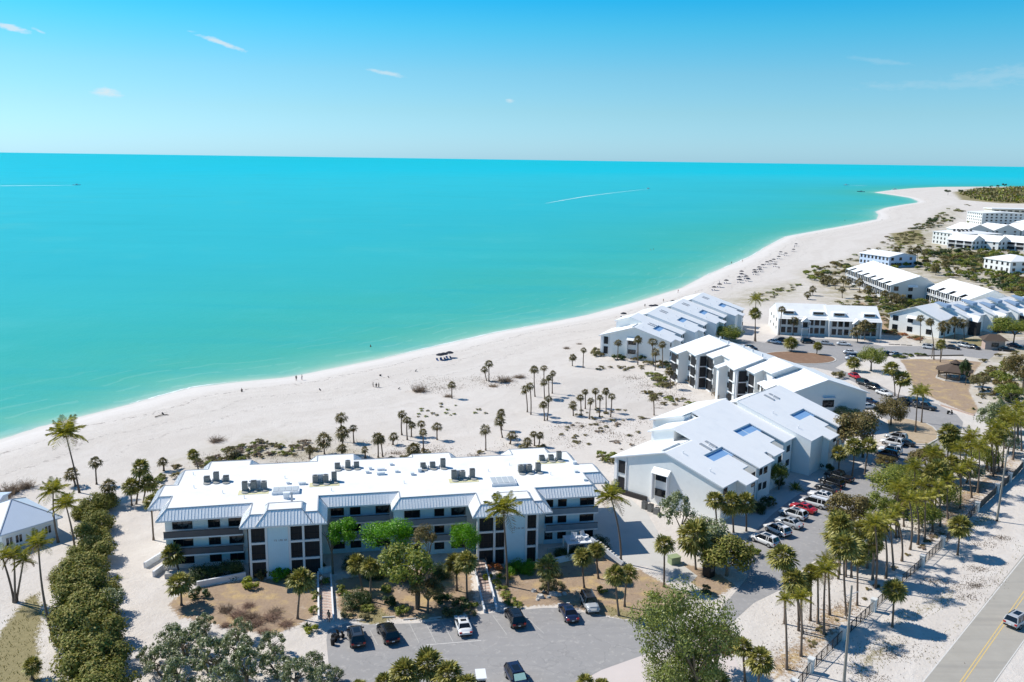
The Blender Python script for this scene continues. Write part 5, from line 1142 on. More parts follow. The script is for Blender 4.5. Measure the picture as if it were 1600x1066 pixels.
for q, l in (((764, 596, 764, 568, 8), 'taller palm of the lone pair near the pale dune brush on the beach'), ((760, 595, 757, 577, 7), 'shorter palm of the lone pair near the pale dune brush on the beach'),
             ((706, 622.5, 706, 601, 7), 'single dark palm on the beach beside low driftwood'), ((894.5, 572, 895, 558, 7), 'short palm on the beach, left of the two standing apart'), ((911, 575, 912, 547, 6), 'taller palm on the beach, right of the two standing apart'),
             ((1022, 649, 1021, 620, 9), 'lone palm beside the ripple marked sand and the near sawtooth building'), ((362, 716, 362, 708, 14), 'bushy low palm behind the left part of the long roof'), ((646, 712, 646, 702, 14), 'bushy low palm in scrub behind the middle of the long roof')):
    fan_palm(*q, l, G3, thin=True)
# right hand grove
G4 = 'palms along the roadside fence'
for q, l in (((1087, 890, 1084, 838, 30), 'broad yellow green palm clump beside the dark metal bin'), ((1120, 832, 1117, 782, 16), 'fan palm left of three against the pale gable wall'), ((1146, 832, 1142, 786, 20), 'fan palm middle of three against the pale gable wall'), ((1166, 830, 1164, 786, 18), 'fan palm right of three against the pale gable wall'),
             ((1164, 1066, 1160, 1010, 18), 'fan palm at the bottom edge right of the big leafy tree, left one'), ((1182, 1080, 1188, 1032, 24), 'fan palm at the bottom edge right of the big leafy tree, right one'), ((1128, 1110, 1123, 1066, 20), 'palm crown cut by the bottom edge in front of the big leafy tree'),
             ((1226, 975, 1222, 870, 24), 'tall fan palm at the bend of the access road'), ((1254, 990, 1240, 905, 22), 'yellowish fan palm right of the access road bend'), ((1266, 970, 1267, 895, 15), 'thin dark palm behind the yellowish palms at the road bend'),
             ((1322, 962, 1318, 852, 26), 'lush fan palm with a long bare trunk at the right of the asphalt'), ((1339, 946, 1340, 868, 18), 'shorter palm directly right of the lush long trunked palm'), ((1311, 880, 1308, 835, 24), 'low bright palm clump at the edge of the asphalt'), ((1342, 885, 1340, 830, 20), 'bright palm clump right of the asphalt, behind the lush palm'),
             ((1394, 980, 1397, 923, 20), 'lone round fan palm right of the roadside fence'), ((1496, 867.5, 1500, 822, 20), 'lone fan palm between the fence and the white sandy verge'),
             ((1310, 740, 1311, 708, 14), 'fan palm left of three in front of the villa stairs'), ((1331, 745, 1334, 698, 16), 'fan palm middle of three in front of the villa stairs'), ((1351, 741, 1357, 696, 15), 'fan palm right of three in front of the villa stairs')):
    fan_palm(*q, l, G4)
series([(1229, 1046, 1227, 938, 16), (1251, 1025, 1252, 935, 20), (1287.5, 991, 1290, 893, 22)], lambda a, b, c, d, e, lab, grp: coconut_palm(a, b, c, d, e, lab, grp, fronds=17), 'slender coconut palm near the bottom of the fence line, %s of three', G4)
series([(1367.5, 919, 1367, 820, 25), (1384, 904, 1381, 820, 19), (1396, 891, 1391, 812, 18), (1409, 877, 1399, 800, 18), (1412, 823, 1412, 790, 10), (1422, 859, 1421, 782, 17)], lambda a, b, c, d, e, lab, grp: coconut_palm(a, b, c, d, e, lab, grp, fronds=15), 'coconut palm in the nearer thicket left of the fence, %s', G4)
series([(1434, 851, 1431, 782, 18), (1445, 843, 1446, 780, 17), (1457, 831, 1455, 778, 17), (1469, 823, 1467, 764, 18), (1481, 811, 1481, 752, 18), (1500, 795, 1499, 738, 17)], lambda a, b, c, d, e, lab, grp: coconut_palm(a, b, c, d, e, lab, grp, fronds=14), 'coconut palm in the middle thicket left of the fence, %s', G4)
series([(1518, 778, 1512, 728, 16), (1527, 770, 1530, 700, 18), (1516, 745, 1518, 684, 19), (1552, 745, 1548, 690, 17), (1560, 737, 1557, 670, 17), (1566, 731, 1568, 672, 15), (1583, 708, 1578, 655, 16), (1596, 705, 1594, 648, 15)], lambda a, b, c, d, e, lab, grp: coconut_palm(a, b, c, d, e, lab, grp), 'coconut palm in the far thicket at the right edge, %s', G4)
series([(1470, 745, 1466, 715, 14), (1490, 760, 1488, 724, 16), (1455, 790, 1452, 758, 14), (1425, 800, 1420, 768, 15), (1405, 840, 1400, 800, 14)], lambda a, b, c, d, e, lab, grp: fan_palm(a, b, c, d, e, lab, grp), 'yellow green fan palm inside the thickets by the fence, %s of five', G4)
coconut_palm(1430, 676, 1434, 615, 15, 'left one of the twin tall palms on the small road island', 'twin palms on the road island'); coconut_palm(1439.6, 661, 1443, 612, 14, 'right one of the twin tall palms on the small road island', 'twin palms on the road island')
G5 = 'palms around the circular drive and lawn'
for q, l in (((1398, 619, 1394, 577, 14), 'left full fan palm on the kerb beside the sandy lawn'), ((1403, 621, 1411, 592, 15), 'right full fan palm on the kerb beside the sandy lawn'), ((1459, 562, 1452, 502, 8), 'long trunked palm leaning left in front of the grey villas'), ((1469, 566, 1470, 538, 9), 'short palm beside the wooden frame on the lawn edge'), ((1438, 536, 1439, 497, 7), 'thin palm against the big white gable on the right'),
             ((1475, 534, 1475, 509, 11), 'yellow green palm before the dark stair of the right villas'), ((1491, 530, 1491, 502, 10), 'left one of two pale palms before the dark stair'), ((1507, 530, 1506, 505, 10), 'right one of two pale palms before the dark stair'), ((1335, 580, 1334, 567, 12), 'low clump palm beside the pale round tree'),
             ((1236, 549, 1236, 536, 12), 'double stemmed palm at the left of the brown traffic island'), ((1276, 554, 1278, 541, 8), 'small round palm at the right of the brown traffic island'), ((1239, 524, 1241, 501, 9), 'grey palm in front of the left villa porch'), ((1322, 524, 1321, 495, 8), 'ragged palm in front of the right villa porch'), ((1217, 524, 1222, 483, 7), 'thin palm over the left villa dormer'),
             ((1351, 532, 1351, 508, 13), 'dark palm at the right end of the dormer villas'), ((1340, 535, 1338, 518, 11), 'darkest low palm at the right end of the dormer villas'), ((1363, 528, 1362, 512, 10), 'bushy palm behind the pale round tree')):
    fan_palm(*q, l, G5, thin='thin' in l or 'dark' in l or 'grey' in l or 'ragged' in l)
coconut_palm(1179, 533, 1181, 468, 12, 'tall palm standing alone left of the dormer villas', G5)
fan_palm(1181, 534, 1180, 490, 10, 'palm directly under the tall lone palm left of the dormer villas', G5)
series([(1262, 468, 1262, 460, 7), (1270, 462, 1270, 452, 7), (1287, 445, 1287, 436, 7), (1296, 446, 1296, 436, 8), (1305, 452, 1304, 440, 8), (1318, 448, 1318, 436, 7), (1327, 452, 1326, 440, 7), (1343, 455, 1343, 440, 8), (1316, 466, 1316, 452, 7), (1357, 468, 1357, 452, 8), (1383, 474, 1383, 458, 7)], lambda a, b, c, d, e, lab, grp: fan_palm(a, b, c, d, e, lab, grp, thin=True), 'small dark palm between dormer villas and balcony blocks, %s', 'distant palms')
series([(1392, 478, 1393, 462, 8), (1400, 476, 1401, 464, 8), (1411, 478, 1410, 466, 9), (1388, 410, 1388, 396, 7), (1400, 402, 1401, 390, 7), (1424, 412, 1424, 392, 8), (1433, 410, 1434, 390, 8), (1443, 408, 1445, 394, 8), (1393, 448, 1393, 438, 8), (1408, 440, 1407, 428, 8), (1462, 430, 1462, 418, 9), (1478, 425, 1478, 412, 8)], lambda a, b, c, d, e, lab, grp: fan_palm(a, b, c, d, e, lab, grp, thin=True), 'small palm around the blue shaded clubhouse and balcony blocks, %s', 'distant palms')
rq = random.Random(77)
for nm, poly, n, lo, hi in (('nearer thicket by the asphalt', [(1300, 905), (1345, 865), (1410, 800), (1425, 830), (1360, 925)], 9, 55, 85), ('middle thicket by the fence', [(1415, 800), (1480, 745), (1505, 765), (1445, 830)], 9, 50, 72), ('far thicket by the fence', [(1500, 745), (1560, 700), (1595, 690), (1590, 715), (1530, 765)], 9, 40, 62), ('kerb strip beyond the asphalt bend', [(1235, 960), (1275, 930), (1300, 930), (1300, 985), (1250, 1010)], 4, 60, 85)):
    pts = []
    while len(pts) < n:
        x, y = rq.uniform(min(p[0] for p in poly), max(p[0] for p in poly)), rq.uniform(min(p[1] for p in poly), max(p[1] for p in poly)); ins = False
        for i in range(len(poly)):
            a, b = poly[i], poly[(i + 1) % len(poly)]
            if (a[1] > y) != (b[1] > y) and x < (b[0] - a[0]) * (y - a[1]) / (b[1] - a[1]) + a[0]: ins = not ins
        if ins: pts.append((x, y))
    for i, (x, y) in enumerate(sorted(pts)):
        h_ = rq.uniform(lo, hi); r_ = h_ * .27
        (coconut_palm if rq.random() < .6 else fan_palm)(x, y, x + rq.uniform(-6, 6), y - h_, r_, 'slender background palm in the %s, %s' % (nm, ordinal(i, n)), 'slender background palms')
# ------------------------------------------------------------------ broadleaf trees
tree('ornamental_tree', 'bright green airy tree beside the left stair tower', 'tree', 520, 897, 534, 832, 25, 28, m_bg, 'tree', 'bright green trees', seed=1)
tree('ornamental_tree', 'wide bright green tree in the middle of the long facade', 'tree', 610, 903, 604, 836, 40, 28, m_bg, 'dense', 'bright green trees', seed=2)
tree('ornamental_tree', 'compact bright green tree left of the right stair tower', 'tree', 731, 896, 727, 840, 22, 28, m_bg, 'dense', 'bright green trees', seed=3)
tree('shade_tree', 'large olive green tree in front of the middle of the long building', 'tree', 655, 950, 636, 884, 46, 36, m_ol, 'tree', seed=4, multi=2)
tree('shade_tree', 'thin brownish tree top rising behind the large olive green tree', 'tree', 668, 925, 662, 838, 20, 20, m_brn, 'open', seed=5)
tree('shade_tree', 'sprawling brown leaved low tree under the olive green tree', 'tree', 668, 958, 664, 922, 30, 22, m_brn, 'open', seed=6)
tree('broadleaf_tree', 'big grey green tree overhanging the right end of the parking lot', 'tree', 1085, 1120, 1066, 995, 78, 84, m_yt, 'big', seed=7, multi=3)
tree('broadleaf_tree', 'lower leafy half of the tree mass at the bottom edge beside the shell drive', 'tree', 1072, 1105, 1070, 1048, 58, 44, m_yt, 'big', seed=40, multi=2)
tree('broadleaf_tree', 'yellowing section of tree on the right flank of the big grey green tree', 'tree', 1120, 1050, 1122, 1005, 32, 34, m_brn, 'open', seed=8)
tree('broadleaf_tree', 'open leaved green tree against the pale gable wall', 'tree', 1062, 850, 1057, 800, 31, 34, m_md, 'airy', seed=9)
tree('broadleaf_tree', 'dark round leaved tree beside the metal bin at the road entry', 'tree', 1135, 900, 1138, 868, 40, 30, m_sg, 'sg', seed=10)
tree('broadleaf_tree', 'round leaved tree behind the yellow green palm clump', 'tree', 1110, 870, 1105, 835, 36, 26, m_md, 'sg', seed=11)
tree('broadleaf_tree', 'large brown and green tree touching the corner of the sawtooth roof', 'tree', 1348, 715, 1343, 670, 38, 36, m_brn, 'tree', seed=12)
tree('broadleaf_tree', 'dark tree with russet top beside the small road island', 'tree', 1392, 665, 1393, 640, 23, 26, m_brn, 'dense', seed=13)
tree('broadleaf_tree', 'yellow green bushy trees along the tall blue gable', 'tree', 1322, 668, 1318, 645, 28, 18, m_md, 'open', seed=14, multi=2)
tree('broadleaf_tree', 'wide dark tree above the parked minivan row', 'tree', 1398, 790, 1393, 752, 38, 24, m_ol, 'dense', seed=15)
tree('broadleaf_tree', 'russet topped tree right of the white minivan', 'tree', 1328, 830, 1325, 796, 33, 34, m_brn, 'tree', seed=16)
tree('broadleaf_tree', 'dark tree between the russet topped tree and the coconut thicket', 'tree', 1378, 830, 1375, 792, 26, 28, m_ol, 'open', seed=17)
tree('casuarina_tree', 'feathery brown casuarina at the end of the small road island', 'tree', 1448, 745, 1446, 716, 30, 24, m_brn, 'open', seed=18)
tree('broadleaf_tree', 'dark spreading tree behind the three storey terrace roof', 'tree', 1128, 532, 1128, 519, 29, 15, m_ol, 'dense', seed=19)
tree('shade_tree', 'big green spreading tree at the right edge beyond the gazebo', 'tree', 1583, 540, 1578, 508, 33, 17, m_ol, 'dense', seed=20)
tree('broadleaf_tree', 'pale topped round tree between the drive and the lawn', 'tree', 1361, 580, 1363, 556, 20, 18, m_ol, 'dense', seed=21)
tree('broadleaf_tree', 'feathery grey green tree right of the sandy lawn', 'tree', 1555, 690, 1552, 652, 27, 26, m_md, 'open', seed=22)
tree('broadleaf_tree', 'golden brown tree cut by the right edge beyond the gazebo', 'tree', 1598, 610, 1597, 575, 32, 28, m_brn, 'open', seed=23)
tree('broadleaf_tree', 'pale sparse shrub tree right of the gazebo', 'tree', 1535, 612, 1533, 595, 18, 14, m_dune, 'open', seed=24)
tree('broadleaf_tree', 'sparse tree at the right edge beside the white sandy verge', 'tree', 1580, 630, 1578, 612, 22, 16, m_ol, 'open', seed=25)
tree('cypress_tree', 'dark narrow upright tree beside the gazebo', 'tree', 1508, 602, 1508, 578, 9, 20, m_dk, 'cone', seed=26)
tree('broadleaf_tree', 'dark green bushy tree at the villa wall by the parked cars', 'tree', 1217, 765, 1216, 738, 15, 19, m_ol, 'dense', seed=27)
tree('broadleaf_tree', 'golden leaved tree rising right of the sandy lawn path', 'tree', 1562, 672, 1562, 640, 14, 18, m_md, 'open', seed=28)
# sea grape hedge
rh = random.Random(4); i = 0
hedge = [(150, 790, 24), (134, 800, 20), (165, 785, 20), (152, 818, 26), (140, 838, 26), (150, 862, 30), (128, 868, 24), (133, 892, 34), (118, 915, 36), (150, 918, 32), (112, 945, 38), (145, 955, 38), (120, 985, 40), (155, 990, 38), (132, 1020, 42), (160, 1030, 38), (128, 1058, 42), (165, 1068, 40), (145, 1095, 44), (100, 905, 24)]
hedge = sorted(hedge, key=lambda q: q[1])
words = ['first', 'second', 'third', 'fourth', 'fifth', 'sixth', 'seventh', 'eighth', 'ninth', 'tenth', 'eleventh', 'twelfth', 'thirteenth', 'fourteenth', 'fifteenth', 'sixteenth', 'seventeenth', 'eighteenth', 'nineteenth', 'twentieth']
for k, (x, y, r) in enumerate(hedge): tree('sea_grape_shrub', 'dark sea grape in the long hedge by the sandy track, %s from beach end' % words[k], 'shrub', x, y + r * .45, x, y, r, r * .85, m_sg, 'sg', 'sea grape hedge', trunk=False)
tree('sea_grape_shrub', 'yellow green shrub bulging from the right side of the long hedge', 'shrub', 174, 958, 172, 940, 22, 20, m_md, 'sg', trunk=False)
sh = [(232, 1030, 22), (265, 1000, 22), (318, 985, 24), (375, 990, 22), (425, 1012, 24), (490, 1042, 22), (522, 1058, 16), (255, 1040, 30), (290, 1010, 34), (330, 1035, 36), (285, 1065, 36), (370, 1015, 30), (385, 1050, 36), (430, 1045, 30), (465, 1062, 32), (505, 1066, 26), (345, 1075, 36)]
series([(x, y + r * .45, x, y, r, r * .9) for x, y, r in sh], lambda a, b, c, d, e, f, lab, grp: tree('leafy_shrub', lab, 'shrub', a, b, c, d, e, f, m_air, 'airy', grp, trunk=True, multi=3), 'grey green shrub along the bottom edge left of the lot, %s', 'shrubs along the bottom edge')
for k, (x, y, r) in enumerate(((600, 1075, 18), (632, 1060, 26), (668, 1048, 28), (700, 1062, 26), (728, 1078, 20), (560, 1085, 18), (915, 1078, 18), (940, 1082, 16))):
    fan_palm(x, y + 30, x, y - 8, r, 'palm crown cut by the bottom edge of the view, %s of eight' % ordinal(k if k < 5 else (0 if k == 5 else k), 8) if False else 'palm crown at the bottom edge in front of the parking lot, %s' % ('second from the left', 'third from the left', 'fourth from the left', 'fifth from the left', 'sixth from the left', 'leftmost', 'second from the right', 'rightmost')[k], 'palm crowns at the bottom edge')
# garden plants around the long building
for a in ((394, 917, 15, m_yg, 'small', 'bright yellow green round shrub on the brown verge'), (437, 905, 17, m_bg, 'small', 'green shrub at the foot of the left stair tower'), (412, 900, 14, m_brn, 'small', 'brown dry shrub at the foot of the left stair tower'),
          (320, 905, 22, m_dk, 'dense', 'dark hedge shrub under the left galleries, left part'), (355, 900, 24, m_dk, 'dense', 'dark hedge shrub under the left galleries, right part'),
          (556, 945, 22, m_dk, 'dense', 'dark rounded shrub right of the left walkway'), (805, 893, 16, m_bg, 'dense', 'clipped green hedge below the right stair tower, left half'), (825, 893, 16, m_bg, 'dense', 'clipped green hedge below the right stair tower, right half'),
          (772, 893, 13, m_org, 'small', 'rust orange shrub beside the stepped walkway'), (555, 890, 20, m_dk, 'dense', 'dark shrub in the shade between stair tower and bright tree'), (585, 900, 20, m_dk, 'dense', 'dark shrub in the shade under the wide bright tree'), (690, 900, 18, m_dk, 'dense', 'dark shrub in the shade right of the olive tree'),
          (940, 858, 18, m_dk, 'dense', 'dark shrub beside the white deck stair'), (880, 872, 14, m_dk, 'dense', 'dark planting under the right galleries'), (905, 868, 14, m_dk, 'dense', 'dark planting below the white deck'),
          (720, 950, 15, m_dk, 'small', 'low dark shrub left of the stepped walkway'), (738, 952, 11, m_ol, 'small', 'low green mound at the walkway foot'), (700, 962, 12, m_brn, 'small', 'brownish low mound at the parking edge'), (735, 963, 9, m_dune, 'small', 'pale low mound at the parking edge'),
          (311, 935, 15, m_dk, 'small', 'dark ragged shrub right of the round headed palm'), (488, 990, 12, m_yg, 'small', 'low clipped yellow green hedge at the parking corner'), (508, 912, 9, m_ol, 'small', 'upper clipped hedge left of the left walkway'), (490, 935, 10, m_ol, 'small', 'middle clipped hedge left of the left walkway'), (491, 957, 9, m_ol, 'small', 'lower clipped hedge left of the left walkway'),
          (545, 963, 14, m_dune, 'small', 'tan clipped mound beside the left walkway foot'), (570, 968, 9, m_dune, 'small', 'small tan mound at the parking edge'), (848, 920, 15, m_dune, 'small', 'tawny grass mound around the palm, left part'), (868, 922, 14, m_dune, 'small', 'tawny grass mound around the palm, right part'),
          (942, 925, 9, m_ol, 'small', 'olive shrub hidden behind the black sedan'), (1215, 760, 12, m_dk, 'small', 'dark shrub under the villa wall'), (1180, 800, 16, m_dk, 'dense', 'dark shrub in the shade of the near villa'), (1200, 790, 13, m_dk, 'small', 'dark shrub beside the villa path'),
          (1290, 735, 12, m_dk, 'small', 'dark shrub below the villa stairs'), (1310, 591, 11, m_dune, 'small', 'tan round shrub beside the drive'), (1460, 712, 14, m_brn, 'small', 'russet shrub below the road island'), (985, 520, 1, m_dk, 'small', '')):
    if a[5]: shrub('garden_shrub', a[5], a[0], a[1], a[2], a[3], a[4], 'garden shrubs', .9)
for k, (x, y, r) in enumerate([(776, 912, 9), (783, 922, 10), (790, 932, 11), (799, 941, 11), (809, 948, 10)]): shrub('clipped_hedge', 'clipped green hedge curving beside the stepped walkway, %s from the building' % words[k], x, y, r, m_ol, 'small', 'curved clipped hedge', .55, 'hedge')
spik('bright spiky cabbage palm in the round bed by the left walkway', 541, 932, 15, m_yg); spik('yellow banana like plant left of the tall coconut palm trunk', 780, 903, 13, m_yg); spik('yellow banana like plant right of the tall coconut palm trunk', 795, 903, 13, m_yg)
spik('dark spiky plant at the parking corner beside the motor scooter', 480, 980, 13, m_dk); spik('large dark spiky plant on the villa path beside the white cars', 1243, 765, 19, m_ol); spik('dark spiky plant left of the paired palms by the steps', 700, 935, 14, m_dk); spik('spiky agave at the bottom of the sandy track', 184, 905, 12, m_ol); spik('small palm seedling on the sandy lawn', 1521, 640, 6, m_dk)
for k, (x, y, r, l) in enumerate(((392, 965, 24, 'brown dry brush on the verge above the bottom shrubs'), (430, 958, 18, 'reddish dry brush left of the full fan palm'), (352, 955, 20, 'dry brush on the verge near the left walkway lawn'), (82, 905, 14, 'tangle of dead brown palm trunks beside the hedge'), (100, 882, 10, 'dead brown stump tangle above the hedge'))):
    brushat(l, x, y, r, m_dry, .75)
for k, (x, y, r) in enumerate(sorted([(372, 962, 24), (398, 976, 26), (424, 966, 24), (447, 977, 20), (388, 948, 16), (412, 988, 18), (352, 978, 16)])): brushat('reddish dry brush in the brown bed above the bottom shrubs, %s' % ordinal(k, 7), x, y, r, m_redb, .55, 'reddish dry brush')
# dune scrub and dead brush on the beach
for k, (x, y, r, h, l) in enumerate(((655, 612, 20, .55, 'big grey dead bush on the open beach'), (700, 620, 12, .35, 'fallen grey branches beside the single dark palm'), (18, 770, 26, .6, 'left clump of brown dune scrub at the left frame edge'), (40, 762, 24, .6, 'right clump of brown dune scrub at the left frame edge'), (4, 780, 22, .6, 'lowest clump of brown dune scrub at the left frame edge'),
                                     (338, 690, 20, .4, 'thin grey brush on the beach above the roof'), (790, 596, 22, .35, 'grey brush heap right of the lone pair of palms'), (812, 590, 16, .3, 'low brush heap towards the palm grove'), (770, 604, 12, .3, 'small brush heap at the foot of the lone pair of palms'), (885, 545, 8, .4, 'small grey bush near the sea, left of the grey building'), (905, 538, 7, .3, 'tiny grey bush near the sea, left of the grey building'))):
    brushat(l, x, y, r, m_dry, h * 1.5, 'dead brush on the beach')
rd = random.Random(21)
def scatter_shrubs(fmt, grp, n, poly, r, mts, kind='tuft', h=.6):
    P = [(a, b) for a, b in poly]; xs_ = [p[0] for p in P]; ys_ = [p[1] for p in P]; out_ = []
    while len(out_) < n:
        x, y = rd.uniform(min(xs_), max(xs_)), rd.uniform(min(ys_), max(ys_))
        ins = False
        for i in range(len(P)):
            a, b = P[i], P[(i + 1) % len(P)]
            if (a[1] > y) != (b[1] > y) and x < (b[0] - a[0]) * (y - a[1]) / (b[1] - a[1]) + a[0]: ins = not ins
        if ins: out_.append((x, y))
    out_ = sorted(out_)
    if r[1] <= 6 or n >= 40:            # a few pixels each: one mass
        big = MB()
        for x, y in out_:
            src = LB_[kind][rd.randrange(len(LB_[kind]))]; bb = G(x, y); rr_ = rd.uniform(*r) * ppm(bb); ca, sa = math.cos(x * 7), math.sin(x * 7)
            big.add([(bb.x + (p[0] * ca - p[1] * sa) * rr_, bb.y + (p[0] * sa + p[1] * ca) * rr_, p[2] * rr_ * h * 1.2 + rr_ * h * .42) for p in src.v], src.f)
            big.m[-len(src.f):] = [mts.index(rd.choice(mts))] * len(src.f)
        tag(big.build('dune_scrub', mts), fmt, 'scrub', None, 'stuff'); return
    for i, (x, y) in enumerate(out_): shrub('dune_shrub', '%s, %s' % (fmt, ordinal(i, n)) if n <= 38 else fmt, x, y, rd.uniform(*r), rd.choice(mts), kind, grp, h)
for fmt, n, poly, r, mts, kd, h in (
    ('brown and olive scrub belt behind the left half of the long roof', 95, [(295, 728), (330, 710), (395, 692), (485, 690), (500, 708), (420, 716), (325, 732)], (4, 9), [m_dune, m_dry, m_ol, m_brn], 'tuft', .7),
    ('pale dune scrub along the far beach edge', 120, [(1255, 428), (1330, 402), (1400, 368), (1450, 342), (1500, 318), (1520, 322), (1470, 350), (1440, 372), (1400, 395), (1340, 410), (1290, 445)], (3, 6), [m_dune, m_dune, m_ol], 'tuft', .5),
    ('mixed scrub on the tan ground behind the villas', 130, [(1290, 480), (1385, 455), (1450, 470), (1600, 425), (1600, 462), (1470, 500), (1380, 520)], (3, 6), [m_dune, m_ol, m_brn], 'tuft', .6),
    ('mixed scrub along the drive and lawn edges', 60, [(1530, 560), (1600, 545), (1600, 650), (1540, 660), (1525, 610)], (3, 7), [m_dune, m_ol, m_brn], 'tuft', .7),
    ('low brown dune shrub between the hedge and the long roof', 12, [(225, 770), (250, 740), (300, 725), (290, 735), (262, 760), (235, 790)], (6, 11), [m_dune, m_ol, m_brn], 'tuft', .8),
    ('small dune shrub behind the middle of the long roof', 14, [(500, 715), (620, 715), (640, 700), (700, 712), (800, 700), (860, 695), (860, 700), (760, 710), (600, 722)], (4, 9), [m_dune, m_brn, m_ol], 'tuft', .6),
    ('low brush tuft on the sand right of the long roof', 30, [(860, 665), (980, 660), (1010, 690), (950, 716), (930, 700), (880, 700)], (3, 6), [m_dune, m_brn, m_dry], 'tuft', .5),
    ('olive shrub under the pale gable edge right of the long roof', 7, [(930, 712), (965, 705), (968, 722), (940, 730)], (6, 9), [m_ol, m_dune], 'tuft', .9),
    ('green sea oat tuft on the sand above the palm clump', 18, [(640, 640), (690, 630), (770, 635), (760, 648), (650, 652)], (3, 5), [m_dune, m_ol], 'tuft', .5),
    ('brown tuft under the even row of palms', 22, [(895, 640), (960, 640), (1010, 645), (1010, 655), (960, 660), (900, 652)], (3, 6), [m_brn, m_dune], 'tuft', .5),
    ('shrub at the foot of the grey seaside gable', 20, [(930, 548), (955, 552), (1050, 568), (1050, 580), (1000, 572), (930, 558)], (5, 9), [m_dune, m_brn, m_dk], 'tuft', .9),
    ('tuft on the dune ridge by the grey seaside building', 16, [(930, 572), (1000, 572), (1015, 577), (1010, 582), (935, 580)], (3, 6), [m_brn, m_dune], 'tuft', .5),
    ('olive shrub on the path side of the ripple marked sand', 14, [(1008, 580), (1030, 582), (1050, 600), (1045, 612), (1020, 600)], (6, 10), [m_ol, m_dune], 'tuft', .7),
    ('tuft below the boardwalk of the terrace building', 18, [(1000, 610), (1050, 620), (1100, 628), (1085, 640), (1040, 635), (1005, 622)], (4, 8), [m_dune, m_brn, m_ol], 'tuft', .7),
    ('dune grass tuft on the sand ridge behind the dormer villas', 26, [(1180, 462), (1245, 442), (1252, 450), (1190, 472), (1182, 470)], (3, 6), [m_dune, m_ol], 'tuft', .5),
    ('scrub bush on the dune between the villas and the beach', 40, [(1255, 425), (1320, 408), (1335, 425), (1310, 450), (1290, 452), (1265, 440)], (4, 9), [m_dk, m_dune, m_ol, m_brn], 'tuft', .8),
    ('scrub bush behind the dormer villas', 44, [(1290, 472), (1385, 462), (1400, 475), (1388, 510), (1372, 490), (1330, 484)], (4, 8), [m_dune, m_dune, m_ol], 'tuft', .6),
    ('dark tree like bush around the blue shaded clubhouse', 50, [(1395, 420), (1440, 395), (1540, 410), (1555, 432), (1470, 430), (1440, 425)], (5, 9), [m_dk, m_ol, m_ol, m_brn], 'tuft', .9),
    ('dark bush between the right balcony block and the frame edge', 40, [(1560, 435), (1600, 420), (1600, 470), (1575, 462)], (6, 10), [m_dk, m_ol, m_brn], 'tuft', .9),
    ('dark green bush mass between the balcony blocks', 60, [(1375, 470), (1450, 470), (1462, 455), (1475, 475), (1395, 492), (1380, 485)], (4, 8), [m_dk, m_ol, m_dune], 'tuft', .9),
    ('green bush mass around the far white villas', 70, [(1445, 395), (1600, 400), (1600, 425), (1560, 420), (1480, 418)], (5, 10), [m_dk, m_ol, m_ol, m_dune], 'tuft', .9),
    ('dark bush mass below the far villas', 50, [(1470, 432), (1560, 428), (1600, 440), (1600, 462), (1570, 456), (1500, 436)], (5, 10), [m_dk, m_ol, m_brn], 'tuft', .9),
    ('dark scrub mass between the clubhouse and the far terrace row', 80, [(1440, 385), (1600, 392), (1600, 404), (1550, 410), (1450, 405)], (3, 6), [m_dk, m_ol, m_dune], 'tuft', .8),
    ('olive scrub mass behind the stepped villas', 50, [(1385, 480), (1400, 470), (1450, 500), (1400, 520), (1378, 520)], (4, 8), [m_dune, m_ol], 'tuft', .7),
    ('bush mass by the beach row buildings', 40, [(1340, 478), (1330, 440), (1350, 450), (1450, 478), (1400, 482)], (4, 8), [m_dk, m_ol, m_brn], 'tuft', .8),
    ('bush beside the right balcony block and villas', 22, [(1430, 448), (1455, 440), (1460, 475), (1440, 480)], (5, 8), [m_dk, m_ol, m_dune], 'tuft', .9),
    ('olive dune bush by the far balcony rows', 30, [(1380, 372), (1440, 360), (1445, 388), (1410, 390), (1375, 385)], (3, 6), [m_dune, m_brn, m_ol], 'tuft', .6),
    ('dark bush on the far beach edge', 24, [(1420, 358), (1470, 340), (1482, 350), (1450, 362)], (3, 6), [m_dk, m_dune], 'tuft', .7),
    ('bush beside the far black balcony block', 20, [(1475, 338), (1500, 345), (1600, 340), (1600, 352), (1480, 348)], (3, 6), [m_dk, m_ol], 'tuft', .8),
    ('tree bush at the right edge beyond the lawn', 18, [(1525, 585), (1600, 560), (1600, 640), (1545, 640)], (8, 13), [m_ol, m_brn, m_md], 'small', .9),
    ('low garden bush along the drive kerb', 16, [(1385, 560), (1410, 560), (1460, 556), (1400, 553)], (4, 6), [m_dk, m_ol], 'tuft', .7),
    ('low bush along the front of the grey villas on the right', 14, [(1385, 520), (1440, 528), (1445, 535), (1400, 524)], (4, 7), [m_org, m_dune, m_brn], 'tuft', .6),
    ('brown undergrowth bush along the roadside fence', 26, [(1250, 1030), (1350, 940), (1440, 870), (1480, 830), (1460, 830), (1340, 930), (1250, 1000)], (3, 7), [m_brn, m_dry, m_dune], 'tuft', .4),
    ('dark undergrowth bush inside the palm thicket', 22, [(1330, 880), (1420, 800), (1500, 740), (1480, 730), (1400, 780), (1330, 850)], (8, 13), [m_ol, m_dk, m_brn], 'small', .8)):
    scatter_shrubs(fmt, fmt.replace('bush', 'bushes', 1).replace('shrub', 'shrubs', 1).replace('tuft', 'tufts', 1), n, poly, r, mts, kd, h)
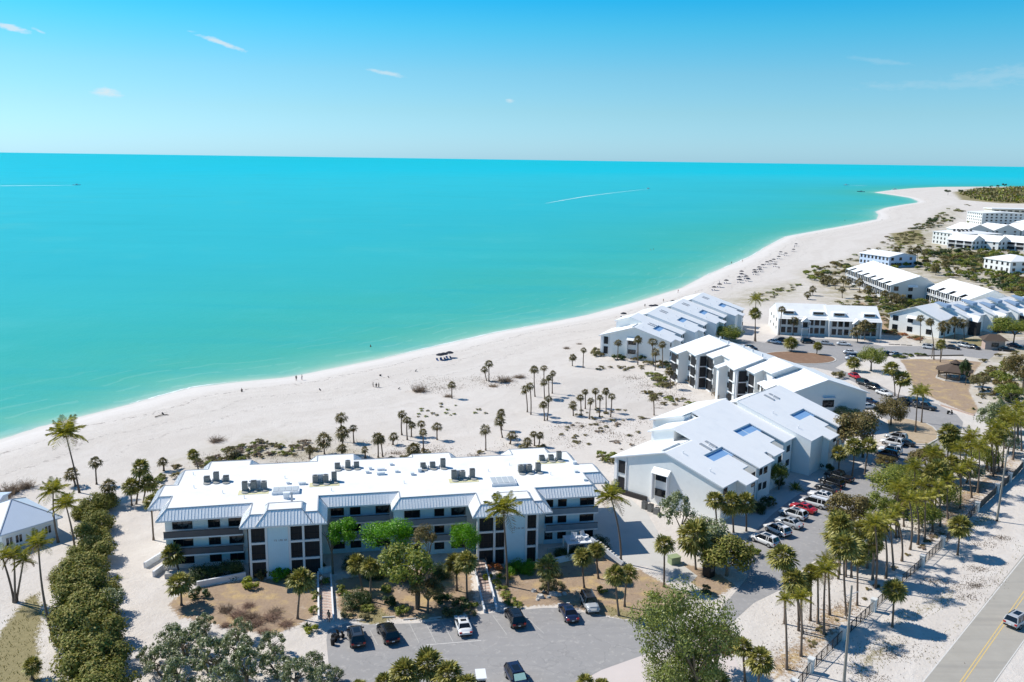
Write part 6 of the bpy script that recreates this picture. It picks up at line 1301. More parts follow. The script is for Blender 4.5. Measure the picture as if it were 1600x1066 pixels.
for k, (x, y, rx, ry, mt, lb) in enumerate(((1440, 800, 30, 24, m_ol, 'dense green understorey tree inside the nearer thicket'), (1480, 770, 26, 22, m_ol, 'green understorey tree inside the middle thicket'), (1510, 735, 26, 20, m_md, 'grey green understorey tree below the far thicket'), (1540, 712, 24, 20, m_ol, 'leafy understorey tree inside the far thicket'), (1575, 690, 22, 20, m_md, 'leafy understorey tree at the right edge under the palms'), (1350, 862, 22, 18, m_ol, 'low leafy tree behind the lush long trunked palm'), (1490, 690, 18, 16, m_ol, 'bushy low tree at the left side of the far thicket'), (1415, 740, 26, 18, m_ol, 'dark leafy tree between the russet casuarina and wide dark tree'), (1385, 720, 18, 12, m_brn, 'russet bush under the dark tree by the island'), (1590, 660, 18, 16, m_ol, 'leafy tree cut by the right edge above the palms'))):
    tree('understorey_tree', lb, 'tree', x, y + ry, x, y, rx, ry, mt, 'dense' if mt is m_ol else 'open', seed=60 + k)
for k, (x, y, r, mt, lb) in enumerate(((605, 945, 15, m_dk, 'dark low plant left under the olive tree'), (628, 958, 13, m_ol, 'green low plant at the lot edge below the olive tree'), (690, 945, 16, m_dk, 'dark low plant right under the olive tree'), (712, 962, 12, m_dune, 'pale low plant at the lot edge by the steps'), (600, 925, 12, m_ol, 'small green plant between paired palms and olive tree'), (480, 915, 12, m_brn, 'brown leaved plant below the left stair tower'), (460, 900, 14, m_dk, 'dark plant right of the left stair tower panel'), (498, 890, 12, m_dk, 'dark plant at the head of the left walkway'), (640, 905, 18, m_dk, 'dark shade plant behind the olive tree'), (575, 955, 12, m_ol, 'green plant beside the dark rounded shrub'), (530, 925, 11, m_ol, 'olive plant on the right wall of the left walkway'), (762, 905, 9, m_yg, 'yellow plant beside the rust orange shrub'), (870, 900, 10, m_dune, 'dry plant on the brown bed right of the single palm'), (1020, 935, 12, m_ol, 'green verge plant right of the paired lot palms'), (1100, 925, 12, m_dk, 'dark plant in front of the metal bin'), (1175, 868, 14, m_ol, 'olive plant at the lot corner below the first white suv'))):
    shrub('bed_plant', lb, x, y, r, mt, 'small', 'low plants in the building beds', .75)
# far green spit: mangroves that read as one mass
mb = MB(); rr = random.Random(8); far_poly = pp((1496, 303), (1530, 296), (1560, 295), (1600, 294), (1720, 294), (1760, 318), (1600, 318), (1545, 315), (1515, 311))
FP = np.array(far_poly); X = np.random.RandomState(4).uniform(FP[:, 0].min(), FP[:, 0].max(), 9000); Y = np.random.RandomState(5).uniform(FP[:, 1].min(), FP[:, 1].max(), 9000); dd = pdist(X, Y, far_poly)
for x, y, d in zip(X, Y, dd):
    if d < 5: continue
    big = rr.random() < .35; r = rr.uniform(5, 11) if big else rr.uniform(3, 6); h = rr.uniform(2, 7) if big else rr.uniform(.8, 2)
    for k in range(7):
        a = rr.uniform(0, 6.28); c = Vector((x + math.cos(a) * r * .7 * rr.random(), y + math.sin(a) * r * .7 * rr.random(), h * rr.uniform(.2, 1))); s = r * rr.uniform(.25, .5); u = Vector((rr.uniform(-1, 1), rr.uniform(-1, 1), rr.uniform(.3, 1))).normalized(); e1 = u.cross(Vector((1, 0, 0))).normalized(); e2 = u.cross(e1)
        mb.add([c - e1 * s, c - e2 * s * .6, c + e1 * s, c + e2 * s * .6], [(0, 1, 2, 3)])
mb.m = [rr.choice((0, 0, 1)) for _ in mb.f]; tag(mb.build('mangrove_thicket', [m_dune, m_ol]), 'grey green mangrove thicket covering the far spit', 'thicket', None, 'stuff')
for q, l in (((1481, 305, 1481, 299, 5), 'lone dark tree on the far sand spit'), ((1500, 304, 1501, 299, 5), 'dark bush at the start of the far green spit'), ((1548, 297, 1549, 292, 3), 'tiny dark tree on the far shoreline, left of three'), ((1559, 297, 1559, 291, 3), 'tiny dark tree on the far shoreline, middle of three'), ((1569, 297, 1569, 289, 4), 'tallest dark tree on the far shoreline'), ((1458, 352, 1458, 345, 9), 'dark casuarina clump on the sand beside the far row')):
    tree('distant_tree', l, 'tree', q[0], q[1], q[2], q[3], q[4], q[4] * .8, m_dk, 'small')
# grass stuff on the verge
def scatter_grass(name, label, polys, n, mt, hh=(.12, .35), seed=1, dens=5, clump=0):
    r = np.random.RandomState(seed); mb = MB()
    for poly in polys:
        P = np.array(poly); ar_ = abs(sum(P[i][0] * P[i - 1][1] - P[i - 1][0] * P[i][1] for i in range(len(P)))) / 2; nn = min(n, int(ar_ * dens)); x = r.uniform(P[:, 0].min(), P[:, 0].max(), nn * 3); y = r.uniform(P[:, 1].min(), P[:, 1].max(), nn * 3); d = pdist(x, y, poly); k = 0
        if clump:
            ci = r.randint(0, len(x), max(3, nn // clump)); ci = [i for i in ci if d[i] > .5] or [0]
            pick = r.choice(ci, nn); sg = r.uniform(.3, 2.2, len(x)); x = x[pick] + r.normal(0, 1, nn) * sg[pick] * 1.6; y = y[pick] + r.normal(0, 1, nn) * sg[pick]; d = np.ones(nn)
        for a, b, dd in zip(x, y, d):
            if dd < -.5 or k > nn: continue
            k += 1; h = r.uniform(*hh); an = r.uniform(0, 6.28); w = .05; lx, ly = math.cos(an) * h * .7, math.sin(an) * h * .7
            mb.add([(a - w, b, 0), (a + w, b, 0), (a + lx, b + ly, h)], [(0, 1, 2)])
    return tag(mb.build(name, mt), label, 'grass', None, 'stuff')
scatter_grass('grass', 'dry olive grass on the verges and lawns', green[:8], 2200, m_grs)
scatter_grass('leaf_litter', 'brown leaf litter and dry stalks under the palms by the fence', [brown[4], brown[5], scrub[3], scrub[8]], 2600, m_dry, (.06, .22), 2, 5, 22)
scatter_grass('dune_litter', 'scattered twigs and dry weed on the dune sand', [scrub[4], scrub[5], scrub[6], scrub[7]], 2600, m_dry, (.08, .34), 3, 3, 26)
# ------------------------------------------------------------------ vehicles
def car_meshes(kind):
    """front is +X; returns parts: body, roof, glass pieces, wheels..."""
    K = dict(sedan=(4.7, 1.82, .62, .95, 1.43, [(-2.35, .70, .78), (-2.2, .92, .88), (-1.7, .99, .91), (.9, .96, .91), (1.9, .84, .87), (2.25, .70, .78), (2.35, .55, .66)], (-1.75, 1.05), (-1.05, .30)),
             suv=(4.75, 1.92, .70, 1.05, 1.72, [(-2.37, .75, .84), (-2.28, 1.04, .92), (-1.8, 1.08, .96), (1.0, 1.05, .96), (1.95, .95, .92), (2.28, .80, .82), (2.37, .62, .70)], (-2.28, 1.25), (-1.95, .45)),
             van=(5.1, 1.98, .66, 1.05, 1.80, [(-2.55, .78, .86), (-2.5, 1.05, .95), (-1.8, 1.08, .99), (1.3, 1.06, .99), (2.1, .93, .94), (2.45, .78, .84), (2.55, .6, .7)], (-2.5, 1.85), (-2.3, .80)),
             pickup=(5.6, 1.98, .75, 1.1, 1.82, [(-2.8, .8, .9), (-2.75, 1.08, .97), (-1.8, 1.1, .99), (1.2, 1.1, .99), (2.3, 1.02, .96), (2.7, .9, .9), (2.8, .62, .8)], (-.8, 1.35), (-.55, .65)),
             jeep=(4.3, 1.86, .80, 1.12, 1.85, [(-2.15, .9, .86), (-2.1, 1.12, .9), (-1.0, 1.14, .92), (.6, 1.14, .92), (1.6, 1.12, .86), (2.1, 1.06, .78), (2.15, .7, .76)], (-2.0, .75), (-1.95, .55)))[kind]
    Ln, Wd, zf, zb, zr, st, (g0, g1), (r0, r1) = K; zlow = .28 if kind == 'sedan' else .36
    b = MB(); rings = []
    for x, zt, hw in st:
        zt2 = zt; ring = [(x, -hw * .92, zlow), (x, -hw, zlow + .18), (x, -hw, zt2 - .16), (x, -hw * .90, zt2 - .02), (x, -hw * .5, zt2 + .02), (x, 0, zt2 + .03), (x, hw * .5, zt2 + .02), (x, hw * .90, zt2 - .02), (x, hw, zt2 - .16), (x, hw, zlow + .18), (x, hw * .92, zlow)]
        rings.append(ring)
    n = 11; vs = [p for r in rings for p in r]; fs = []
    for i in range(len(rings) - 1):
        for k in range(n - 1): a = i * n + k; fs.append((a, a + 1, a + n + 1, a + n))
        fs.append((i * n, i * n + n, i * n + 2 * n - 1, i * n + n - 1))
    fs.append(tuple(range(n))); fs.append(tuple((len(rings) - 1) * n + k for k in range(n))[::-1]); b.add(vs, fs)
    hw = Wd / 2 - .06; hr = Wd / 2 - .24; zb2 = zb - .04
    # roof and pillars
    R = MB(); R.add([(r0, -hr, zr - .05), (r1, -hr, zr - .04), (r1, hr, zr - .04), (r0, hr, zr - .05), (r0 + .1, -hr * .8, zr), (r1 - .2, -hr * .8, zr + .02), (r1 - .2, hr * .8, zr + .02), (r0 + .1, hr * .8, zr)],
                    [(4, 5, 6, 7), (0, 1, 5, 4), (1, 2, 6, 5), (2, 3, 7, 6), (3, 0, 4, 7), (3, 2, 1, 0)])
    for s in (-1, 1):
        R.bar((g0, s * hw, zb2), (r0, s * hr, zr - .05), .12, .08); R.bar((g1, s * hw, zb2), (r1, s * hr, zr - .05), .08, .07); m_ = (r0 + r1) / 2 - .1; R.bar((m_, s * hw, zb2), (m_, s * hr, zr - .05), .08, .05)
        if kind in ('suv', 'van'): m_ = r0 + .75; R.bar((m_, s * hw, zb2), (m_, s * hr, zr - .05), .1, .05)
    ws = MB(); ws.add([(g1 - .02, -hw * .96, zb2), (g1 - .02, hw * .96, zb2), (r1 - .01, hr, zr - .05), (r1 - .01, -hr, zr - .05)], [(0, 1, 2, 3)])
    rw = MB(); rw.add([(g0 + .02, -hw * .96, zb2), (g0 + .02, hw * .96, zb2), (r0 + .01, hr, zr - .06), (r0 + .01, -hr, zr - .06)], [(3, 2, 1, 0)])
    sg = []
    for s in (-1, 1): q = MB(); q.add([(g0, s * (hw - .01), zb2), (g1, s * (hw - .01), zb2), (r1, s * (hr - .01), zr - .05), (r0, s * (hr - .01), zr - .05)], [(0, 1, 2, 3)] if s < 0 else [(3, 2, 1, 0)]); sg.append(q.me('side_window', [m_carglass]))
    wr = .33 if kind == 'sedan' else .38; ty = MB(); ty.tube([(0, -.12, 0), (0, .12, 0)], wr, 14); rm = MB(); rm.tube([(0, -.13, 0), (0, .13, 0)], wr * .62, 10)
    hl = MB(); x = Ln / 2 - .10; hl.box(x - .18, x + .07, -.22, .22, zf - .06, zf + .10); tl = MB(); tl.box(-.06, .05, -.16, .16, -.10, .12)
    mir = MB(); mir.box(-.08, .08, -.12, .12, -.07, .07); bp = MB(); bp.box(-Ln / 2 - .02, -Ln / 2 + .1, -Wd / 2 * .86, Wd / 2 * .86, zlow, zlow + .2); bp.box(Ln / 2 - .1, Ln / 2 + .02, -Wd / 2 * .76, Wd / 2 * .76, zlow - .02, zlow + .15)
    lp = MB(); lp.box(-Ln / 2 - .035, -Ln / 2 - .02, -.17, .17, zlow + .22, zlow + .34)
    ex = []
    if kind == 'pickup': q = MB(); q.box(-2.65, -.95, -.78, .78, zb - .02, zb + .035); ex.append(('truck_bed', q.me('truck_bed', [m_black])))
    if kind in ('suv', 'van'):
        q = MB()
        for s in (-1, 1): q.bar((r0 + .2, s * hr * .92, zr + .05), (r1 - .3, s * hr * .92, zr + .05), .05, .05)
        ex.append(('roof_rails', q.me('roof_rails', [m_black])))
    sr = MB(); sr.box(r0 + (r1 - r0) * .35, r1 - .35, -hr * .55, hr * .55, zr, zr + .03); ex.append(('sunroof', sr.me('sunroof', [m_carglass]))) if kind in ('sedan', 'suv') else None
    return dict(body=b.me('body', [P_['white']], True), roof=R.me('roof', [P_['white']]), ws=ws.me('windscreen', [m_carglass]), rw=rw.me('rear_window', [m_carglass]), sg=sg, ty=ty.me('tyre', [m_rubber]), rm=rm.me('rim', [m_rim]),
                hl=hl.me('headlight', [m_chrome]), tl=tl.me('taillight', [m_red]), mir=mir.me('mirror', [P_['black']]), bp=bp.me('bumper', [m_black]), lp=lp.me('licence_plate', [m_trim]), ex=ex, L=Ln, W=Wd, wr=wr, zb=zb, g1=g1, zf=zf)
CM = {k: car_meshes(k) for k in ('sedan', 'suv', 'van', 'pickup', 'jeep')}
for c_ in CM.values():
    for p_ in c_['body'].polygons: p_.use_smooth = len(p_.vertices) == 4
def paintlink(o, mt):
    o.material_slots[0].link = 'OBJECT'; o.material_slots[0].material = mt
def car(kind, color, loc, rz, label, group=None, roofc=None, far=False):
    c = CM[kind]; t = thing('car' if kind not in ('pickup',) else 'pickup_truck', label, {'van': 'minivan', 'pickup': 'pickup', 'jeep': 'off-roader', 'suv': 'suv'}.get(kind, 'car'), loc, rz, group)
    paintlink(link('body', c['body'], t), P_[color]); paintlink(link('roof', c['roof'], t), P_[roofc or color])
    link('windscreen', c['ws'], t); link('rear_window', c['rw'], t)
    for s in c['sg']: link('side_window', s, t)
    for x in (-c['L'] * .30, c['L'] * .31):
        for y in (-c['W'] / 2 + .11, c['W'] / 2 - .11):
            w_ = link('tyre', c['ty'], t, (x, y, c['wr'])); link('rim', c['rm'], w_)
    link('bumper', c['bp'], t)
    if not far:
        for s in (-1, 1):
            link('headlight', c['hl'], t, (0, s * (c['W'] / 2 - .30), 0)); link('taillight', c['tl'], t, (-c['L'] / 2 + .04, s * (c['W'] / 2 - .24), c['zf'] + .12)); link('mirror', c['mir'], t, (c['g1'] - .25, s * (c['W'] / 2 + .06), c['zb'] + .06))
        link('licence_plate', c['lp'], t)
    for n_, me in c['ex']: link(n_, me, t)
    return t
def carpx(kind, color, rear, front, label, group=None, **k):
    a, b = G(*rear, .0), G(*front, .0); d = (b - a); mid = (G(*rear, .75) + G(*front, .75)) / 2; mid.z = .012
    return car(kind, color, mid, math.atan2(d.y, d.x), label, group, **k)
GA = 'cars parked in front of the long building'
carpx('suv', 'darkgrey', (560, 1006), (553, 979), 'dark grey suv with pale roof bars, nose in beside the motor scooter', GA)
carpx('suv', 'black', (615, 1002), (597, 973), 'black suv parked second from the left in the front lot', GA)
carpx('sedan', 'white', (728, 989), (719, 961), 'white car with dark sunroof in the middle of the front lot', GA)
carpx('suv', 'black', (812, 977), (797, 950), 'black suv with red tail lamps at the foot of the stepped walkway', GA)
carpx('sedan', 'navy', (896, 969), (880, 941), 'black sedan parked beside the silver off-roader', GA)
j = carpx('jeep', 'silver', (912, 924), (932, 961), 'silver off-roader with dark top, facing out of its bay', GA, roofc='darkgrey')
jm = MB(); jm.box(.78, 2.0, -.55, .55, 1.15, 1.19); jm.build('bonnet_panel', P_['silver'], j); jm = MB(); jm.tube([(-2.2, .2, 1.0), (-2.4, .2, 1.0)], .38, 14); jm.build('spare_wheel', m_rubber, j)
j = carpx('suv', 'navy', (797, 1040), (820, 1078), 'black suv with a pale green sunshade in the windscreen, at the bottom edge', GA)
q = MB(); q.add([(.85, -.7, 1.30), (1.12, -.7, 1.12), (1.12, .7, 1.12), (.85, .7, 1.30)], [(0, 1, 2, 3)]); q.add([(1.20, -.72, 1.09), (.60, -.66, 1.62), (.60, .66, 1.62), (1.20, .72, 1.09)], [(0, 3, 2, 1)]); q.build('sunshade', mat('pale_green_sunshade', (.45, .68, .60), .5, .3, .05), j)
carpx('sedan', 'darkgrey', (562, 1080), (566, 1108), 'dark car mostly hidden by palm crowns at the bottom edge, left one', GA)
carpx('sedan', 'teal', (614, 1080), (620, 1108), 'teal car mostly hidden by palm crowns at the bottom edge, right one', GA)
GB = 'cars parked along the sawtooth building'
carpx('suv', 'white', (1214, 850), (1176, 835), 'white suv nearest to the round leaved tree, first of the white row', GB)
carpx('suv', 'white', (1231, 834), (1199, 819), 'white suv, second in the row from the round leaved tree', GB)
carpx('sedan', 'silver', (1251, 821), (1214, 809), 'silver white sedan, third in the row from the round leaved tree', GB)
carpx('suv', 'white', (1260, 808), (1220, 796), 'white suv directly before the red car', GB)
carpx('sedan', 'red', (1271, 797), (1239, 787), 'red car squeezed in the row of white cars', GB)
carpx('van', 'white', (1294, 790), (1252, 779), 'long white minivan right behind the red car', GB)
carpx('sedan', 'white', (1301, 777), (1266, 768), 'white sedan just beyond the minivan', GB)
carpx('sedan', 'darkgrey', (1307, 766), (1279, 757), 'dark grey car beyond the white sedan in shade', GB)
carpx('suv', 'black', (1313, 757), (1287, 749), 'black suv in shade below the villa stairs, nearer one', GB)
carpx('pickup', 'black', (1326, 748), (1296, 739), 'black pickup in shade below the villa stairs, farther one', GB)
carpx('suv', 'navy', (1399, 711), (1374, 706), 'dark blue suv under the russet tree', GB, far=True)
carpx('suv', 'white', (1405, 704), (1378, 700), 'white suv beside the dark blue one under the russet tree', GB, far=True)
carpx('suv', 'white', (1404, 692), (1384, 688), 'white car left of the small road island, nearer one', GB, far=True)
carpx('suv', 'silver', (1411, 684), (1390, 680), 'silver car left of the small road island, farther one', GB, far=True)
carpx('sedan', 'darkgrey', (1421, 692), (1404, 689), 'dark car beside the white sandy ground at the road island', GB, far=True)
GC = 'cars along the drive by the sandy lawn'
for kd, co, r_, f_, lb in (('sedan', 'red', (1330, 584), (1341, 589), 'small red car at the top of the kerbside row'), ('suv', 'black', (1344, 596), (1357, 600), 'black suv at the kerb, left of two'), ('suv', 'black', (1359, 603), (1374, 607), 'black suv at the kerb, right of two'),
                            ('sedan', 'white', (1375, 611), (1388, 615), 'white car at the kerb beyond the two black suvs'), ('suv', 'black', (1416, 630), (1402, 624), 'black suv under the full kerbside palms, left one'), ('sedan', 'navy', (1432, 629), (1417, 623), 'dark blue car under the full kerbside palms, right one'),
                            ('pickup', 'darkgrey', (1432, 632), (1458, 637), 'dark grey open backed car right of the twin palms'), ('sedan', 'white', (1345, 634), (1366, 633), 'white car in front of the tall blue gable'), ('sedan', 'navy', (1352, 625), (1364, 627), 'dark blue car at the corner of the tall blue gable'),
                            ('sedan', 'black', (1166, 541), (1180, 544), 'black car at the roof edge left of the traffic island'), ('sedan', 'white', (1203, 532), (1217, 534), 'white car in front of the left villa wall'), ('sedan', 'black', (1217, 530), (1229, 531), 'black car next to the white one before the villas'), ('suv', 'black', (1256, 533), (1269, 533), 'black suv below the left villa porch'),
                            ('sedan', 'silver', (1285, 535), (1297, 536), 'small silver car between the villa porches'), ('sedan', 'white', (1312, 536), (1325, 537), 'white car below the right villa porch'), ('sedan', 'white', (1323, 549), (1336, 550), 'white car by the pale round tree, upper one'), ('sedan', 'darkgrey', (1328, 555), (1340, 555), 'dark car by the pale round tree'), ('sedan', 'white', (1326, 559), (1340, 560), 'white car by the pale round tree, lower one'),
                            ('sedan', 'black', (1382, 552), (1394, 552), 'black car right of the pale round tree'), ('sedan', 'silver', (1393, 553), (1405, 552), 'silver car right of the pale round tree'), ('suv', 'white', (1445, 541), (1461, 543), 'white suv in front of the white gable on the right'), ('sedan', 'darkgrey', (1480, 541), (1496, 543), 'dark sedan in the far right parking row'),
                            ('suv', 'silver', (1500, 538), (1515, 541), 'silver suv in the far right parking row'), ('sedan', 'black', (1514, 540), (1528, 543), 'black car in the far right parking row'), ('suv', 'silver', (1553, 541), (1568, 543), 'silver suv by the big green tree, left of three'), ('sedan', 'black', (1566, 545), (1580, 546), 'black car by the big green tree, middle of three'), ('sedan', 'navy', (1579, 538), (1592, 540), 'dark car by the big green tree, right of three')):
    carpx(kd, co, r_, f_, lb, GC, far=True)
carpx('suv', 'silver', (1583, 972), (1600, 962), 'silver suv driving on the highway at the right edge', None)
# motor scooter, golf carts
def scooter(loc, rz, label, col):
    t = thing('motor_scooter', label, 'motorcycle', loc, rz)
    for x in (-.62, .62): q = MB(); q.tube([(x, -.06, .28), (x, .06, .28)], .28, 12); q.build('wheel', m_rubber, t)
    q = MB(); q.add([(-.7, -.18, .4), (.1, -.16, .4), (.1, .16, .4), (-.7, .18, .4), (-.75, -.16, .78), (-.05, -.14, .74), (-.05, .14, .74), (-.75, .16, .78)], [(4, 5, 6, 7), (0, 1, 5, 4), (1, 2, 6, 5), (2, 3, 7, 6), (3, 0, 4, 7), (3, 2, 1, 0)]); q.bar((0, 0, .4), (.45, 0, .42), .3, .06); q.bar((.62, 0, .35), (.45, 0, 1.0), .12, .3); q.build('body', col, t)
    q = MB(); q.bar((.42, -.35, 1.02), (.42, .35, 1.02), .04, .04); q.build('handlebar', m_black, t); q = MB(); q.box(-.7, -.08, -.15, .15, .78, .86); q.build('saddle', m_black, t); return t
scooter(G(524, 998), 1.2, 'black motor scooter at the left corner of the front lot', m_black); scooter(G(530, 1000), .9, 'dark motor scooter right beside the black one', m_dark)
scooter(G(1484, 647), .3, 'dark motorbike standing on pale ground near the sandy lawn', m_black)
def golf_cart(loc, rz, label, col):
    t = thing('golf_cart', label, 'golf cart', loc, rz)
    for x in (-.8, .8):
        for y in (-.5, .5): q = MB(); q.tube([(x, y - .08, .24), (x, y + .08, .24)], .24, 10); q.build('wheel', m_rubber, t)
    q = MB(); q.box(-1.15, 1.0, -.55, .55, .25, .5); q.add([(.6, -.55, .5), (1.15, -.5, .3), (1.15, .5, .3), (.6, .55, .5), (.65, -.5, .95), (.65, .5, .95)], [(0, 1, 4), (1, 2, 5, 4), (2, 3, 5), (0, 4, 5, 3)]); q.build('body', col, t)
    q = MB(); q.box(-.5, 0, -.5, .5, .5, .8); q.box(-.6, -.45, -.5, .5, .8, 1.2); q.build('seat', m_black, t)
    for x in (-.9, .7):
        for y in (-.5, .5): q = MB(); q.bar((x, y, .5), (x * .9, y, 1.8), .04, .04); q.build('roof_post', m_black, t)
    q = MB(); q.box(-1.1, .95, -.6, .6, 1.8, 1.87); q.build('roof', m_trim, t); return t
golf_cart(G(751, 1075), math.radians(97), 'golf cart with a plain white roof at the bottom edge', P_['white'])
# ------------------------------------------------------------------ people
def person_mesh(pose, seed):
    """one continuous skinned figure, 1.72 m"""
    me = bpy.data.meshes.new('person'); ob = bpy.data.objects.new('person_tmp', me); C.objects.link(ob)
    if pose == 'sit':
        V = [(0, 0, .42), (0, -.02, .62), (0, -.04, .86), (0, -.03, .98), (0, .02, 1.12), (0, .03, 1.22), (-.2, -.03, .88), (-.27, .08, .64), (-.22, .28, .55), (.2, -.03, .88), (.27, .08, .64), (.22, .28, .55), (-.1, .03, .42), (-.12, .48, .46), (-.12, .56, .08), (-.12, .68, .05), (.1, .03, .42), (.12, .48, .46), (.12, .56, .08), (.12, .68, .05)]
    else:
        k = .16 if pose == 'walk' else .03
        V = [(0, 0, .92), (0, 0, 1.12), (0, .01, 1.36), (0, 0, 1.47), (0, .02, 1.57), (0, .03, 1.68), (-.2, 0, 1.38), (-.25, k * .6 - .03, 1.12), (-.27, k + .05, .86), (.2, 0, 1.38), (.25, -k * .6, 1.12), (.27, -k * .6 + .08, .87), (-.1, 0, .88), (-.11, -k * .5 + .05, .48), (-.11, -k * 1.3, .07), (-.11, -k * 1.3 + .15, .04), (.1, 0, .88), (.11, k * .8 + .03, .48), (.11, k * 1.2, .07), (.11, k * 1.2 + .15, .04)]
    E_ = [(0, 1), (1, 2), (2, 3), (3, 4), (4, 5), (2, 6), (6, 7), (7, 8), (2, 9), (9, 10), (10, 11), (0, 12), (12, 13), (13, 14), (14, 15), (0, 16), (16, 17), (17, 18), (18, 19)]
    rad = [.15, .13, .15, .055, .095, .08, .06, .045, .03, .06, .045, .03, .09, .06, .04, .035, .09, .06, .04, .035]
    me.from_pydata(V, E_, []); md = ob.modifiers.new('skin', 'SKIN'); 
    for i, v in enumerate(me.skin_vertices[0].data): v.radius = (rad[i], rad[i]); v.use_root = (i == 0)
    ob.modifiers.new('sub', 'SUBSURF').levels = 1
    dg = bpy.context.evaluated_depsgraph_get(); m2 = bpy.data.meshes.new_from_object(ob.evaluated_get(dg)); bpy.data.objects.remove(ob)
    m2.name = 'person_' + pose; m2.polygons.foreach_set('use_smooth', [True] * len(m2.polygons)); return m2
m_skin = mat('skin', (.36, .21, .14), .6, .3, .05); CL = {k: mat(k + '_clothing', c, .85, .2, .1) for k, c in dict(dark=(.03, .03, .035), blue=(.05, .10, .25), red=(.35, .05, .04), white=(.65, .65, .63), tan=(.3, .2, .13)).items()}
PM = {}
def person(loc, rz, pose, top, bottom, label, group=None):
    key = (pose, top, bottom)
    if key not in PM:
        m_ = person_mesh(pose, 1)
        for k in (m_skin, CL[top], CL[bottom]): m_.materials.append(k)
        zt, zw, zk = (1.0, .5, .3) if pose == 'sit' else (1.42, .92, .55)
        for p in m_.polygons:
            z = p.center.z; ax = abs(p.center.x)
            p.material_index = 0 if z > zt or z < zk or (ax > .24 and z < zt - .25) else (1 if z > zw else 2)
        hz = (1.27 if pose == 'sit' else 1.66); h = MB(); 
        ring = [(math.cos(a) * .10, math.sin(a) * .115 + .02) for a in [2 * PI * k / 8 for k in range(8)]]
        h.add([(x, y, hz - .08) for x, y in ring] + [(x * .8, y * .8, hz + .05) for x, y in ring] + [(0, .02, hz + .10)], [(i, (i + 1) % 8, 8 + (i + 1) % 8, 8 + i) for i in range(8)] + [(8 + i, 8 + (i + 1) % 8, 16) for i in range(8)])
        PM[key] = (m_, h.me('hair', [m_bark]))
    b, h = PM[key]; o = link('person', b, None, loc, (0, 0, rz)); tag(o, label, 'person', group); link('hair', h, o); return o
def gz_(x, y): return G(x, y, SEA + .55)
beach = [((463, 596), 'stand', 'dark', 'dark', 'left one of two people in dark clothes standing at the water edge'), ((472, 595), 'walk', 'dark', 'blue', 'right one of two people in dark clothes standing at the water edge'),
         ((378, 614), 'sit', 'dark', 'dark', 'person sitting on a board near the water, far left of the beach'), ((583, 607), 'stand', 'dark', 'dark', 'left person in dark clothes of the standing group on the beach'), ((588, 608), 'stand', 'dark', 'dark', 'middle person in dark clothes of the standing group on the beach'), ((592, 608), 'walk', 'dark', 'dark', 'right person in dark clothes of the standing group on the beach'),
         ((1007.5, 481), 'walk', 'dark', 'tan', 'person walking past the umbrellas near the grey seaside roof'), ((1036.5, 473), 'stand', 'tan', 'white', 'person in pale shorts near the grey seaside roof'), ((1059.5, 458), 'walk', 'red', 'dark', 'person at the water edge behind the grey seaside roof'),
         ((514, 972), 'stand', 'tan', 'red', 'person in red shorts standing at the foot of the left walkway'), ((502, 915), 'walk', 'white', 'dark', 'person in a white shirt walking in the shade on the left walkway'), ((1143, 413), 'walk', 'dark', 'dark', 'person at the water line beyond the umbrella rows'), ((1160, 410), 'stand', 'dark', 'tan', 'dark figure standing at the sea edge beside the umbrella rows'),
         ((1217, 421), 'walk', 'dark', 'dark', 'person on the sand landward of the umbrella rows'), ((1124, 444), 'walk', 'blue', 'dark', 'person beside the lowest umbrellas'), ((1320, 346), 'walk', 'dark', 'dark', 'person near the water on the far beach'), ((1378, 345), 'walk', 'dark', 'dark', 'person near the notch of the far shoreline'), ((1241, 388), 'stand', 'dark', 'dark', 'person high on the beach past the umbrellas')]
for k, (p, po, a, b_, lb) in enumerate(beach): person(gz_(*p) if p[1] < 700 else G(*p), k * 1.7, po, a, b_, lb)
for x, y, lb in ((1017, 391, 'swimmer standing in the turquoise sea, left one'), (1021, 390, 'swimmer standing in the turquoise sea, right one'), (579, 542, 'lone swimmer close to shore')):
    person(G(x, y, SEA) - Vector((0, 0, .95)), x, 'stand', 'tan', 'dark', lb)
# ------------------------------------------------------------------ beach furniture
can = MB(); n = 10; ring = [(1.25 * math.cos(2 * PI * k / n), 1.25 * math.sin(2 * PI * k / n)) for k in range(n)]
can.add([(x, y, 1.95) for x, y in ring] + [(x * .5, y * .5, 2.28) for x, y in ring] + [(0, 0, 2.42)] + [(x, y, 1.82) for x, y in ring], [(i, (i + 1) % n, n + (i + 1) % n, n + i) for i in range(n)] + [(n + i, n + (i + 1) % n, 2 * n) for i in range(n)] + [(2 * n + 1 + i, 2 * n + 1 + (i + 1) % n, (i + 1) % n, i) for i in range(n)])
m_canopy = mat('dark_navy_canvas', (.020, .024, .035), .8, .2, .1, objvar=.5)
CAN = can.me('umbrella_canopy', [m_canopy]); pol = MB(); pol.tube([(0, 0, 0), (0, 0, 2.4)], .03, 6); POL = pol.me('umbrella_pole', [m_trim])
ch = MB(); ch.box(-.3, .3, -.9, .5, .30, .36); ch.add([(-.3, .5, .36), (.3, .5, .36), (.3, 1.0, .85), (-.3, 1.0, .85), (-.3, .5, .30), (.3, .5, .30), (.3, 1.02, .80), (-.3, 1.02, .80)], [(0, 1, 2, 3), (7, 6, 5, 4), (0, 3, 7, 4), (1, 5, 6, 2), (2, 6, 7, 3)])
for x in (-.27, .27):
    for y in (-.8, .4): ch.box(x - .03, x + .03, y - .03, y + .03, 0, .30)
LOU = ch.me('lounger', [CL['blue']]); CHR = ch.me('chair', [CL['dark']])
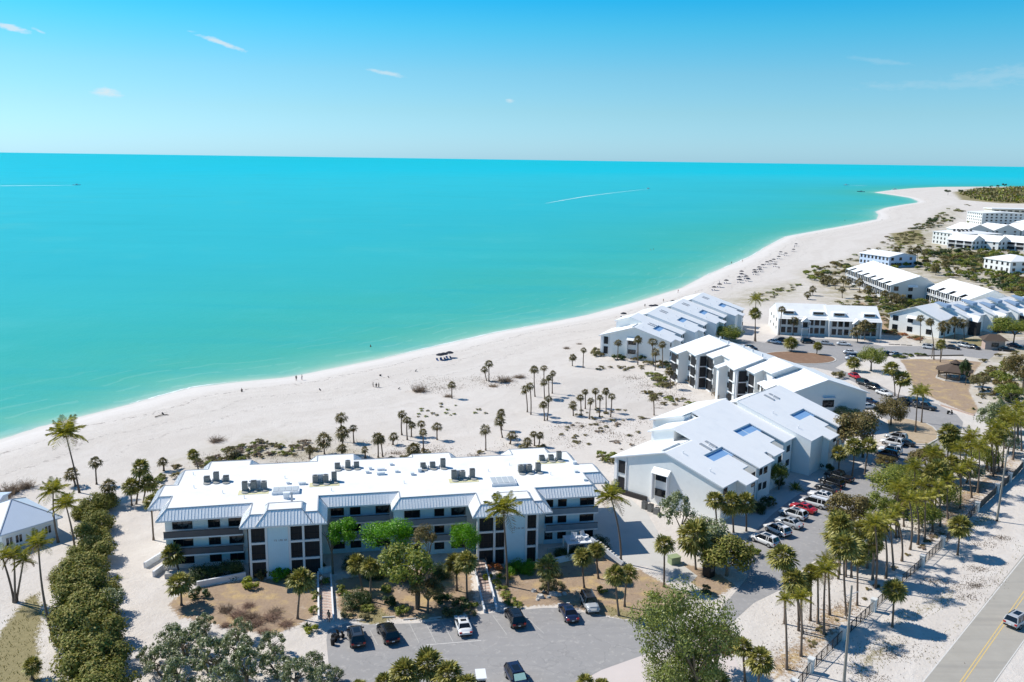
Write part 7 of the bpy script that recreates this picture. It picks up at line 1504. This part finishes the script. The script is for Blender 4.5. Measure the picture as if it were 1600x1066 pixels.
umb = [(1220, 393), (1228, 395), (1217, 400), (1209, 404.5), (1204, 407), (1198.5, 408.5), (1211.5, 412), (1192, 413), (1186, 416.5), (1187.5, 419.5), (1179, 421), (1180, 424), (1159, 423), (1159, 427), (1155, 432), (1166, 430.5), (1156, 436), (1168.5, 434), (1135, 437), (1116, 447.5), (1124.5, 443), (1244, 380.5), (1240, 389), (1107.5, 468.5),
       (974.6, 488.5), (1018, 476.5), (1024, 476), (1052, 469.3), (687.5, 552.5), (693.7, 551.3), (702.5, 549.3)]
umb = sorted(umb)
for k, (x, y) in enumerate(umb):
    zone = 'at mid beach' if x < 720 else ('behind the roof of the grey seaside building' if x < 1110 else 'in the long row along the curving beach')
    grp_ = [u for u in umb if (u[0] < 720) == (x < 720) and (u[0] < 1110) == (x < 1110)]
    p = G(x, y, SEA + 2.9); p.z = SEA + .6; t = thing('beach_umbrella', 'dark beach umbrella %s, %s there' % (zone, ordinal(grp_.index((x, y)), len(grp_)) if len(grp_) <= 20 else ordinal(grp_.index((x, y)), len(grp_))), 'umbrella', p, k, 'beach umbrellas')
    link('canopy', CAN, t); link('pole', POL, t)
    for s in (-1, 1):
        o = link('beach_lounger', LOU, None, p + Vector((s * .7 + .1, -.8, 0)), (0, 0, .6 + .2 * s)); tag(o, ('lounger %s of the pole under the %s umbrella ' + zone.replace('in the long row along', 'along').replace('behind the roof of the grey seaside building', 'behind seaside roof').replace('the curving beach', 'the curve')) % ('left' if s < 0 else 'right', ordinal(grp_.index((x, y)), len(grp_))), 'lounger', 'loungers under the beach umbrellas')
for x, y, lb in ((259, 651, 'lone deck chair on wet looking sand at the far left'), (504, 613, 'lone folding chair on the open beach below the two bathers'), (594, 589, 'chair near the water, left of two'), (611, 593, 'chair near the water, right of two'), (646, 583, 'low chair on the beach above the big dead bush'), (620, 610, 'low dark chair right of the standing group')):
    o = link('beach_chair', CHR, None, gz_(x, y), (0, 0, x), (.9, .9, 1.1)); tag(o, lb, 'chair', 'single chairs on the open beach')
o = MB(); o.add([(-1.7, 0, .12), (-.8, -.35, .1), (1.0, -.35, .1), (1.9, 0, .2), (1.0, .35, .1), (-.8, .35, .1), (-1.5, 0, .3), (1.7, 0, .35)], [(0, 1, 2, 3, 4, 5), (0, 6, 7, 3, 2, 1), (0, 5, 4, 3, 7, 6)]); ob = o.build('kayak', m_dark); ob.location = gz_(382, 614); tag(ob, 'dark kayak lying beside the sitting person on the far left beach', 'kayak')
o = MB(); o.box(-1.6, 1.6, -.3, .3, 0, .14); ob = o.build('driftwood_plank', m_wood); ob.location = gz_(462.5, 634); ob.rotation_euler = (0, 0, .05); tag(ob, 'flat grey plank lying on the bare beach', 'plank')
for k, (x, y, l_, a) in enumerate(((252, 650, 3.2, .9), (130, 708, 4, .25), (127, 710, 2.5, .1), (695, 618, 3, .4), (693, 621, 4, .2), (588, 622, 1.6, .2), (541, 635, 2.2, -.2), (518, 632, 2, -.5), (735, 575, 2.5, .5), (600, 595, 2.0, .1), (1010, 655, 2.6, .4), (962, 690, 3, .2))):
    o = MB(); o.tube([(-l_ / 2, 0, .1), (0, .15, .16), (l_ / 2, -.1, .08)], [.12, .10, .04], 6); o.tube([(0, .15, .16), (.4, .6, .3)], [.06, .02], 5); ob = o.build('driftwood', m_wood); ob.location = gz_(x, y) if y < 640 or x < 200 else G(x, y); ob.rotation_euler = (0, 0, a)
    tag(ob, 'grey driftwood log on the sand, %s of the logs' % ordinal(sorted([252, 130, 127, 695, 693, 588, 541, 518, 735, 600, 1010, 962]).index(x), 12), 'driftwood', 'driftwood logs')
# ------------------------------------------------------------------ boats
def boat(x, y, rz, L_, label, wake=None):
    p = G(x, y, SEA); t = thing('motor_boat', label, 'boat', p, rz, 'motor boats out at sea'); q = MB(); w = L_ * .16
    q.add([(-L_ / 2, -w, 0), (L_ * .15, -w, 0), (L_ / 2, 0, .5), (L_ * .15, w, 0), (-L_ / 2, w, 0), (-L_ / 2, -w * 1.1, 1.1), (L_ * .15, -w * 1.1, 1.3), (L_ * .56, 0, 1.8), (L_ * .15, w * 1.1, 1.3), (-L_ / 2, w * 1.1, 1.1)], [(0, 1, 6, 5), (1, 2, 7, 6), (2, 3, 8, 7), (3, 4, 9, 8), (4, 0, 5, 9), (5, 6, 7, 8, 9)]); q.build('hull', P_['white'] if 'white' in label else P_['navy'], t)
    q = MB(); q.box(-L_ * .12, L_ * .12, -w * .6, w * .6, 1.2, 2.6); q.build('cabin', m_trim, t); q = MB(); q.box(-L_ * .2, L_ * .12, -w * .7, w * .7, 2.6, 2.75); q.build('canopy', m_dark, t); q = MB(); q.box(-L_ * .54, -L_ * .48, -.4, .4, .3, 1.5); q.build('outboard_motor', m_black, t)
    if wake:
        pts = [G(a, b, SEA) for a, b in wake[0]]; P2 = []
        for i in range(len(pts) - 1):
            for k in range(8): P2.append(pts[i].lerp(pts[i + 1], k / 8))
        P2.append(pts[-1]); nn = len(P2); R = random.Random(4)
        o = strip(P2, [wake[1] * (.25 + .75 * (k / nn)) * R.uniform(.6, 1.2) * (1 if k < nn * .6 else 2.5 * (1.02 - k / nn)) for k in range(nn)], SEA + .06).build('boat_wake', fm); o['kind'] = 'stuff'
    return t
boat(1013, 295.3, math.radians(62), 12, 'white motor boat pulling a long curved wake in the middle of the sea', ([(1011, 295.8), (985, 298.4), (950, 302.5), (915, 307), (880, 313), (852, 318)], 4.5))
boat(120, 289.5, math.radians(10), 14, 'dark motor boat with a straight white wake on the left horizon', ([(117, 289.8), (80, 290), (40, 290.3), (0, 290.6), (-60, 291)], 18))
boat(1322, 289.5, math.radians(-170), 16, 'tiny white motor boat with a straight wake above the far sand point', ([(1326, 289.7), (1340, 290), (1354, 290.2)], 16)); boat(1345, 300, math.radians(160), 16, 'tiny dark motor boat left of the far sand point'); boat(1398, 296.3, 0.3, 15, 'tiny white motor boat moored at the far sand point')
# ------------------------------------------------------------------ fence along the road
fp = [(1240, 1085), (1266, 1050), (1316, 1000), (1364, 955), (1403, 918), (1440, 885), (1472, 855), (1500, 825), (1526, 800), (1541, 786), (1557, 771), (1567, 762), (1577, 753), (1588, 743), (1598, 731), (1620, 712)]
FW = [G(x, y) for x, y in fp]; fence = thing('roadside_fence', 'long dark railing fence with white square piers beside the highway verge', 'fence', FW[0])
pier = MB(); pier.box(-.32, .32, -.32, .32, 0, 1.75); pier.box(-.4, .4, -.4, .4, 1.75, 1.87); PIER = pier.me('pier', [m_wallg])
pk = MB(); pk.box(-.02, .02, -.02, .02, .08, 1.42); PK = pk.me('picket', [m_dark]); pk = MB(); pk.box(-.045, .045, -.045, .045, 0, 1.5); PO = pk.me('post', [m_dark])
m_fpan = mat('dark_fence_screen', (.11, .095, .08), .9, .1, .3, 2)
for i, p in enumerate(FW):
    d = (FW[min(i + 1, len(FW) - 1)] - FW[max(i - 1, 0)]); a = math.atan2(d.y, d.x)
    if i < 9 or i % 2 == 0: link('pier', PIER, fence, p - FW[0], (0, 0, a))
    if i < len(FW) - 1:
        q_ = FW[i + 1] - FW[0]; p_ = p - FW[0]; e = (q_ - p_); n_ = max(1, round(e.length / 1.55)); rl = MB(); rl.bar(p_ + Vector((0, 0, 1.42)), q_ + Vector((0, 0, 1.42)), .06, .06); rl.bar(p_ + Vector((0, 0, .12)), q_ + Vector((0, 0, .12)), .05, .06); rl.build('rail', m_dark, fence)
        for k in range(1, n_): link('post', PO, fence, p_ + e * (k / n_), (0, 0, a))
        if i < 8:
            m_ = int(e.length / .38)
            for k in range(1, m_):
                if (k * n_) % m_ > n_ * .4: link('picket', PK, fence, p_ + e * (k / m_), (0, 0, a))
        else: s_ = MB(); s_.bar(p_ + Vector((0, 0, .80)), q_ + Vector((0, 0, .80)), .05, 1.25); s_.build('screen_panel', m_fpan, fence)
# utility poles
def pole(bx, by, tx, ty, label):
    b = G(bx, by); h = hgt(bx, by, ty); mp_ = ppm(b); lean = (tx - PX(Vector((b.x, b.y, h)))[0]) * mp_; t = thing('utility_pole', label, 'pole', b); q = MB(); q.tube([(0, 0, 0), (lean, 0, h)], [.2, .12], 8); q.build('pole', m_pole, t); q = MB(); q.tube([(0, 0, 0), (0, 0, .35)], .24, 8); q.build('pole_base', m_dark, t); q = MB(); q.bar((lean * .9 - .5, 0, h * .9), (lean * .9 + .9, .3, h * .93), .06, .06); q.build('bracket', m_gutter, t)
pole(1318, 1075, 1331, 915, 'grey wooden pole cutting the fence line near the bottom edge'); pole(1557.5, 814.6, 1574, 704, 'grey wooden pole on the verge beyond the upper fence')
# bare sapling by the pole
q = MB(); R = random.Random(2); q.tube([(0, 0, 0), (.1, 0, 1.6), (.3, 0, 3.4)], [.08, .06, .03], 5)
for k in range(9): z = R.uniform(1.0, 3.2); a = R.uniform(0, 6.28); q.tube([(.1, 0, z), (.1 + math.cos(a) * 1.1, math.sin(a) * 1.1, z + .8)], [.035, .012], 4)
ob = q.build('bare_sapling', m_wood); ob.location = G(1322, 968); tag(ob, 'bare forked sapling just above the near wooden pole', 'sapling')
# ------------------------------------------------------------------ walkways, deck stair, boxes
def walkway(label, q, wallh=.55, steps=0, name='walkway'):
    L0, L1, R0, R1 = [G(*p) for p in q]       # left top, left bottom, right top, right bottom
    c = (L0 + L1 + R0 + R1) / 4; t = thing(name, label, 'walkway', c)
    nr = 16; nc = 3
    pm = MB(); g = .02
    pm.box(-.28, .28, -.28, .28, 0, .05); 
    for i in range(nr):
        for j in range(nc):
            def P(u, v_): return (L0.lerp(L1, v_)).lerp(R0.lerp(R1, v_), u) - c
            a, b_, cc_, d = P(j / nc + .02, i / nr + .01), P((j + 1) / nc - .02, i / nr + .01), P((j + 1) / nc - .02, (i + 1) / nr - .01), P(j / nc + .02, (i + 1) / nr - .01)
            z = .05 if i >= steps else .05 + .15 * (steps - i)
            o = MB(); o.add([(p.x, p.y, z) for p in (a, b_, cc_, d)] + [(p.x, p.y, 0) for p in (a, b_, cc_, d)], [(3, 2, 1, 0), (0, 1, 5, 4), (1, 2, 6, 5), (2, 3, 7, 6), (3, 0, 4, 7)]); o.build('paving_stone', m_paver, t)
    for A_, B_ in ((L0, L1), (R0, R1)):
        o = MB(); o.bar(A_ - c + Vector((0, 0, wallh / 2 + .3 * (steps > 0))), B_ - c + Vector((0, 0, wallh / 2)), .22, wallh); o.build('side_wall', m_trim, t)
    if steps:
        for A_, B_ in ((L0, L0.lerp(L1, .5)), (R0, R0.lerp(R1, .5))):
            o = MB(); o.bar(A_ - c + Vector((0, 0, 1.9)), B_ - c + Vector((0, 0, 1.2)), .05, .05)
            for k in range(4): p = A_.lerp(B_, k / 3) - c; o.box(p.x - .03, p.x + .03, p.y - .03, p.y + .03, 0, 1.9 - .22 * k)
            o.build('handrail', m_dark, t)
    return t
walkway('pink paved walkway between white kerb walls leading to the left stair tower', [(497, 898), (498, 968), (517, 902), (521, 970)])
walkway('stepped pink walkway with railings leading to the right stair tower', [(739, 884), (757, 958), (757, 882), (776, 954)], steps=7)
dk = thing('deck_stair', 'white deck with a long white stair rail at the right end of the long building', 'staircase', AL(60.0, -4.5), Rz)
q = MB(); q.box(0, 3.9, .2, 3.4, 2.45, 2.6); q.build('deck_floor', m_trim, dk); q = MB()
for x in (.1, 3.8):
    for y in (.3, 3.2): q.box(x - .1, x + .1, y - .1, y + .1, 0, 2.45)
q.build('deck_posts', m_trim, dk); q = MB(); q.bar((3.9, 1.2, 2.75), (7.6, -3.4, .5), .16, .7); q.build('side_wall', m_trim, dk)
for k in range(12): q = MB(); a, b_ = 3.9 + 3.7 * k / 12, 1.4 - 4.6 * k / 12; q.bar((a + .1, b_ - .3, 2.4 * (1 - k / 12)), (a + 1.1, b_ + .7, 2.4 * (1 - k / 12)), .35, .14); q.build('step', m_conc, dk)
for k, (x, y, rz, lb) in enumerate(((61.2, -3.2, -.4, 'left white deck chair on the white deck'), (63.0, -2.9, .5, 'right white deck chair on the white deck'))):
    t = thing('deck_chair', lb, 'chair', AL(x, y, 2.6), Rz + rz, 'deck chairs on the white deck'); q = MB(); q.box(-.4, .4, -.45, .35, .32, .4); q.build('seat', m_trim, t)
    for j in range(4): q = MB(); q.bar((-.33 + .22 * j, .3, .35), (-.36 + .24 * j, .62, 1.15), .16, .05); q.build('back_slat', m_trim, t)
    for s in (-.45, .45): q = MB(); q.box(s - .06, s + .06, -.5, .35, .58, .63); q.box(s - .04, s + .04, -.45, -.37, 0, .58); q.box(s - .04, s + .04, .25, .33, 0, .58); q.build('armrest', m_trim, t)
t = thing('side_table', 'small white table between the two deck chairs', 'table', AL(62.1, -3.0, 2.6), Rz); q = MB(); q.box(-.3, .3, -.3, .3, .45, .5); q.build('table_top', m_trim, t); q = MB(); q.box(-.05, .05, -.05, .05, 0, .45); q.build('leg', m_trim, t)
t = thing('utility_box', 'pale green utility box on the brown ground by the patio', 'box', G(1053, 880), .4); q = MB(); q.box(-.8, .8, -.6, .6, 0, 1.1); q.build('cabinet', mat('pale_green_metal', (.30, .36, .20), .5, .3, .1), t); q = MB(); q.box(-.88, .88, -.68, .68, 1.1, 1.18); q.build('lid', bpy.data.materials['pale_green_metal'], t)
t = thing('metal_bin', 'tall dark metal bin beside the road entry', 'bin', G(1107, 900), .7); q = MB(); q.box(-.65, .65, -.65, .65, 0, 1.9); q.build('bin_body', m_black, t); q = MB(); q.add([(-.7, -.7, 1.9), (.7, -.7, 1.9), (.7, .7, 2.15), (-.7, .7, 2.15), (-.7, .7, 1.9), (.7, .7, 1.9)], [(0, 1, 2, 3), (3, 2, 5, 4), (0, 3, 4), (1, 5, 2), (0, 4, 5, 1)]); q.build('lid', m_ac, t); q = MB(); q.box(-.4, .4, -.66, -.64, .9, 1.7); q.build('door', m_rail, t)
t = thing('trash_bin', 'small dark bin on the asphalt at the left corner of the lot', 'bin', G(520, 1008)); q = MB(); q.tube([(0, 0, 0), (0, 0, .8)], [.24, .3], 10); q.build('bin_body', m_black, t); q = MB(); q.tube([(0, 0, .8), (0, 0, .88)], [.32, .26], 10); q.build('lid', m_dark, t)
for lb, a, b_ in (('low white retaining wall left of the long building, upper one', (226, 888), (258, 868)), ('low white retaining wall left of the long building, lower one', (240, 902), (262, 885)), ('low pale wall along the brown verge under the left galleries', (308, 918), (384, 903)), ('low pale wall under the right galleries', (862, 882), (900, 873)), ('white entrance wall at the top of the left walkway', (498, 897), (518, 893)), ('long low timber edging behind the sandy lawn', (1432, 557), (1505, 556)), ('low brick edging at the tip of the sandy lawn', (1470, 634), (1522, 650))):
    A_, B_ = G(*a), G(*b_); c = (A_ + B_) / 2; q = MB(); h = .35 if 'edging' in lb else .9; q.bar(A_ - c + Vector((0, 0, h / 2)), B_ - c + Vector((0, 0, h / 2)), .3, h); ob = q.build('low_wall', m_wood if 'timber' in lb else (m_paver if 'brick' in lb else m_trim)); ob.location = c; tag(ob, lb, 'wall')
t = thing('timber_frame', 'open timber frame of two posts and a beam on the lawn edge', 'frame', G(1463, 560)); q = MB(); q.box(-1.6, -1.4, -.1, .1, 0, 3.3); q.build('post', m_wood, t); q = MB(); q.box(1.4, 1.6, -.1, .1, 0, 3.3); q.build('post', m_wood, t); q = MB(); q.box(-1.8, 1.8, -.1, .1, 3.3, 3.5); q.build('beam', m_wood, t)
t = thing('entry_hut', 'small brown roofed brick hut left of the big green tree', 'hut', G(1551, 545), -.2); q = MB(); q.box(-3, 3, -2, 2, 0, 3.4); q.build('wall', m_paver, t); q = MB(); q.add([(-4, -3, 3.3), (4, -3, 3.3), (4, 3, 3.3), (-4, 3, 3.3), (-1.5, 0, 5), (1.5, 0, 5)], [(0, 1, 5, 4), (1, 2, 5), (2, 3, 4, 5), (3, 0, 4), (3, 2, 1, 0)]); q.build('roof', m_shingle, t); window(t, 0, -2.02, 1.0, 0, 2.2, 1.4)
for k in range(4):
    o = link('parking_bollard', None, None); bpy.data.objects.remove(o)
for k, x in enumerate((1393, 1402, 1412, 1421)):
    q = MB(); q.box(-.9, .9, -.12, .12, 0, .18); ob = q.build('wheel_stop', m_dark); ob.location = G(x, 538.5 + k * .5); tag(ob, 'dark wheel stop on the pale apron left of the white gable, %s' % ordinal(k, 4), 'wheel stop', 'wheel stops on the pale apron')
for k, (x, y) in enumerate(((560, 973), (607, 968), (640, 971), (680, 969), (722, 963), (800, 954), (880, 950), (925, 956))):
    q = MB(); q.box(-.85, .85, -.1, .1, 0, .15); ob = q.build('wheel_stop', m_conc); ob.location = G(x, y - 3) ; ob.rotation_euler = (0, 0, .1 + .05 * k); tag(ob, 'pale concrete wheel stop at the front lot edge, %s' % ordinal(k, 8), 'wheel stop', 'wheel stops of the front lot')
R = random.Random(12)
for k in range(9):
    r = R.uniform(.3, .7); q = MB(); ring = [(math.cos(2 * PI * i / 7) * r * R.uniform(.7, 1.1), math.sin(2 * PI * i / 7) * r * R.uniform(.7, 1.1)) for i in range(7)]; q.add([(x, y, 0) for x, y in ring] + [(x * .7, y * .7, r * R.uniform(.5, .8)) for x, y in ring], [(i, (i + 1) % 7, 7 + (i + 1) % 7, 7 + i) for i in range(7)] + [tuple(range(7, 14))])
    ob = q.build('rock', m_conc); ob.location = G(833 + k * 6 + R.uniform(-2, 2), 930 + R.uniform(-6, 8)); tag(ob, 'pale rock in the bed below the tawny grass mound, %s' % ordinal(k, 9), 'rock', 'rocks in the bed by the parking lot')
